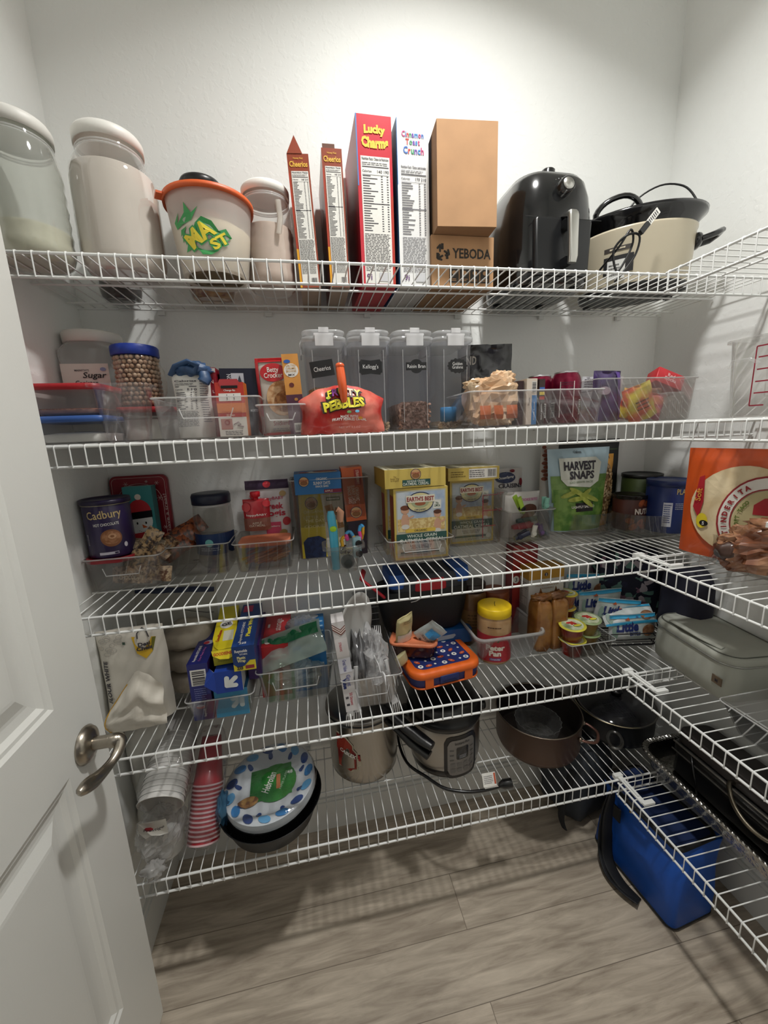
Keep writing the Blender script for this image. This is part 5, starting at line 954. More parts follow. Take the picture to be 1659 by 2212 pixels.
def d2(mb,S):
    mb.text(S,'PLANTERS',.010,.122,.016,M('c9b478',.5),.0006,W=.062,bold=.02); mb.rect(S,-.05,.02,-.028,.09,M('c3c6d0',.5),.0003,4); mb.lines(S,-.048,.03,-.03,.086,9,M('2a3c74',.5),.0008,4,.4); mb.lines(S,-.022,.07,.01,.09,4,M('b8bccb',.5),.0006,5,.35)
    for (a,b,r) in ((.03,.03,.2),(.05,.045,1.2),(.03,.055,2.4),(.015,.02,.4),(.05,.015,0)): mb.ell(S,a,b,.016,.008,M('b8964c',.5,h2='94702c',ns=80),.0008,14,2,rot=r)
tin('nut_tin','blue tin of peanuts with gold lettering, front of the corner tray',(1.492,.150,Z3+.018),.057,.152,M('1c2f68',.35),M('1a2c60',.35),d2,lidh=.018,rz=-.1)
# right-hand shelf, third level
tray('round clear tray holding the tortilla bag on the right-hand shelf',(1.452,-.165,Z3),.215,.250,.078,P('cfcac4',.08,.94,.6))
T=thing('tortilla_bag','orange edged bag of soft taco tortillas standing on the right-hand shelf','bag',(1.392,-.140,Z3+.020),-PI/2+.28); mb=MB(); S=bag(mb,.245,.252,.04,M('c9501c',.3,coat=.5),base=.8,topf=.25,wr=.003,fr=9,seed=81,nu=22,nv=22)
TO=M('cbb48c',.5,h2='dac8a4',ns=18); mb.ell(S,.0,.118,.100,.098,TO,.003,36,5)
mb.ell(S,.045,.100,.088,.098,M('8f1f24',.45),.005,36,4,r0=.70); mb.ell(S,.045,.100,.084,.094,M('d9d4cc',.5),.0055,36,4,r0=.76); mb.ell(S,.048,.098,.062,.070,M('b3a67c',.5),.0052,30,3)
mb.poly(S,[(.02,.115),(.09,.115),(.095,.14),(.07,.158),(.035,.15),(.02,.135)],M('9c1420',.45),.0065)
for i,c in enumerate('TINDERITA'):
    t=PI+.42-i*.175; mb.text(S,c,.045+.073*math.cos(t),.100+.082*math.sin(t),.011,M('8f1f24',.5),.0075,rot=t-PI/2,bold=.05)
for i,c in enumerate('SOFT TACO'):
    t=PI+.3-i*.13; 
    if c!=' ': mb.text(S,c,.045+.050*math.cos(t),.100+.056*math.sin(t),.008,M('5a6a24',.5),.0075,rot=t-PI/2,bold=.04)
mb.ell(S,.06,.095,.013,.008,M('8a8a34',.5),.007,12); mb.text(S,'95% FAT FREE',.05,.075,.006,M('5a5040',.5),.0075,W=.05)
mb.poly(S,[(-.088,.185),(-.078,.19),(-.072,.13),(-.078,.09),(-.092,.115)],M('a8202c',.4),.006); mb.text(S,'Soft',-.083,.145,.012,M('d89a3c',.5),.0085,rot=PI/2,W=.03); mb.ell(S,-.070,.085,.012,.018,M('d9c22c',.4),.006,12); mb.ell(S,-.065,.08,.009,.007,BLK,.0065,12); mb.text(S,'S',-.065,.08,.008,WHT,.008)
mb.build('bag',T)
T=thing('bread_bag','crumpled brown plastic bag of rolls with a white price tag in front of the tortillas','bag',(1.350,-.205,Z3+.02),-.9); mb=MB(); BRB=M('7a4a32',.28,coat=.6,h2='a97c5c',ns=18); mb.blob((0,0,.048),(.125,.085,.096),BRB,.16,2.6,5,nu=36,nv=26,p=.75,flatb=.046,ridge=.25); mb.blob((.03,.005,.10),(.10,.05,.035),BRB,.3,3,6); mb.blob((-.045,-.01,.045),(.05,.06,.05),M('42281e',.4,coat=.4),.15,2,3); mb.build('bag',T)
q=MB(); q.box(.026,.001,.010,M('f2f2f0',.5),(.015,-.045,.108)); q.rect(flat((.015,-.0456,.108),(1,0,0),(0,0,1)),-.004,.003,.004,.0065,INK); q.build('price_tag',T)
T=thing('food_container','round plastic container with a dark green lid on the right-hand shelf edge','food container',(1.385,-.300,Z3)); mb=MB(); mb.loft([(0,.088,.088),(.003,.094,.094),(.078,.108,.108),(.084,.112,.112)],P('d9d2c4',.4,.9,.5,.15),n=10,c1=False); mb.build('body',T)
q=MB(); q.loft([(.082,.114,.114),(.084,.118,.118),(.094,.117,.117),(.095,.108,.108),(.090,.104,.104),(.090,.03,.03)],M('1c2a20',.35),n=10); q.build('lid',T)
# ================================================================ FOURTH SHELF
T=thing('flour_bag','white bag of flour with a folded front and a small yellow label','bag',(.006,.135,Z2),.06)
WB=M('ded8cc',.35,coat=.3,v=.03,s=20); mb=MB(); S=bag(mb,.145,.238,.085,WB,base=.9,topf=.25,wr=.006,fr=12,seed=91,seal=.02)
mb.poly(S,[(.008,.222),(.016,.182),(.032,.166),(.046,.180),(.056,.212)][::1],M('d8ae2c',.45),.001); mb.poly(S,[(.046,.180),(.056,.212),(.048,.213),(.043,.19)][::1],M('6b6a20',.45),.0016); mb.text(S,'Desi\nChela',.031,.197,.020,INK,.0022,W=.030,bold=.04)
mb.tube([S(.020,.216,.002),S(.020,.228,.002),S(.028,.234,.002),S(.038,.232,.002),S(.042,.216,.002)],.0012,INK,n=5)
mb.text(S,'FLOUR WHITE',-.052,.12,.011,INK,.001,W=.10,rot=PI/2,bold=.03)
rg=random.Random(2)
for i in range(16): mb.ell(S,-.058+rg.random()*.04,.20+rg.uniform(-.02,.025),.005+.004*rg.random(),.005,M('b4b0a8',.6),.001,14,1,r0=.82)
mb.rect(S,-.012,.205,-.006,.211,M('2f4a3a',.5),.001)
mb.build('bag',T)
q=MB(); FD=M('e3dccf',.4,coat=.25,b=.5,s=30); V=[]
def fold(u,v,sg):
    x=-.052+.118*u+.02*math.sin(PI*v)*(1-u)*-.6; top_=(.05+.09*min(1,u*1.6)*(1-max(0,u-.55)*1.1)); z=.002+v*top_*1.12
    rid=.011*math.sin(15*(v*1.2+u*.5-.4*u*v)+2*noise.noise(Vector((u*4,v*4,0))))*(v>.05)*min(1,u*1.6); return Vector((x,-.045-.022*math.sin(PI*min(1,v*.95+.05))**.6*math.sin(PI*(.12+.8*u))**.5-rid*.5+(.004*noise.noise(Vector((u*7,v*8,2)))) if sg<0 else -.03,z))
nu,nv=22,18
for sg in (-1,):
    V=[fold(i/nu,j/nv,sg) for j in range(nv+1) for i in range(nu+1)]; q.add(V,[(j*(nu+1)+i,j*(nu+1)+i+1,(j+1)*(nu+1)+i+1,(j+1)*(nu+1)+i) for j in range(nv) for i in range(nu)],FD,True)
q.tube([fold(0.02,v/8,-1)+Vector((0,-.002,0)) for v in range(9)],.0016,M('cf9f2c',.5),n=5,flat_=.5); q.tube([fold(u/8,.99,-1)+Vector((0,-.0005,0)) for u in range(0,4)],.0014,M('cf9f2c',.5),n=5)
q.build('folded_flap',T)
BEI=M('a79c8c',.6,coat=.4,h2='c2b8a6',ns=14)
for i,(z,sd) in enumerate(((.0,1),(.062,2),(.122,3))):
    T=thing('flatbread_pack','wrapped pack of beige flatbreads, %s of the stack beside the flour bag'%('bottom','middle','top')[i],'food pack',(.098,.245,Z2+z+.001)); mb=MB(); mb.blob((0,0,.031),(.125,.13,.062),BEI,.09,2.2,sd,p=.75,nu=28); mb.build('wrapper',T)
T=thing('zipper_bag','large zipper bag with a dark blue closure leaning behind the flour bag','bag',(.050,.285,Z2+.004),0,rx=.05,ry=.08)
mb=MB(); S=bag(mb,.210,.285,.05,P('d8d4cc',.18,.92,.5,.15,b=.4),base=.8,topf=.1,wr=.008,seed=92); mb.rect(S,-.10,.262,.10,.276,M('1c2848',.35),.001,12,1); mb.tube([S(-.095+.019*i,.205+.010*math.sin(i*.35),.002) for i in range(11)],.0010,M('1a1a20',.4),n=4); mb.build('bag',T)
# bin of wrap boxes
organiser('clear bin holding boxes of plastic wrap and bags',(.202,.190,Z2),.155,.245,.062,tint='dcdad6',tp=.02)
def lie(name,label,cat,x0,x1,z0,z1,y0,L,m,rx=0,rz=0,mats={},fdraw=None,tdraw=None,ldraw=None,group=None):
    """box lying lengthways into the shelf: end face at y0"""
    w_,h_=x1-x0,z1-z0; T=thing(name,label,cat,((x0+x1)/2,y0,z0),rz,group,rx=rx); mb=MB(); mb.box(w_,L,h_,m,(0,L/2,0),mats)
    if fdraw: fdraw(mb,flat((0,0,0),(1,0,0),(0,0,1)),w_,h_)
    if tdraw: tdraw(mb,flat((0,0,h_),(1,0,0),(0,1,0)),w_,L)
    if ldraw: ldraw(mb,flat((-w_/2,0,0),(0,-1,0),(0,0,1)),L,h_)
    mb.build('carton',T); return T
NV=M('1d2472',.35,coat=.3); PUR=M('3a1f5c',.35)
def f1(mb,S,w,h):
    mb.bars(S,-w*.38,h*.62,w*.38,h*.90,INK,PAPER,.0006,False,14); mb.lines(S,-w*.3,h*.32,w*.3,h*.58,7,M('8088b8',.5),.0006,3,.3); mb.ell(S,-w*.1,h*.24,w*.22,h*.035,M('d86a5a',.5),.0006,12); mb.ell(S,-w*.1,h*.26,w*.18,h*.02,M('dfe0ee',.5),.0009,12); mb.rect(S,w*.02,0,w*.5,h*.45,PUR,.0004); mb.text(S,'Reynolds',w*.1,h*.13,w*.16,WHT,.0009,W=h*.14,rot=PI/2)
def t1(mb,S,w,L):
    mb.text(S,'Reynolds KITCHENS',-w*.2,L*.22,w*.18,WHT,.0006,W=L*.34,rot=PI/2); mb.text(S,'Color Plastic Wrap',w*.06,L*.20,w*.14,M('c86ab8',.5),.0006,W=L*.3,rot=PI/2); mb.ell(S,w*.1,L*.46,w*.26,L*.05,M('c8ccdc',.5),.0006,16); mb.ell(S,w*.0,L*.45,w*.16,L*.035,M('c83c4c',.5),.0009,12)
lie('plastic_wrap_box','tall navy and purple wrap box at the left of the bin','box',.137,.183,.6725,.822,.078,.215,NV,fdraw=f1,tdraw=t1,mats={'r':PUR})
LBL=M('3f8fb8',.45)
def f2(mb,S,w,h): arrow(mb,S,w*.18,h*.52,h*.52,M('d4dbd6',.5),PI/4+.05)
lie('food_bag_box','light blue box with a white arrow pointing up, at the bottom of the bin','box',.189,.266,.6725,.745,.076,.22,LBL,fdraw=f2,mats={'r':M('b8c0c4',.5),'t':M('2c6a98',.5)})
def f3(mb,S,w,h): arrow(mb,S,w*.08,h*.48,h*.66,M('dfe2e0',.5),PI+PI/4-.05)
DB=M('1d3f9a',.4)
T=lie('food_bag_box','dark blue box with a white arrow pointing down, torn open at its front','box',.200,.260,.747,.803,.062,.22,DB,fdraw=f3,rz=.03,mats={'r':M('d9dad8',.5)})
q=MB(); q.add([(-.03,0,.056),(-.03,0,.002),(-.052,-.010,.032),(-.050,.03,.056)],[(0,2,1),(0,3,2)],DB); q.add([(-.03,.001,.056),(-.03,.001,.002),(-.052,-.009,.031),(-.050,.031,.055)],[(1,2,0),(2,3,0)],M('dcdad4',.6)); q.build('torn_flap',T)
YL=M('d9c92c',.4)
def f4(mb,S,w,h): mb.lines(S,-w*.3,h*.2,w*.35,h*.42,2,M('6a621a',.5),.0006,2,.25)
T=lie('zipper_bag_box','yellow bag box with a rounded flap on top of the pile','box',.196,.246,.806,.848,.088,.205,M('b3ab2a',.45),fdraw=f4,rx=.10,rz=.10,mats={'t':YL})
q=MB(); SY=M('f0dc28',.35,coat=.3); S=flat((0,.0,.0435),(1,0,0),(0,1,0)); q.poly(S,[(-.026,.13),(-.028,.045),(-.020,.01),(-.01,-.004),(.024,-.002),(.026,.02),(.026,.13)][::1],SY,.001); q.rect(S,-.004,.03,.02,.075,M('d8d6c0',.5),.0016); q.ell(S,.0,.105,.016,.02,WHT,.002,18); q.text(S,'GE',.0,.105,.014,INK,.0026,W=.024,rot=.3,bold=.04)
q.text(S,'GoodSense',-.014,.055,.008,M('c8401e',.5),.002,W=.05,rot=PI/2-.1,bold=.03); S=flat((0,-.003,.043),(1,0,0),(0,-.55,-1)); q.poly(flat((0,-.003,.0445),(1,0,0),(0,.5,.86)),[(-.026,-.001),(.026,-.001),(.024,-.018),(.012,-.024),(-.008,-.022),(-.024,-.012)][::-1],SY,.0005); q.text(flat((0,-.003,.0445),(1,0,0),(0,.5,.86)),'GOODSENSE',0,-.010,.007,M('c8401e',.5),.001,W=.044,bold=.03); q.build('flap',T)
def f5(mb,S,w,h):
    mb.rect(S,-w/2,0,w/2,h*.40,M('e0cd34',.45),.0004); mb.poly(S,[(-w*.5,h),(-w*.5,h*.30),(-w*.3,h*.14),(0,h*.2),(w*.3,h*.45),(w*.38,h*.8),(w*.36,h)][::1],M('1c3c78',.45),.0008); mb.text(S,'Reynolds',-w*.1,h*.80,h*.15,WHT,.0012,W=w*.56,bold=.03); mb.text(S,'KITCHENS',.0,h*.68,h*.07,WHT,.0012,W=w*.34); mb.text(S,'Plastic\nWrap',-w*.12,h*.46,h*.28,M('ece2a0',.5),.0012,W=w*.38,bold=.03)
    mb.text(S,'225',-w*.22,h*.13,h*.13,INK,.0012,W=w*.28,bold=.05); mb.text(S,'SQ FT',-w*.22,h*.04,h*.06,INK,.0012,W=w*.26); mb.rect(S,w*.02,h*.06,w*.42,h*.2,M('93303c',.5),.0008)
def t5(mb,S,w,L): mb.text(S,'Reynolds KITCHENS',-w*.16,L*.30,w*.16,WHT,.0006,W=L*.45,rot=PI/2); mb.text(S,'Plastic Wrap',w*.16,L*.42,w*.26,M('e6da3a',.5),.0006,W=L*.46,rot=PI/2,bold=.04); mb.text(S,'225',-w*.02,L*.06,w*.16,WHT,.0006); mb.rect(S,-w*.4,L*.78,w*.1,L*.95,M('b3305c',.5),.0006)
lie('plastic_wrap_box','navy and yellow 225 square feet wrap box tilted forward on top','box',.246,.296,.800,.864,.060,.215,M('1c3c78',.4),fdraw=f5,tdraw=t5,rx=.05,rz=.02)
lie('plastic_wrap_box','dark purple and yellow wrap box behind the 225 square feet box','box',.268,.300,.745,.835,.105,.19,PUR,rz=.02,tdraw=lambda mb,S,w,L:mb.text(S,'Foil',0,L*.3,w*.5,M('d8c83a',.5),.0006,rot=PI/2))
# red and blue storage bag boxes
RS=M('b8262c',.4,coat=.2)
def f6(mb,S,w,h): mb.text(S,'storage',w*.16,h*.80,h*.08,WHT,.0006,W=w*.56); mb.lines(S,w*.0,h*.88,w*.35,h*.91,1,WHT,.0006,2,.5)
def t6(mb,S,w,L): arrow(mb,S,-w*.05,L*.18,w*.62,M('e6ddd6',.5),PI/2+PI/4); mb.text(S,'storage',w*.12,L*.66,w*.28,M('e6d6d0',.5),.0006,W=L*.40,rot=PI/2); mb.lines(S,-w*.3,L*.5,-w*.22,L*.78,1,WHT,.0006,3,.4)
lie('storage_bag_box','red storage bag box with a white arrow on top','box',.291,.366,.670,.812,.132,.180,RS,fdraw=f6,tdraw=t6)
def t7(mb,S,w,L):
    mb.ell(S,w*.1,L*.92,w*.22,L*.07,M('c9ccd0',.5),.0006)
    for i in range(4): mb.rect(S,w*.14,L*(.2+.14*i),w*.3,L*(.29+.14*i),M('a9d0e8',.5),.0006)
    mb.lines(S,w*.32,L*.15,w*.46,L*.8,4,M('a9d0e8',.5),.0006,3,.3)
lie('storage_bag_box','bright blue storage bag box with a hairnet bag on top','box',.377,.462,.670,.800,.136,.180,M('1c6fae',.4,coat=.2),tdraw=t7)
T=thing('plastic_bag','clear crumpled plastic bag lying on the bright blue box','bag',(.402,.205,.800)); MB().blob((0,0,.020),(.075,.11,.040),P('e8ebee',.30,.93,.8,.1,b=.8,s=30),.35,3.4,9,flatb=.018).build('bag',T); MB().blob((.004,-.05,.0),(.05,.03,.03),P('e8ebee',.4,.93,.8,.1,b=.8,s=30),.35,3.4,4).build('bag_tail',T)
organiser('clear bin with green zipper bags',(.382,.178,Z2),.190,.180,.098,tint='d2d6d2',tp=.028,handle=.6)
GRN=P('b4d0bf',.42,.9,.9,.10,b=.8,s=30)
T=thing('zipper_bag','crumpled green tinted zipper bag filling the clear bin','bag',(.380,.160,Z2+.008)); mb=MB(); mb.blob((0,0,.050),(.160,.120,.095),GRN,.18,2.6,17,nu=36,nv=24,flatb=.044,ridge=.25); mb.build('bag',T)
T=thing('zipper_bag','flat green zipper bag draped over the clear bin, corner raised to the right','bag',(.376,.112,Z2+.100),-.05,rx=-.55,ry=-.28); mb=MB(); S=bag(mb,.185,.085,.014,P('9cc8ac',.45,.85,.9,.10,b=.8,s=34),base=.7,topf=.3,wr=.012,fr=22,seed=95); mb.rect(S,-.085,.052,.085,.080,P('3f9a6a',.75,.8,.7,.1),.001,14,2); mb.build('bag',T)
# cutlery bin
organiser('clear notched bin of plastic cutlery',(.566,.150,Z2),.150,.262,.090,tint='dcd8d8',tp=.026,handle=.55,g=.8)
def gv(mb,S,w,d,h):
    for i,(c) in enumerate(('7a4a44','e6dcd6','7a4a44','e6dcd6','7a4a44')): 
        k=h*(.985-.012*i); mb.poly(S,[(-w*.5,k),(w*.1,k-h*.07),(w*.5,k-h*.03),(w*.5,k-h*.045),(w*.1,k-h*.085),(-w*.5,k-h*.015)][::-1],M(c,.5),.0005+.0002*i)
    mb.rect(S,-w/2,h*.62,w/2,h*.82,M('dcd6d6',.5),.0004); mb.text(S,'STRAWS',-w*.1,h*.73,w*.20,M('c23a4c',.5),.0006,W=h*.10,rot=-PI/2); mb.rect(S,-w/2,h*.44,w/2,h*.60,M('e2e2ec',.5),.0005)
    mb.text(S,'Great Value',-w*.0,h*.52,w*.3,M('6a6aa8',.5),.0008,W=h*.13,rot=-PI/2,bold=.02); mb.text(S,'Great',w*.12,h*.35,w*.34,M('7a7aa8',.5),.0006,W=h*.13,rot=-PI/2,bold=.03); mb.text(S,'Value',-w*.22,h*.32,w*.34,M('1c2c6a',.5),.0006,W=h*.12,rot=-PI/2,bold=.06); mb.text(S,'50 Straws',w*.1,h*.14,w*.24,M('b83a4c',.5),.0006,W=h*.14,rot=-PI/2); mb.lines(S,-w*.35,h*.04,-w*.05,h*.2,2,INK,.0006,2,.3)
carton('straw_box','narrow white straw box standing in the cutlery bin','box',(.514,.046,Z2+.006),.030,.055,.232,M('cfcbcb',.5),draw=gv,rx=-.06,ry=-.09)
T=thing('paper_plate','white paper plate standing on edge behind the straw box','plate',(.533,.150,Z2+.165),PI/2-.62,rx=PI/2); mb=MB(); mb.lathe([(.001,.004),(.062,.004),(.066,.006),(.072,.013),(.090,.017),(.091,.0155),(.073,.011),(.067,.003),(.001,.001)],M('cdccc9',.7),n=14,c0=False,c1=False); mb.build('plate',T)
CUT=M('dedee0',.25,coat=.5)
def cutl(kind,label,loc,rz,rx,ry,L=.15):
    T=thing('plastic_'+kind,label,'cutlery',loc,rz,group='white plastic cutlery in the notched bin',rx=rx,ry=ry); mb=MB()
    mb.tube([(0,0,0),(0,.002,L*.35),(0,0,L*.65)],[.0058,.004,.003],CUT,n=6,flat_=.35)
    if kind=='fork':
        mb.tube([(0,0,L*.65),(0,.003,L*.72),(0,.002,L*.80)],[.003,.008,.0105],CUT,n=8,flat_=.15)
        for i in range(4): mb.tube([(-.0085+.0057*i,.002,L*.79),(-.0085+.0057*i,0,L*.9),(-.0078+.0052*i,-.002,L)],[.0019,.0017,.0011],CUT,n=5)
    else: mb.tube([(0,0,L*.65),(0,.003,L*.74),(0,.004,L*.86),(0,.002,L)],[.003,.010,.0125,.004],CUT,n=8,flat_=.2)
    mb.build('utensil',T)
for i,(k,lb,x,y,z,rz,rx,ry) in enumerate((('fork','white plastic fork head down at the front left of the cutlery bin',.520,.030,.112,0,PI-.05,.10),('fork','second white fork head down behind the front left one',.530,.040,.112,0,PI-.05,.02),('fork','white fork head down at the right corner of the cutlery bin',.606,.045,.115,.3,PI-.1,-.12),('spoon','white plastic spoon lying across the top with its handle to the right',.578,.050,.125,-PI/2,.0,1.4),('fork','white fork leaning along the right side of the cutlery bin',.598,.085,.02,.1,-.55,.12),('spoon','white spoon standing handle up at the back of the cutlery bin',.588,.13,.012,.2,-.45,.05),('spoon','white spoon leaning to the left in the cutlery bin',.560,.085,.012,0,-.5,-.15))):
    cutl(k,lb,(x,y,Z2+z),rz,rx,ry)
T=thing('plastic_bag','crinkled clear bag of white cutlery in the notched bin','bag',(.575,.115,Z2+.008)); CB=P('e6e6ea',.50,.92,1.0,.07,b=1.0,s=30); mb=MB(); mb.blob((.01,.0,.072),(.075,.17,.140),CB,.2,2.8,23,nu=36,nv=26,flatb=.07,ridge=.22); mb.build('bag',T); q=MB(); q.blob((.004,-.045,.03),(.085,.06,.05),CB,.3,3.4,25); q.build('crumpled_film',T)
T=thing('foil_pack','folded silver grey plastic sleeve beside the bag of cutlery','bag',(.545,.115,Z2+.008)); MB().blob((0,0,.075),(.035,.13,.14),M('8a8a8c',.25,.5,b=.6,s=30),.3,3,27,flatb=.07).build('sleeve',T)
# lunch bag and boxes behind
T=lie('cardboard_box','flat dark green patterned box at the bottom behind the lunch box','box',.775,.880,.670,.702,.235,.085,M('1c2a1a',.6,h2='4a5a2c',ns=30))
def f8(mb,S,w,h): mb.poly(S,[(-w*.2,h*.28),(w*.22,h*.42),(w*.26,h*.62),(w*.24,h*.72),(-w*.2,h*.58)][::1],M('a8b0b8',.4),.0006)
T=lie('tray_box','bright blue flat box under the black lunch bag','box',.690,.900,.704,.750,.205,.118,M('164f8c',.45),fdraw=f8)
T=thing('lunch_bag','black lunch bag with a blue and red lid behind the bento box','bag',(.760,.262,.752),.03); BK=M('121214',.6,b=.2,s=200)
mb=MB(); mb.loft([(0,.215,.09,.03),(.01,.235,.105,.035),(.07,.262,.118,.04),(.125,.275,.12,.04),(.135,.27,.115,.04)],BK,n=7); mb.build('body',T)
q=MB(); q.loft([(.130,.230,.112,.035),(.15,.24,.116,.035),(.172,.235,.110,.035),(.180,.215,.095,.03)],M('30333c',.6),n=7,c=(.010,0)); q.build('lid',T)
for i,(x,w_,c,z,h_) in enumerate(((-.085,.05,'2056a8',.148,.04),(.110,.05,'2056a8',.150,.04),(.012,.11,'b3202c',.134,.034))):
    q=MB(); q.loft([(z,w_,.119,.02),(z+h_*.5,w_,.122,.02),(z+h_,w_*.95,.112,.02)],M(c,.55),n=6,c=(x,-.001)); q.build('coloured_panel',T)
q=MB(); q.tube([(-.125,-.05,.125),(-.150,-.052,.150),(-.185,-.03,.178),(-.17,.02,.185)],.009,M('b3202c',.55),n=8,flat_=.5); q.build('strap',T); q=MB(); q.tube([(-.05,-.062,.105),(-.035,-.064,.108),(-.022,-.062,.113)],.0022,M('b8b8b8',.3,.8),n=5); q.build('zip_pull',T)
T=organiser('dark clear bin behind the paper plate',(.610,.285,Z2),.110,.060,.190,tint='9a9a9c',haze=.10,tp=.01); 
q=MB(); S=flat((0,-.031,0),(1,0,0),(0,0,1))
for i in range(6): q.rect(S,-.02+.004*(i%3),.06+.02*i,.016,.062+.02*i,M('8c8c90',.4))
q.build('measure_marks',T)
# bento box
T=thing('lunch_box','orange and navy bento lunch box with footballs and soccer balls on its lid','lunch box',(.770,.152,Z2),.13); OG=M('e0651c',.5); NB=M('24306e',.5)
mb=MB(); mb.loft([(0,.190,.150,.03),(.004,.197,.157,.034),(.028,.203,.163,.036),(.030,.203,.163,.036)],NB,n=8); mb.build('base',T)
q=MB(); q.loft([(.029,.206,.166,.036),(.031,.209,.169,.038),(.043,.207,.167,.038),(.047,.198,.158,.034),(.0475,.168,.128,.026),(.0465,.166,.126,.025)],OG,n=8,c1=False); q.tube([Vector(p) for p in q.ring(.199,.159,.002,.034,n=8)],.0026,OG,closed=True)
for x in (-.058,.058): q.loft([(.003,.024,.004,.001),(.032,.024,.004,.001)],OG,c=(x,-.0815))
for y in (-.04,.05): q.loft([(.003,.004,.024,.001),(.032,.004,.024,.001)],OG,c=(.1015,y))
q.build('rim',T)
q=MB(); q.loft([(.044,.168,.128,.026),(.0468,.167,.127,.025)],NB,n=8); S=top(.047); rg=random.Random(6)
k=0
for ix in range(7):
    for iy in range(5):
        a=-.07+.0235*ix+rg.uniform(-.003,.003); b=-.05+.025*iy+rg.uniform(-.003,.003)
        if (ix+iy)%3==0: q.ell(S,a,b,.0075,.0075,WHT,.0005,12); q.ell(S,a,b,.003,.003,NB,.0009,5)
        elif (ix+iy)%3==1: q.ell(S,a,b,.0095,.0052,M('c8552c',.5),.0005,14,rot=rg.uniform(-.9,.9)); q.rect(S,a-.003,b-.0006,a+.003,b+.0006,WHT,.0009)
        else: q.ell(S,a,b,.0035,.0035,WHT,.0005,10)
q.build('lid_panel',T)
q=MB(); q.rbox(.056,.006,.022,M('1f2c66',.45),.004,.0015,c=(0,-.083,.010)); q.rect(flat((0,-.0868,0),(1,0,0),(0,0,1)),-.02,.014,.02,.016,M('16204c',.5)); q.build('latch',T)
T=thing('food_container','low clear food container with a coral orange lid tilted on the bento box','food container',(.712,.172,Z2+.052),-.35,rx=-.06); mb=MB(); mb.loft([(0,.105,.082,.018),(.003,.112,.088,.02),(.036,.124,.098,.02)],P('8a4a3c',.35,.75,.5,.12),c1=False); mb.build('body',T)
q=MB(); COR=M('e88a62',.4); q.loft([(.035,.130,.104,.022),(.037,.134,.108,.022),(.044,.134,.108,.022),(.0445,.122,.096,.018),(.041,.118,.092,.018),(.041,.05,.04,.01)],COR); q.text(top(.0412),'Rubbermaid',.052,.0,.008,M('5a2c1c',.5),.0006,W=.065,rot=-PI/2); q.build('lid',T)
T=thing('seasoning_packet','cream coloured packet standing on the coral lid','packet',(.678,.165,Z2+.094),.5,rx=.25,ry=-.12); mb=MB(); S=bag(mb,.058,.088,.028,M('d0c592',.35,coat=.3),base=.8,topf=.6,wr=.005,fr=20,seed=97); mb.rect(S,-.026,.004,.020,.034,M('dedad0',.4),.001,5,3); mb.lines(S,-.012,.066,.016,.078,2,M('6a6440',.5),.001,3,.3); mb.build('packet',T)
T=thing('seasoning_packet','small cream packet hanging off the front of the coral lid','packet',(.665,.118,Z2+.052),.3,rx=.3,ry=-.4); mb=MB(); bag(mb,.036,.042,.02,M('cfc79a',.35,coat=.4),base=.5,topf=.5,wr=.003,seed=98); mb.build('packet',T)
T=thing('tissue_packet','pale packet with a bright blue label leaning right on the coral lid','packet',(.728,.160,Z2+.094),-.2,rx=.45,ry=.75); mb=MB(); S=bag(mb,.055,.082,.026,M('b4bfc0',.3,coat=.5),base=.7,topf=.2,wr=.005,fr=20,seed=99); mb.rect(S,-.012,.034,.022,.062,M('3f9ad8',.4),.001,4,4); mb.lines(S,-.014,.022,.02,.03,2,INK,.001,3,.4); mb.rect(S,-.01,.006,-.004,.012,INK,.001); mb.build('packet',T)
# clear basket with peanut butter
T=thing('plastic_basket','clear plastic basket with a thick rim holding peanut butter jars','basket',(.984,.212,Z2)); BP=P('e4e6e6',.26,.95,.5,.12); mb=MB(); mb.bin(.205,.205,.092,BP,tp=.045,r=.022,t=.002,rim=.010); mb.build('basket',T)
q=MB(); q.T=Matrix(); R=[Vector(p) for p in q.ring(.207,.207,.089,.026,n=8)]; q.tube(R,.0042,P('eef0f0',.42,.9,.5,.15),n=6,closed=True); q.build('rim',T)
def pbjar(label,loc,r,H,lidc,body,lab=None,bodyh2=None,cat='jar'):
    T=thing('peanut_butter_jar',label,cat,loc); mb=MB(); mb.lathe([(r*.9,0),(r,.006),(r,H-.038),(r*.95,H-.030),(r*.90,H-.024)],M(body,.3,coat=.5,h2=bodyh2,ns=30),n=11); 
    if lab: lab(mb,cyl(r+.0003))
    mb.build('body',T); q=MB(); L=M(lidc,.4); q.lathe([(r*.97,H-.026),(r*.99,H-.025),(r*.98,H-.002),(r*.94,H),(r*.88,H+.0004)],L,n=11); q.build('lid',T); return T
def lp(mb,S):
    mb.rect(S,-.085,.010,.085,.092,M('a8202c',.4,coat=.2),.0004,28); mb.poly(S,[(-.029,.084),(-.017,.088),(-.003,.084),(-.009,.072),(-.025,.072)],M('2c5a34',.5),.001); mb.text(S,'Peter\nPan',-.017,.046,.034,M('e4dcd0',.5),.001,W=.054,bold=.05); mb.rect(S,-.033,.015,-.001,.023,M('6a4a8a',.5),.0008,4); mb.text(S,'Crunchy',-.017,.019,.005,WHT,.0012,W=.026)
    mb.lines(S,-.04,.112,.0,.118,1,M('4a2c1a',.5),.0006,3,.5)
T=pbjar('peanut butter jar with a bright yellow lid and red label',(.950,.160,Z2+.004),.0485,.166,'f2cc1c','a88258',lp,'b8946a')
q=MB(); q.tube([(-.004,-.012,.1668),(.002,.004,.1672),(.008,.014,.1668)],.0009,M('6a5a10',.6),n=5); q.build('lid_mark',T)
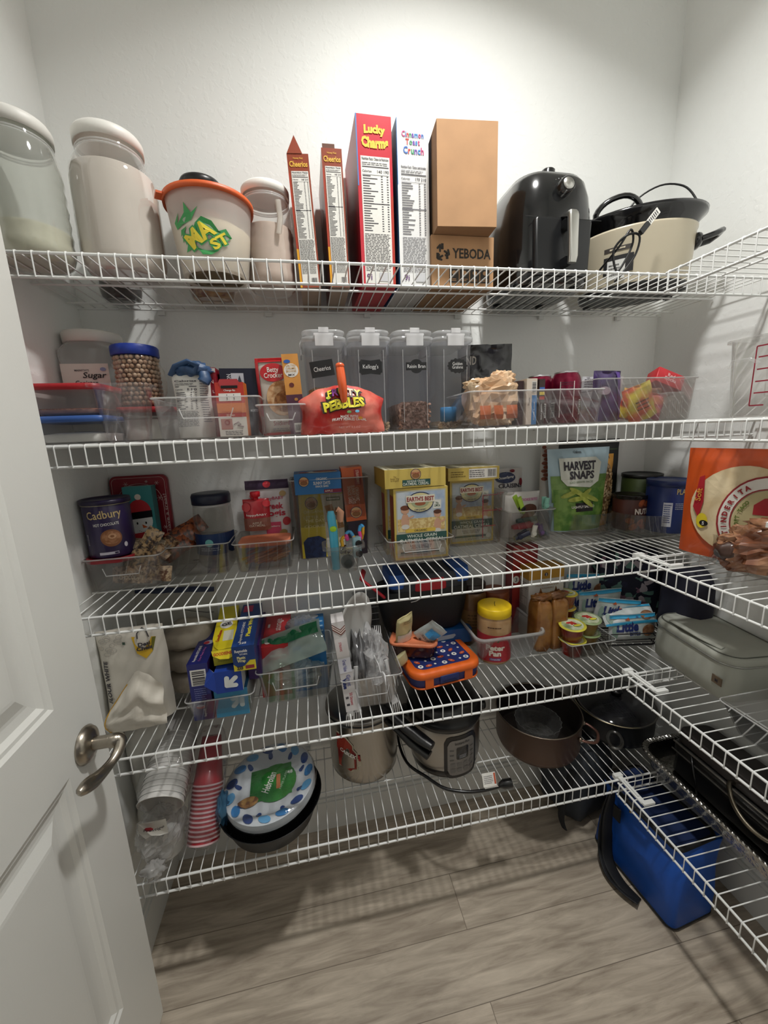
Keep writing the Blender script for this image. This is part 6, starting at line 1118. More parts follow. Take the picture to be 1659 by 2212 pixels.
pbjar('tall brown jar with a dark brown lid at the back of the basket',(.925,.262,Z2+.004),.042,.200,'2a1c1a','6a4a28',lambda mb,S:(mb.rect(S,-.06,.04,.06,.12,M('7a5c34',.5),.0004,20),mb.lines(S,-.03,.06,.03,.11,5,M('4a3418',.5),.0008,3,.3)))
pbjar('jar with a rust brown lid behind the yellow lidded one',(1.005,.262,Z2+.004),.042,.165,'7a3c1c','8a5c38',None)
# crackers
T=carton('cereal_box','dark red cereal box behind the honey graham box','box',(1.110,.296,Z2+.002),.085,.045,.300,M('7c1420',.4,coat=.2,h2='a02c24',ns=14),mats={'l':M('8a1622',.4)},draw=lambda mb,S,w,d,h:(mb.ell(S,-w*.36,h*.62,w*.13,w*.15,PAPER,.0006),mb.text(S,'3',-w*.36,h*.62,w*.16,INK,.001)))
def hg(mb,S,w,d,h):
    mb.rect(S,-w/2,h*.84,w/2,h,M('b8892c',.5),.0004); mb.text(S,'HONEYGRAHAM',w*.02,h*.76,h*.035,M('a8886a',.5),.0006,W=w*.66); mb.text(S,'CRACKERS',w*.02,h*.71,h*.02,M('a8886a',.5),.0006,W=w*.4); mb.ell(S,-w*.02,h*.90,w*.05,w*.05,INK,.0008); mb.text(S,'2',-w*.02,h*.90,w*.06,WHT,.0012)
def hgl(mb,S,w,d,h): pass
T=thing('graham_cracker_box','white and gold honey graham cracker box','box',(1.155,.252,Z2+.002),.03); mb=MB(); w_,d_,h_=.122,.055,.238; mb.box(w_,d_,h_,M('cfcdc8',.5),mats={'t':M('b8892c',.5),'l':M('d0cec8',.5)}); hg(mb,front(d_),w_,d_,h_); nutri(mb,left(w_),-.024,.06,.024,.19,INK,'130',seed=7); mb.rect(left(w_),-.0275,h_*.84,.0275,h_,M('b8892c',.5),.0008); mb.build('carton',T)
GC=M('9a6a34',.3,coat=.5,h2='7a4c22',ns=20,b=.4,s=30)
for i,(x,y,s_,lb) in enumerate(((1.100,.165,31,'left'),(1.152,.168,32,'right'))):
    T=thing('graham_cracker_sleeve','brown plastic sleeve of graham crackers, %s one of the two'%lb,'food pack',(x,y,Z2+.002),.05); mb=MB(); mb.blob((0,0,.083),(.056,.060,.166),GC,.07,2.4,s_,p=.45,nu=28,nv=18,flatb=.081); mb.blob((.002,0,.170),(.062,.03,.022),GC,.35,3.5,s_+5,p=.8); mb.add([(-.01,0,.17),(.012,.004,.17),(-.002,.0,.200)],[(0,1,2),(2,1,0)],GC); mb.build('sleeve',T)
# fruit cups
def cup(label,loc,lidc,body,rx=0,ry=0,rz=0):
    T=thing('fruit_cup',label,'fruit cup',loc,rz,'fruit cups in front of the graham crackers',rx=rx,ry=ry); mb=MB(); mb.lathe([(.026,0),(.0275,.002),(.033,.043),(.0335,.045)],M(body,.25,coat=.5,h2=None),n=9,c1=False); mb.build('body',T)
    q=MB(); q.lathe([(.033,.0445),(.0375,.0445),(.0378,.0455),(.037,.0462),(.001,.0462)],M(lidc,.35,coat=.3),n=10); S=top(.0463); q.ell(S,0,0,.030,.030,M('d8dcc0',.4,h2='8fa86a',ns=35),.0003,24,1); 
    for k in range(3): q.ell(S,-.004+.006*k,.010-.004*k,.010,.005,M('b8342c',.5),.0006+.0001*k,10,rot=k)
    q.ell(S,.010,-.009,.013,.006,M('3c6a2c',.5),.0010,16); q.ell(S,.010,-.009,.0115,.0048,M('e6d84a',.5),.0013,16); q.lines(S,-.024,-.012,-.006,.006,4,GREYINK,.0006,3,.35); q.build('lid',T)
cup('red fruit cup at the bottom of the front stack',(1.180,.120,Z2+.004),'d8d04a','8f2c22')
cup('red fruit cup on top of the front stack',(1.178,.122,Z2+.051),'d8d04a','7c241c',rx=.08,ry=-.05)
cup('amber fruit cup with a green lid, bottom right',(1.247,.145,Z2+.004),'9ab078','7a5c24')
cup('amber fruit cup with a green lid on top, right of the red stack',(1.245,.147,Z2+.051),'a8bc8c','8a6a2c',rx=.10)
cup('orange brown fruit cup in the back stack, lower one',(1.212,.215,Z2+.060),'d8c04a','8a3c1c')
cup('orange brown fruit cup on top of the back stack',(1.214,.216,Z2+.107),'d8c84a','93441c',ry=.04)
cup('dark fruit cup at the bottom of the back stack',(1.212,.215,Z2+.008),'d8c84a','6a2c1c')
organiser('dark clear wavy tray around the fruit cups',(1.222,.165,Z2),.150,.165,.052,tint='c8c4bc',tp=.02,haze=.06)
T=thing('storage_bin','black wire basket under the muffin packs','basket',(1.388,.168,Z2+.004),-.18); mb=MB(); BW=M('1a1a1c',.4); w_,d_,h_=.175,.13,.042
for z in (0,.02,.042): mb.tube([Vector(p) for p in mb.ring(w_-.02+z*.4,d_-.02+z*.4,z,.015,n=4)],.0018,BW,n=5,closed=True)
R0=mb.ring(w_-.02,d_-.02,0,.015,n=4); R1=mb.ring(w_-.003,d_-.003,.042,.015,n=4)
for a,b in zip(R0,R1): mb.tube([a,b],.0012,BW,n=4)
for i in range(9): y=-.05+.0125*i; mb.tube([(-.075,y,0),(.075,y,0)],.0012,BW,n=4)
mb.build('basket',T)
def bites(label,loc,rz,rx,ry,sd,w_=.140,h_=.082,flip=False,txt='Little'):
    T=thing('muffin_pack',label,'snack pack',loc,rz,'blue and white muffin packs',rx=rx,ry=ry); mb=MB(); S=bag(mb,w_,h_,.036,M('d3d8d8',.3,coat=.4,h2='b8c4c0',ns=18),base=.45,topf=.25,wr=.004,seed=sd,seal=.10,fr=12)
    BB=M('3aa0cc',.35); mb.rect(S,-w_*.49,h_*.86,w_*.49,h_*.985,BB,.001,12,2)
    if flip: mb.rect(S,-w_*.49,h_*.02,w_*.49,h_*.12,BB,.001,12,2)
    mb.text(S,txt,-w_*.14,h_*.56,h_*.36,M('22306e',.4),.0015,W=w_*.46,bold=.05,sh=.2,rot=.06); mb.ell(S,w_*.3,h_*.40,w_*.14,h_*.22,M('9a7252',.5,h2='7a5238',ns=90),.0015,16,2,rot=.3); mb.text(S,'BITES',0,h_*.30,h_*.12,M('22306e',.4),.0015,W=w_*.24,bold=.04); mb.poly(S,[(-w_*.2,h_*.8),(-w_*.12,h_*.88),(-w_*.09,h_*.80)],M('b8562c',.5),.0018)
    mb.ell(S,-w_*.4,h_*.4,w_*.05,h_*.3,M('8fa89c',.5),.0012,12); mb.build('wrapper',T)
bites('blue and white muffin pack at the back of the pile, low half hidden',(1.330,.275,Z2+.100),-.10,0,.05,101)
bites('blue and white muffin pack upright in the middle of the pile',(1.350,.225,Z2+.062),-.12,.05,-.03,102)
bites('blue and white muffin pack leaning left, behind the front one',(1.375,.190,Z2+.045),-.15,.1,.14,103)
bites('blue and white muffin pack lying turned over at the front of the pile',(1.398,.140,Z2+.055),-.2,-.75,-.08,104,flip=True,w_=.155,h_=.06,txt='')
bites('blue and white muffin pack at the bottom front in the wire basket',(1.402,.140,Z2+.008),-.2,-.05,-.04,105)
bites('grey shaded muffin pack tucked behind the fruit cups',(1.290,.262,Z2+.05),.05,0,-.1,106)
T=thing('tote_bag','dark floral tote bag in the back corner','bag',(1.468,.250,Z2+.002),-.45); FLR=bpy.data.materials.new('floral_fabric'); FLR.use_nodes=True; nt=FLR.node_tree; p=nt.nodes['Principled BSDF']; p.inputs['Roughness'].default_value=.8
vo=nt.nodes.new('ShaderNodeTexVoronoi'); vo.inputs['Scale'].default_value=55; cr=nt.nodes.new('ShaderNodeValToRGB'); cr.color_ramp.interpolation='CONSTANT'; E_=cr.color_ramp.elements; E_[0].position=0; E_[0].color=lin('14162a'); E_[1].position=.62; E_[1].color=lin('5c8078')
for pos,c in ((.74,'14162a'),(.82,'a8a0a8'),(.90,'1c1f38'),(.95,'7a5a6c')): e=cr.color_ramp.elements.new(pos); e.color=lin(c)
tc=nt.nodes.new('ShaderNodeTexCoord'); nn=nt.nodes.new('ShaderNodeTexNoise'); nn.inputs['Scale'].default_value=20; mxv=nt.nodes.new('ShaderNodeVectorMath'); mxv.operation='MULTIPLY_ADD'; mxv.inputs[1].default_value=(.03,.03,.03)
nt.links.new(tc.outputs['Object'],nn.inputs['Vector']); nt.links.new(nn.outputs['Color'],mxv.inputs[0]); nt.links.new(tc.outputs['Object'],mxv.inputs[2]); nt.links.new(mxv.outputs[0],vo.inputs['Vector']); sp=nt.nodes.new('ShaderNodeSeparateColor'); nt.links.new(vo.outputs['Color'],sp.inputs[0]); nt.links.new(sp.outputs[0],cr.inputs[0]); nt.links.new(cr.outputs[0],p.inputs['Base Color'])
mb=MB(); mb.blob((0,0,.135),(.20,.085,.27),FLR,.12,2.0,111,nu=30,nv=22,p=.6,flatb=.133); mb.build('body',T); q=MB(); q.tube([(-.06,-.03,.25),(-.07,-.05,.27),(.0,-.052,.285),(.06,-.045,.27),(.05,-.03,.24)],.008,M('15172a',.8),n=6,flat_=.4); q.build('strap',T)
T=thing('bag','dark navy bag standing against the right wall behind the grey cooler bag','bag',(1.520,.085,Z2+.002),0); mb=MB(); mb.blob((0,0,.125),(.085,.14,.25),M('1a1a2c',.7),.1,2,113,p=.6,flatb=.123); mb.build('body',T)
# grey cooler bag on right-hand shelf
T=thing('cooler_bag','grey soft cooler lunch bag on the right-hand shelf','bag',(1.478,-.048,Z2+.002),-.10); GB=M('aeb0a6',.8,v=.05,s=14,b=.3); mb=MB(); w_,d_=.165,.250
def sec(z,k,dx=0): return (z,w_*k,d_*k,.035,dx,0)
mb.loft([(0,w_*.92,d_*.94,.03),(.006,w_*.99,d_*.99,.04),(.04,w_*1.03,d_*1.02,.045),(.085,w_,d_,.045),(.094,w_*.99,d_*.99,.045)],GB,n=9); mb.build('body',T)
q=MB(); q.loft([(.096,w_*1.0,d_*1.0,.045),(.104,w_*1.02,d_*1.01,.045),(.110,w_*1.0,d_*.99,.045),(.115,w_*.93,d_*.95,.04),(.117,w_*.6,d_*.7,.03)],GB,n=9); q.tube([Vector(p_) for p_ in q.ring(w_*.93,d_*.94,.1155,.04,n=9)],.0018,M('65675f',.8),n=5,closed=True); q.build('lid',T)
q=MB(); q.tube([Vector(p_) for p_ in q.ring(w_*1.005,d_*1.005,.095,.046,n=9)],.0022,M('a9aaa6',.3,.7),n=5,closed=True); q.build('zipper',T)
q=MB(); q.tube([(-.066,.07,.119),(-.075,.02,.126),(-.07,-.03,.122),(-.055,-.075,.117)],.009,GB,n=8,flat_=.35); q.build('handle',T)
q=MB(); q.box(.002,.026,.020,M('6a5a48',.7),(-w_/2-.003,-.098,.04)); q.text(flat((-w_/2-.0042,-.098,.05),(0,-1,0),(0,0,1)),'M',0,0,.008,INK); q.build('patch',T)
organiser('large shallow clear tray at the front of the right-hand shelf',(1.415,-.335,Z2),.235,.250,.070,tint='cfcfd0',tp=.05,haze=.05,g=.8)
# ================================================================ LOWEST SHELF
FOAM=M('dcdad6',.75)
# foam cups in a plastic sleeve, stack leaning up and back
def stack(name,label,cat,loc,rz,rx,ry,n,r0,r1,L,step,m,inner,sleeve=None,group=None,lipm=None,show=99):
    T=thing(name,label,cat,loc,rz,group,rx=rx,ry=ry)
    for i in range(n):
        mb=MB(); z=step*i
        # mouth at the bottom end of the stack (z=0), base up
        mb.lathe([(r0*1.03,z),(r0*1.05,z+.0015),(r0*1.02,z+.004),(r0,z+.005),(r1,z+L),(r1*.2,z+L)] if i==n-1 else [(r0*1.03,z),(r0*1.05,z+.0015),(r0*1.02,z+.004),(r0*.995,z+step+.004)],m,n=9,c0=False,c1=False)
        if lipm: mb.lathe([(r0*1.055,z-.0002),(r0*1.065,z+.0015),(r0*1.055,z+.004)],lipm,n=9,c0=False,c1=False)
        if i==0: mb.lathe([(r0*1.03,0),(r0*.94,.001),(r1*.97,L*.8),(r1*.2,L*.8)],inner,n=9,c0=False,c1=False)
        mb.build('cup',T)
    if sleeve: 
        q=MB(); q.blob((0,0,(L+step*n)/2),(r0*2.35,r0*2.35,(L+step*n)*1.12),sleeve,.07,3,7,nu=26,nv=20,p=.6); q.build('sleeve',T)
    return T
stack('foam_cup_stack','stack of white foam cups in a clear sleeve, mouth facing down','cup stack',(.042,.052,Z1+.150),0,-1.13,.05,13,.050,.034,.10,.0125,FOAM,M('c9c4bc',.8),P('f0f0f0',.10,.96,.6,.1,b=.4))
stack('plastic_cup_stack','stack of red plastic cups with white rims in a clear sleeve','cup stack',(.124,.052,Z1+.022),0,-.56,.08,14,.036,.024,.11,.0095,M('a81c2c',.35,coat=.3),M('d8cfcf',.5),P('e8e6ea',.10,.94,.7,.1,b=.6),lipm=M('d8b8bc',.4))
T=thing('plastic_bag','clear bag of plastic cups with a torn white and red paper label','bag',(.025,.075,Z1+.002)); CBG=P('dcdad4',.42,.92,.9,.08,b=1.0,s=24)
mb=MB(); mb.blob((0,0,.060),(.105,.12,.13),CBG,.16,2.6,121,nu=34,nv=24,flatb=.058,ridge=.2); mb.build('bag',T); q=MB(); q.lathe([(.040,.006),(.042,.01),(.034,.095),(.001,.095)],P('e8e8e4',.35,.93,.8,.1),(.008,-.006),n=10); q.build('cups_inside',T)
q=MB(); S=lambda a,b,h=0:Vector((.006+a,-.060-h+.02*b*0+.15*a*a*10,.118+b)); q.poly(lambda a,b,h=0:Vector((.006+a,-.058-h+8*a*a,.118+b*.9)),[(-.034,-.012),(-.018,-.026),(-.004,-.016),(.014,-.022),(.030,-.026),(.030,.020),(-.002,.024),(-.03,.020)],M('dcd8d0',.5),0); q.text(lambda a,b,h=0:Vector((.006+a,-.0592-h+8*a*a,.118+b)),'Prestige',.004,.002,.010,INK,.001,W=.044,sh=.2); q.ell(lambda a,b,h=0:Vector((.006+a,-.0596-h+8*a*a,.118+b)),-.006,.006,.011,.006,M('a8202c',.5),.0005,6); q.build('label',T)
q=MB(); q.blob((.0,-.065,.018),(.05,.04,.035),CBG,.4,3.5,124); q.build('bag_knot',T)
T=thing('plastic_bag','white plastic grocery bag hanging down at the far left of the lowest shelf','bag',(-.012,.16,Z1+.002)); mb=MB(); S=bag(mb,.10,.30,.07,M('d2d0c8',.5,coat=.2,b=.4,s=20),base=.8,topf=.4,wr=.016,fr=14,seed=126); mb.build('bag',T)
# black round pan and paper plates
T=thing('frying_pan','black deep round pan with a loop handle','pan',(.288,.108,Z1+.004),.0); BP_=M('0b0b0c',.45); mb=MB(); mb.lathe([(.100,0),(.110,.006),(.122,.04),(.132,.060),(.134,.063),(.130,.061),(.120,.04),(.105,.010),(.001,.008)],BP_,n=14,c1=False)
for k in range(14):
    t=2*PI*k/14; mb.tube([(.104*math.sin(t),-.104*math.cos(t),.006),(.119*math.sin(t),-.119*math.cos(t),.042)],.0018,BP_,n=4)
mb.build('pan',T); q=MB(); q.tube([(-.045,.10,.05),(-.046,.115,.078),(-.040,.12,.086),(.040,.12,.086),(.046,.115,.078),(.045,.10,.05)],.0045,BP_,n=8); q.build('loop_handle',T)
T=thing('paper_plate_pack','shrink wrapped pack of blue and white paper plates in the black pan','plate pack',(.290,.120,Z1+.062),.05,rx=.08,ry=-.07); T.scale=(1.07,1.07,1); PW=M('d6d8dc',.5); n=10
for i in range(n):
    mb=MB(); z=i*.0026; mb.lathe([(.075,z),(.078,z+.001),(.088,z+.010),(.110,z+.014),(.111,z+.015),(.110,z+.0156),(.087,z+.0115),(.077,z+.0022),(.001,z+.0018)],PW,n=14,c0=False,c1=False)
    if i==n-1:
        def SP(a,b,h=0,z=z):
            r_=math.hypot(a,b); zz=.0020 if r_<.077 else (.0020+(r_-.077)*1.0 if r_<.088 else .0125+(r_-.088)*.17); return Vector((a,b,z+zz+h+.0006))
        rg=random.Random(3)
        for k in range(15):
            t=2*PI*k/15; mb.ell(SP,.096*math.cos(t),.096*math.sin(t),.016,.010,M(('2f7fc0','20407f','62a8d8')[k%3],.45),.001,12,3,rot=t+1.1)
        for k in range(9): t=2*PI*k/9+.2; mb.ell(SP,.080*math.cos(t),.080*math.sin(t),.008,.006,M('20407f',.45),.001,10,2,rot=t)
        mb.rect(SP,-.050,-.040,.052,.048,M('24702c',.45,h2='3a8c38',ns=18),.0015,14,12); mb.ell(SP,.012,.0,.052,.052,M('24702c',.45,h2='3a8c38',ns=18),.002,24,3); mb.text(SP,'Hebrolian',-.004,.004,.020,WHT,.003,W=.055,rot=1.2,sh=.2); mb.rect(SP,.014,-.02,.024,.02,M('c87a4a',.5),.003,2,3); mb.text(SP,'PAPER PLATES',.032,.0,.006,M('b8d8b0',.5),.003,W=.05,rot=1.2); mb.ell(SP,-.052,-.035,.024,.014,M('b88a4c',.5,h2='7a4a24',ns=60),.003,14,2); mb.text(SP,'48',.048,.018,.010,WHT,.003)
    mb.build('plate',T)
q=MB(); R=[]
for rr,z in ((.02,.046),(.08,.044),(.108,.043),(.1145,.036),(.115,.018),(.108,.006),(.08,-.002)):
    R.append([(rr*(1+.01*noise.noise(Vector((j*.7,z*50,1))))*math.sin(2*PI*j/48),-rr*(1+.01*noise.noise(Vector((j*.7,z*50,2))))*math.cos(2*PI*j/48),z+.003*noise.noise(Vector((j*.5,rr*40,3)))) for j in range(48)])
q.rings(R,P('eef2f6',.06,.97,.9,.06,b=.8,s=30),False,False); q.build('shrink_wrap',T)
T=thing('plastic_bag','pale blue plastic bag squeezed between the red cups and the plate pack','bag',(.172,.075,Z1+.05),0); MB().blob((0,0,.03),(.03,.06,.075),P('6aa8d0',.5,.85,.6,.1,b=.8),.35,3,131).build('bag',T)
MB().blob((0,0,.0),(1,1,1),PW) if 0 else None
# pressure cooker
T=thing('pressure_cooker','tall polished steel pressure cooker with a black handle and a red sticker','cooker',(.557,.232,Z1+.002),.0); ST=M('b3aea6',.24,1,v=.06,s=5); DK=M('101012',.3,coat=.3)
mb=MB(); mb.lathe([(.078,0),(.092,.004),(.101,.016),(.103,.04),(.103,.190),(.105,.196),(.105,.205),(.101,.208)],ST,n=16); mb.build('pot',T)
q=MB(); q.lathe([(.103,.204),(.108,.206),(.109,.214),(.104,.218),(.09,.222),(.06,.228),(.02,.231)],M('8c8984',.3,1),n=16); q.lathe([(.106,.200),(.1095,.203),(.1095,.207),(.106,.209)],DK,n=16,c0=False,c1=False); q.build('lid',T)
q=MB(); q.T=Matrix.Rotation(.72,4,'Z'); q.loft([(0,.028,.020,.006),(.11,.030,.022,.007),(.16,.024,.018,.006),(.163,.018,.012,.004)],DK) if 0 else None
q.tube([(.0,-.085,.222),(.0,-.120,.216),(.0,-.165,.198),(.0,-.215,.185),(.0,-.250,.180)],[.014,.0165,.018,.018,.014],DK,n=10,flat_=.75); q.build('lid_handle',T)
q=MB(); q.T=Matrix.Rotation(.72,4,'Z'); q.tube([(.0,-.100,.186),(.0,-.135,.182),(.0,-.185,.160),(.0,-.240,.146)],[.012,.016,.018,.015],DK,n=10,flat_=.7); q.build('pot_handle',T)
q=MB(); S=cyl(.1035); q.poly(S,[(x-.060,z) for x,z in ((-.032,.06),(.010,.052),(.018,.060),(.030,.062),(.030,.074),(.040,.080),(.040,.095),(.030,.10),(.030,.118),(.020,.13),(.020,.142),(.0,.165),(-.035,.175))],M('c8c0a8',.4),.0006); q.poly(S,[(x-.060,z) for x,z in ((-.032,.064),(.008,.056),(.015,.064),(.026,.066),(.026,.078),(.026,.10),(.026,.116),(.016,.128),(.016,.14),(-.002,.16),(-.035,.17))],M('7c1c1c',.4,h2='a83c2c',ns=25),.0012)
q.poly(S,[(-.095,.12),(-.022,.092),(-.022,.110),(-.095,.138)],M('a81c20',.4),.0018); q.text(S,'CABLEX',-.058,.114,.012,WHT,.0024,W=.052,rot=-.36,bold=.03); q.build('sticker',T)
q=MB(); q.tube([(.0,-.03,.2),(.0,-.031,.2)],.001,ST) if 0 else None
# multi cooker
T=thing('multi_cooker','steel electric multi cooker with a black lid and a digital front panel','cooker',(.808,.205,Z1+.002),-.05)
mb=MB(); mb.lathe([(.090,0),(.100,.004),(.104,.016),(.104,.028)],DK,n=16); mb.lathe([(.0,.0),(.02,.0)],DK) if 0 else None; mb.build('base',T)
q=MB(); q.lathe([(.104,.028),(.108,.034),(.110,.05),(.110,.150),(.107,.160)],M('b4b0aa',.32,1,v=.05,s=5),n=16); q.build('housing',T)
q=MB(); q.lathe([(.106,.158),(.113,.162),(.115,.172),(.112,.182),(.108,.186),(.110,.20),(.104,.214),(.085,.226),(.05,.232),(.01,.234)],DK,n=16); q.build('lid',T)
q=MB(); S=cyl(.1105); R=[]
def rr_(S,a0,b0,a1,b1,r,m,h): 
    pts=[]
    for (cx,cy,t0) in ((a1-r,b0+r,-PI/2),(a1-r,b1-r,0),(a0+r,b1-r,PI/2),(a0+r,b0+r,PI)):
        for i in range(5): pts.append((cx+r*math.cos(t0+i*PI/8),cy+r*math.sin(t0+i*PI/8)))
    # fan in strips so that it follows the curve
    n=14
    for i in range(n):
        x0=a0+(a1-a0)*i/n; x1=a0+(a1-a0)*(i+1)/n
        def yb(x):
            dx=max(0,a0+r-x,x-(a1-r)); return r-math.sqrt(max(0,r*r-dx*dx))
        q.add([S(x0,b0+yb(x0),h),S(x1,b0+yb(x1),h),S(x1,b1-yb(x1),h),S(x0,b1-yb(x0),h)],[(0,1,2,3)],m)
rr_(S,-.030,.012,.078,.150,.022,DK,.001); rr_(S,-.020,.022,.068,.138,.018,M('8a8682',.4,.3),.002); rr_(S,.006,.074,.044,.114,.004,M('0c0c10',.2,coat=.6),.0028)
q.text(S,'Instant Pot',.025,.127,.008,M('2c2a2a',.5),.003,W=.046)
for i in range(3): q.rect(S,.014,.086-.004*i,.036,.0872-.004*i,M('b8b8c0',.5),.0034)
for i in range(3):
    for x in (-.008,.056): q.rect(S,x-.006,.104-.016*i,x+.006,.108-.016*i,M('5c5956',.5),.003,2)
for i in range(4):
    for j in range(2): rr_(S,-.012+.020*i,.032+.018*j,.003+.020*i,.045+.018*j,.003,M('76726e',.5),.0028)
q.build('control_panel',T)
for sg in (-1,1): q=MB(); q.blob((sg*.118,0,.165),(.03,.055,.03),DK,0,p=.7); q.build('handle',T)
T=thing('power_cord','black power cord with a three prong plug lying on the lowest shelf','cord',(0,0,Z1+.004)); mb=MB(); mb.tube(sm([(.690,.30,.10),(.672,.26,.03),(.682,.185,.004),(.728,.120,.003),(.765,.075,.003),(.815,.052,.003),(.865,.044,.003),(.920,.046,.003)]),.0045,DK,n=7); mb.build('cable',T)
q=MB(); q.tube([(.918,.046,.006),(.932,.045,.009),(.955,.0435,.010)],[.006,.013,.0125],DK,n=8); q.build('plug',T)
for a,b in ((.003,.0035),(.003,-.0035),(-.004,0)): q=MB(); q.tube([(.954,.0435+b,.010+a),(.972,.042+b,.010+a)],.0013,M('b8b6b0',.3,1),n=5); q.build('prong',T)
T=thing('paper_tag','white folded warning tag around the power cord','tag',(.893,.050,Z1+.010),-.02,rx=-.45); mb=MB(); mb.box(.040,.0015,.034,WHT); mb.box(.040,.012,.0012,WHT,(0,-.006,.0)); mb.lines(flat((0,-.0009,0),(1,0,0),(0,0,1)),-.016,.006,.012,.028,5,GREYINK,.0005,3,.3); mb.rect(flat((0,-.0009,0),(1,0,0),(0,0,1)),.014,.004,.019,.032,M('c85a3c',.5),.0004); mb.build('tag',T)
# brown sauce pot with glass cups inside
def pot(name,label,loc,r,h,m,inner,rimm,k=.0):
    T=thing(name,label,'pot',loc); mb=MB(); mb.lathe([(r*.86,0),(r*.94,.004),(r*.99,.02),(r+k,h-.003),(r+k+.003,h-.001)],m,n=18,c1=False); mb.lathe([(r+k-.002,h-.001),(r-.004,h-.01),(r*.95,.016),(r*.9,.008),(.001,.006)],inner,n=18,c0=False,c1=False); mb.build('pot',T)
    q=MB(); q.tube([((r+k+.001)*math.cos(2*PI*i/60),(r+k+.001)*math.sin(2*PI*i/60),h) for i in range(60)],.0022,rimm,n=6,closed=True); q.build('rim',T); return T
T=pot('stock_pot','wide bronze brown pot with a looped side handle',(1.122,.188,Z1+.002),.130,.112,M('5c4538',.4,.4),M('2a2320',.45),M('8c8074',.3,1))
BZ=M('8c8074',.28,1); q=MB(); t=-.75; c_=Vector((.130*math.cos(t),.130*math.sin(t),0)); u=Vector((math.cos(t),math.sin(t),0)); v=Vector((-math.sin(t),math.cos(t),0))
q.tube(sm([c_*.98-v*.038+Vector((0,0,.084)),c_+u*.012-v*.040+Vector((0,0,.083)),c_+u*.038-v*.026+Vector((0,0,.079)),c_+u*.044+Vector((0,0,.077)),c_+u*.038+v*.026+Vector((0,0,.079)),c_+u*.012+v*.040+Vector((0,0,.083)),c_*.98+v*.038+Vector((0,0,.084))],4),.0048,M('6a4a40',.35,.5),n=8,flat_=.7); q.build('handle',T)
for sg in (-1,1): q=MB(); q.blob(c_*1.0+v*.04*sg+Vector((0,0,.084)),(.014,.014,.014),BZ,0); q.build('rivet',T)
T=thing('glass_bowl','clear faceted glass bowl inside the bronze brown pot','bowl',(1.122,.186,Z1+.012)); mb=MB(); GLS=P('dfe2e4',.10,.95,.9,.04,b=.5,s=60); R=[]
for rr,z in ((.045,0),(.055,.01),(.066,.05),(.070,.066),(.068,.066),(.062,.05),(.05,.014)): R.append([(rr*(1+.05*(j%2))*math.sin(2*PI*j/40),-rr*(1+.05*(j%2))*math.cos(2*PI*j/40),z) for j in range(40)])
mb.rings(R,GLS,True,True,sm=False); mb.build('bowl',T)
T=pot('saute_pan','black saute pan in the back corner',(1.405,.192,Z1+.002),.122,.085,M('222326',.4,.3),M('1a1a1c',.5),M('b3a88c',.3,1))
q=MB(); t=-2.25; c_=Vector((.123*math.cos(t),.123*math.sin(t),.068)); u=Vector((math.cos(t),math.sin(t),0)); v=Vector((-math.sin(t),math.cos(t),0)); SS_=M('8c8b8a',.3,1)
q.tube([c_+u*.002+Vector((0,0,.004)),c_+u*.022+Vector((0,0,.010))],[.007,.008],SS_,n=8,flat_=.5); q.tube([c_+u*.056+(u*math.cos(a)*.036+v*math.sin(a)*.019)+Vector((0,0,.010-.0)) for a in [2*PI*i/20 for i in range(20)]],.0052,SS_,n=8,closed=True,flat_=.8); q.build('loop_handle',T)
T=thing('pan_cover','large glass pan lid with a steel rim lying on the saute pan','lid',(1.408,.188,Z1+.093),0,rx=.05,ry=-.04); mb=MB(); mb.lathe([(.118,0),(.10,.012),(.06,.022),(.015,.026)],P('5a5a60',.25,.6,.8,.05),n=16,c0=False,c1=False); mb.build('glass',T); q=MB(); q.tube([(.119*math.cos(2*PI*i/50),.119*math.sin(2*PI*i/50),0) for i in range(50)],.003,M('8c8a88',.3,1),n=6,closed=True); q.build('rim',T); q=MB(); q.lathe([(.012,.024),(.01,.034),(.02,.040),(.018,.046),(.004,.048)],DK,n=9); q.build('knob',T)
# right-hand lowest shelf: foil roasting pan and black griddle
FO=M('b3b1ac',.22,1,b=1.0,s=70); T=thing('foil_roasting_pan','large aluminium foil roasting pan with a crimped rim on the right-hand lowest shelf','pan',(1.452,-.190,Z1+.004)); mb=MB(); w_,d_,h_=.175,.470,.058
R=[]; N_=8
def ringc(w__,d__,z,r,cr=0):
    base_=mb.ring(w__,d__,z,r,n=26); out=[]
    for i,p in enumerate(base_): out.append((p[0],p[1],p[2]+(cr*(1 if i%2 else -1))))
    return out
def dense(w__,d__,z,r,cr=0,amp=0):
    b=mb.ring(w__,d__,z,r,n=7); out=[]
    for i in range(len(b)):
        a=Vector(b[i]); c=Vector(b[(i+1)%len(b)]); L_=(c-a).length; k=max(1,int(L_/.006))
        out.append([a,c,k])
    tot=[]
    for a,c,k in out:
        for j in range(k): tot.append(a.lerp(c,j/k))
    return tot
ks=None
def ringd(w__,d__,z,r,cr=0):
    # same count for every ring: resample by parameter
    b=mb.ring(w__,d__,z,r,n=7); L=[0]
    for i in range(len(b)): L.append(L[-1]+(Vector(b[(i+1)%len(b)])-Vector(b[i])).length)
    n=220; out=[]; j=0
    for i in range(n):
        s_=L[-1]*i/n
        while L[j+1]<s_: j+=1
        f=(s_-L[j])/max(1e-9,L[j+1]-L[j]); p=Vector(b[j]).lerp(Vector(b[(j+1)%len(b)]),f); p.z+=cr*(1 if i%2 else -1); out.append(p)
    return out
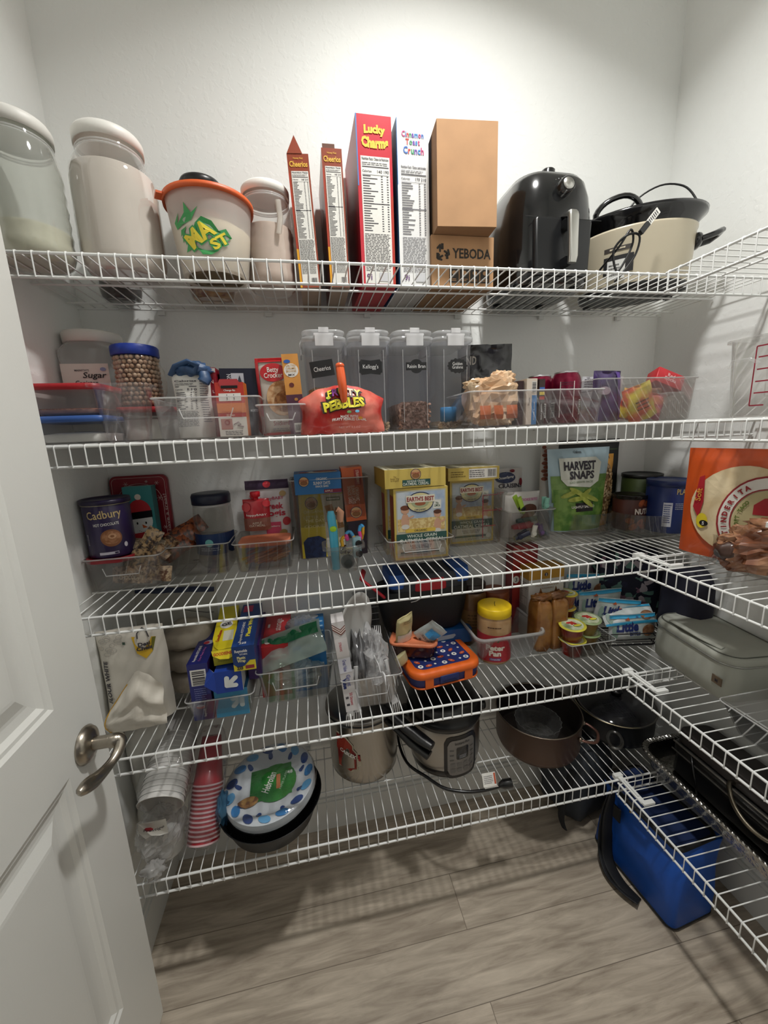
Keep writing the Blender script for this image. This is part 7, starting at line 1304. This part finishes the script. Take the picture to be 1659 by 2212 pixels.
R=[ringd(w_-.045,d_-.045,0,.03),ringd(w_-.036,d_-.036,.004,.032),ringd(w_-.016,d_-.016,h_-.002,.04),ringd(w_-.012,d_-.012,h_,.04,.0008),ringd(w_+.006,d_+.006,h_+.003,.046,.0012),ringd(w_+.012,d_+.012,h_+.001,.048,.0006),ringd(w_+.012,d_+.012,h_-.005,.048),ringd(w_+.006,d_+.006,h_-.004,.046),ringd(w_-.014,d_-.014,h_-.004,.04),ringd(w_-.034,d_-.034,.006,.03)]
mb.rings(R,FO,True,True,sm=False); mb.build('pan',T)
T=thing('electric_griddle','black electric griddle with a curved bronze handle standing in the foil pan','griddle',(1.478,-.190,Z1+.012),0,ry=.12); mb=MB(); mb.rbox(.105,.36,.055,DK,.02,.004,c=(0,0,0)); mb.rbox(.115,.37,.030,M('1a1918',.3,coat=.3),.02,.004,c=(0,0,.060)); mb.rbox(.108,.36,.040,M('2a2523',.4),.02,.004,c=(0,0,.092)); mb.build('body',T)
q=MB(); q.box(.003,.36,.004,M('8a8680',.3,.8),(-.0585,0,.086)); q.box(.003,.36,.003,M('8a8680',.3,.8),(-.0585,0,.062)); q.build('trim_strip',T)
q=MB(); q.tube(sm([(-.050,.02,.100),(-.075,.015,.104),(-.100,-.02,.085),(-.105,-.06,.07),(-.09,-.095,.065),(-.055,-.105,.075)],5),.0055,M('80786a',.3,1),n=8); q.build('handle',T)
q=MB(); q.blob((-.035,.155,.095),(.022,.022,.022),M('9a9894',.3,.8),0); q.build('hinge_knob',T)
q=MB(); q.tube(sm([(-.045,.14,.09),(-.068,.11,.07),(-.07,.09,.03),(-.064,.085,.0)],5),.003,DK,n=6); q.build('cord',T)
# ================================================================ FLOOR
T=thing('cooler_bag','bright blue insulated tote bag with black trim and straps on the floor','bag',(1.372,-.030,.002),.10); BLU=M('1253b4',.5,v=.12,s=9,b=.25); BKT=M('121316',.7)
mb=MB(); w_,d_=.165,.27; R=[]
for z,kx,ky in ((0,.90,.98),(.006,.93,1.0),(.08,.97,1.01),(.16,.93,.96),(.22,.86,.9),(.245,.80,.86)):
    b=mb.ring(w_*kx,d_*ky,z,.02,n=8); R.append([Vector(p)+Vector((1,1,.2))*0+Vector((.034*noise.noise(Vector(p)*11),.03*noise.noise(Vector(p)*13+Vector((5,0,0))),0))*(1 if z>.01 else 0) for p in b])
mb.rings(R,BLU,True,True); mb.build('body',T)
q=MB(); q.tube([Vector(p) for p in q.ring(w_*.82,d_*.88,.246,.02,n=8)],.007,BKT,n=6,closed=True); q.build('trim',T); q=MB(); q.tube([Vector(p) for p in q.ring(w_*.91,d_*.985,.006,.02,n=8)],.004,BKT,n=6,closed=True); q.build('trim',T); MB().rbox(w_*.8,d_*.86,.006,M('0c2450',.7),.02,.002,c=(0,0,.243)).build('lid_panel',T)
q=MB(); q.tube(sm([(-0.067,.075,.24),(-0.082,.078,.16),(-0.090,.07,.08),(-0.100,.05,.02),(-0.110,.0,.010),(-0.104,-.055,.010)],5),.021,BKT,n=8,flat_=.16); q.build('strap',T); q=MB(); q.tube(sm([(-0.070,.082,.235),(-0.086,.088,.15),(-0.102,.075,.05),(-0.122,.03,.012),(-0.122,-.02,.012),(-0.104,-.060,.012)],5),.017,BKT,n=8,flat_=.16); q.build('strap',T)
q=MB(); q.box(.004,.024,.045,BKT,(-0.083,.05,.165)); q.build('strap_patch',T); q=MB(); q.tube([(-0.068,.018,.24),(-0.072,.018,.222)],.003,M('8a7c60',.35,.8),n=6); q.build('zip_pull',T)
T=thing('backpack','dark grey fabric bag on the floor in the corner behind the blue tote','bag',(1.300,.218,.002),.1); mb=MB(); mb.blob((0,0,.140),(.215,.17,.29),M('3b4048',.8,v=.1,s=20,b=.3),.10,2.2,141,nu=32,nv=22,p=.6,flatb=.138); mb.build('body',T); q=MB(); q.tube(sm([(-.09,-.08,.24),(-.125,-.09,.16),(-.13,-.085,.08),(-.11,-.08,.02)],5),.012,M('1c1e22',.8),n=6,flat_=.3); q.build('strap',T)
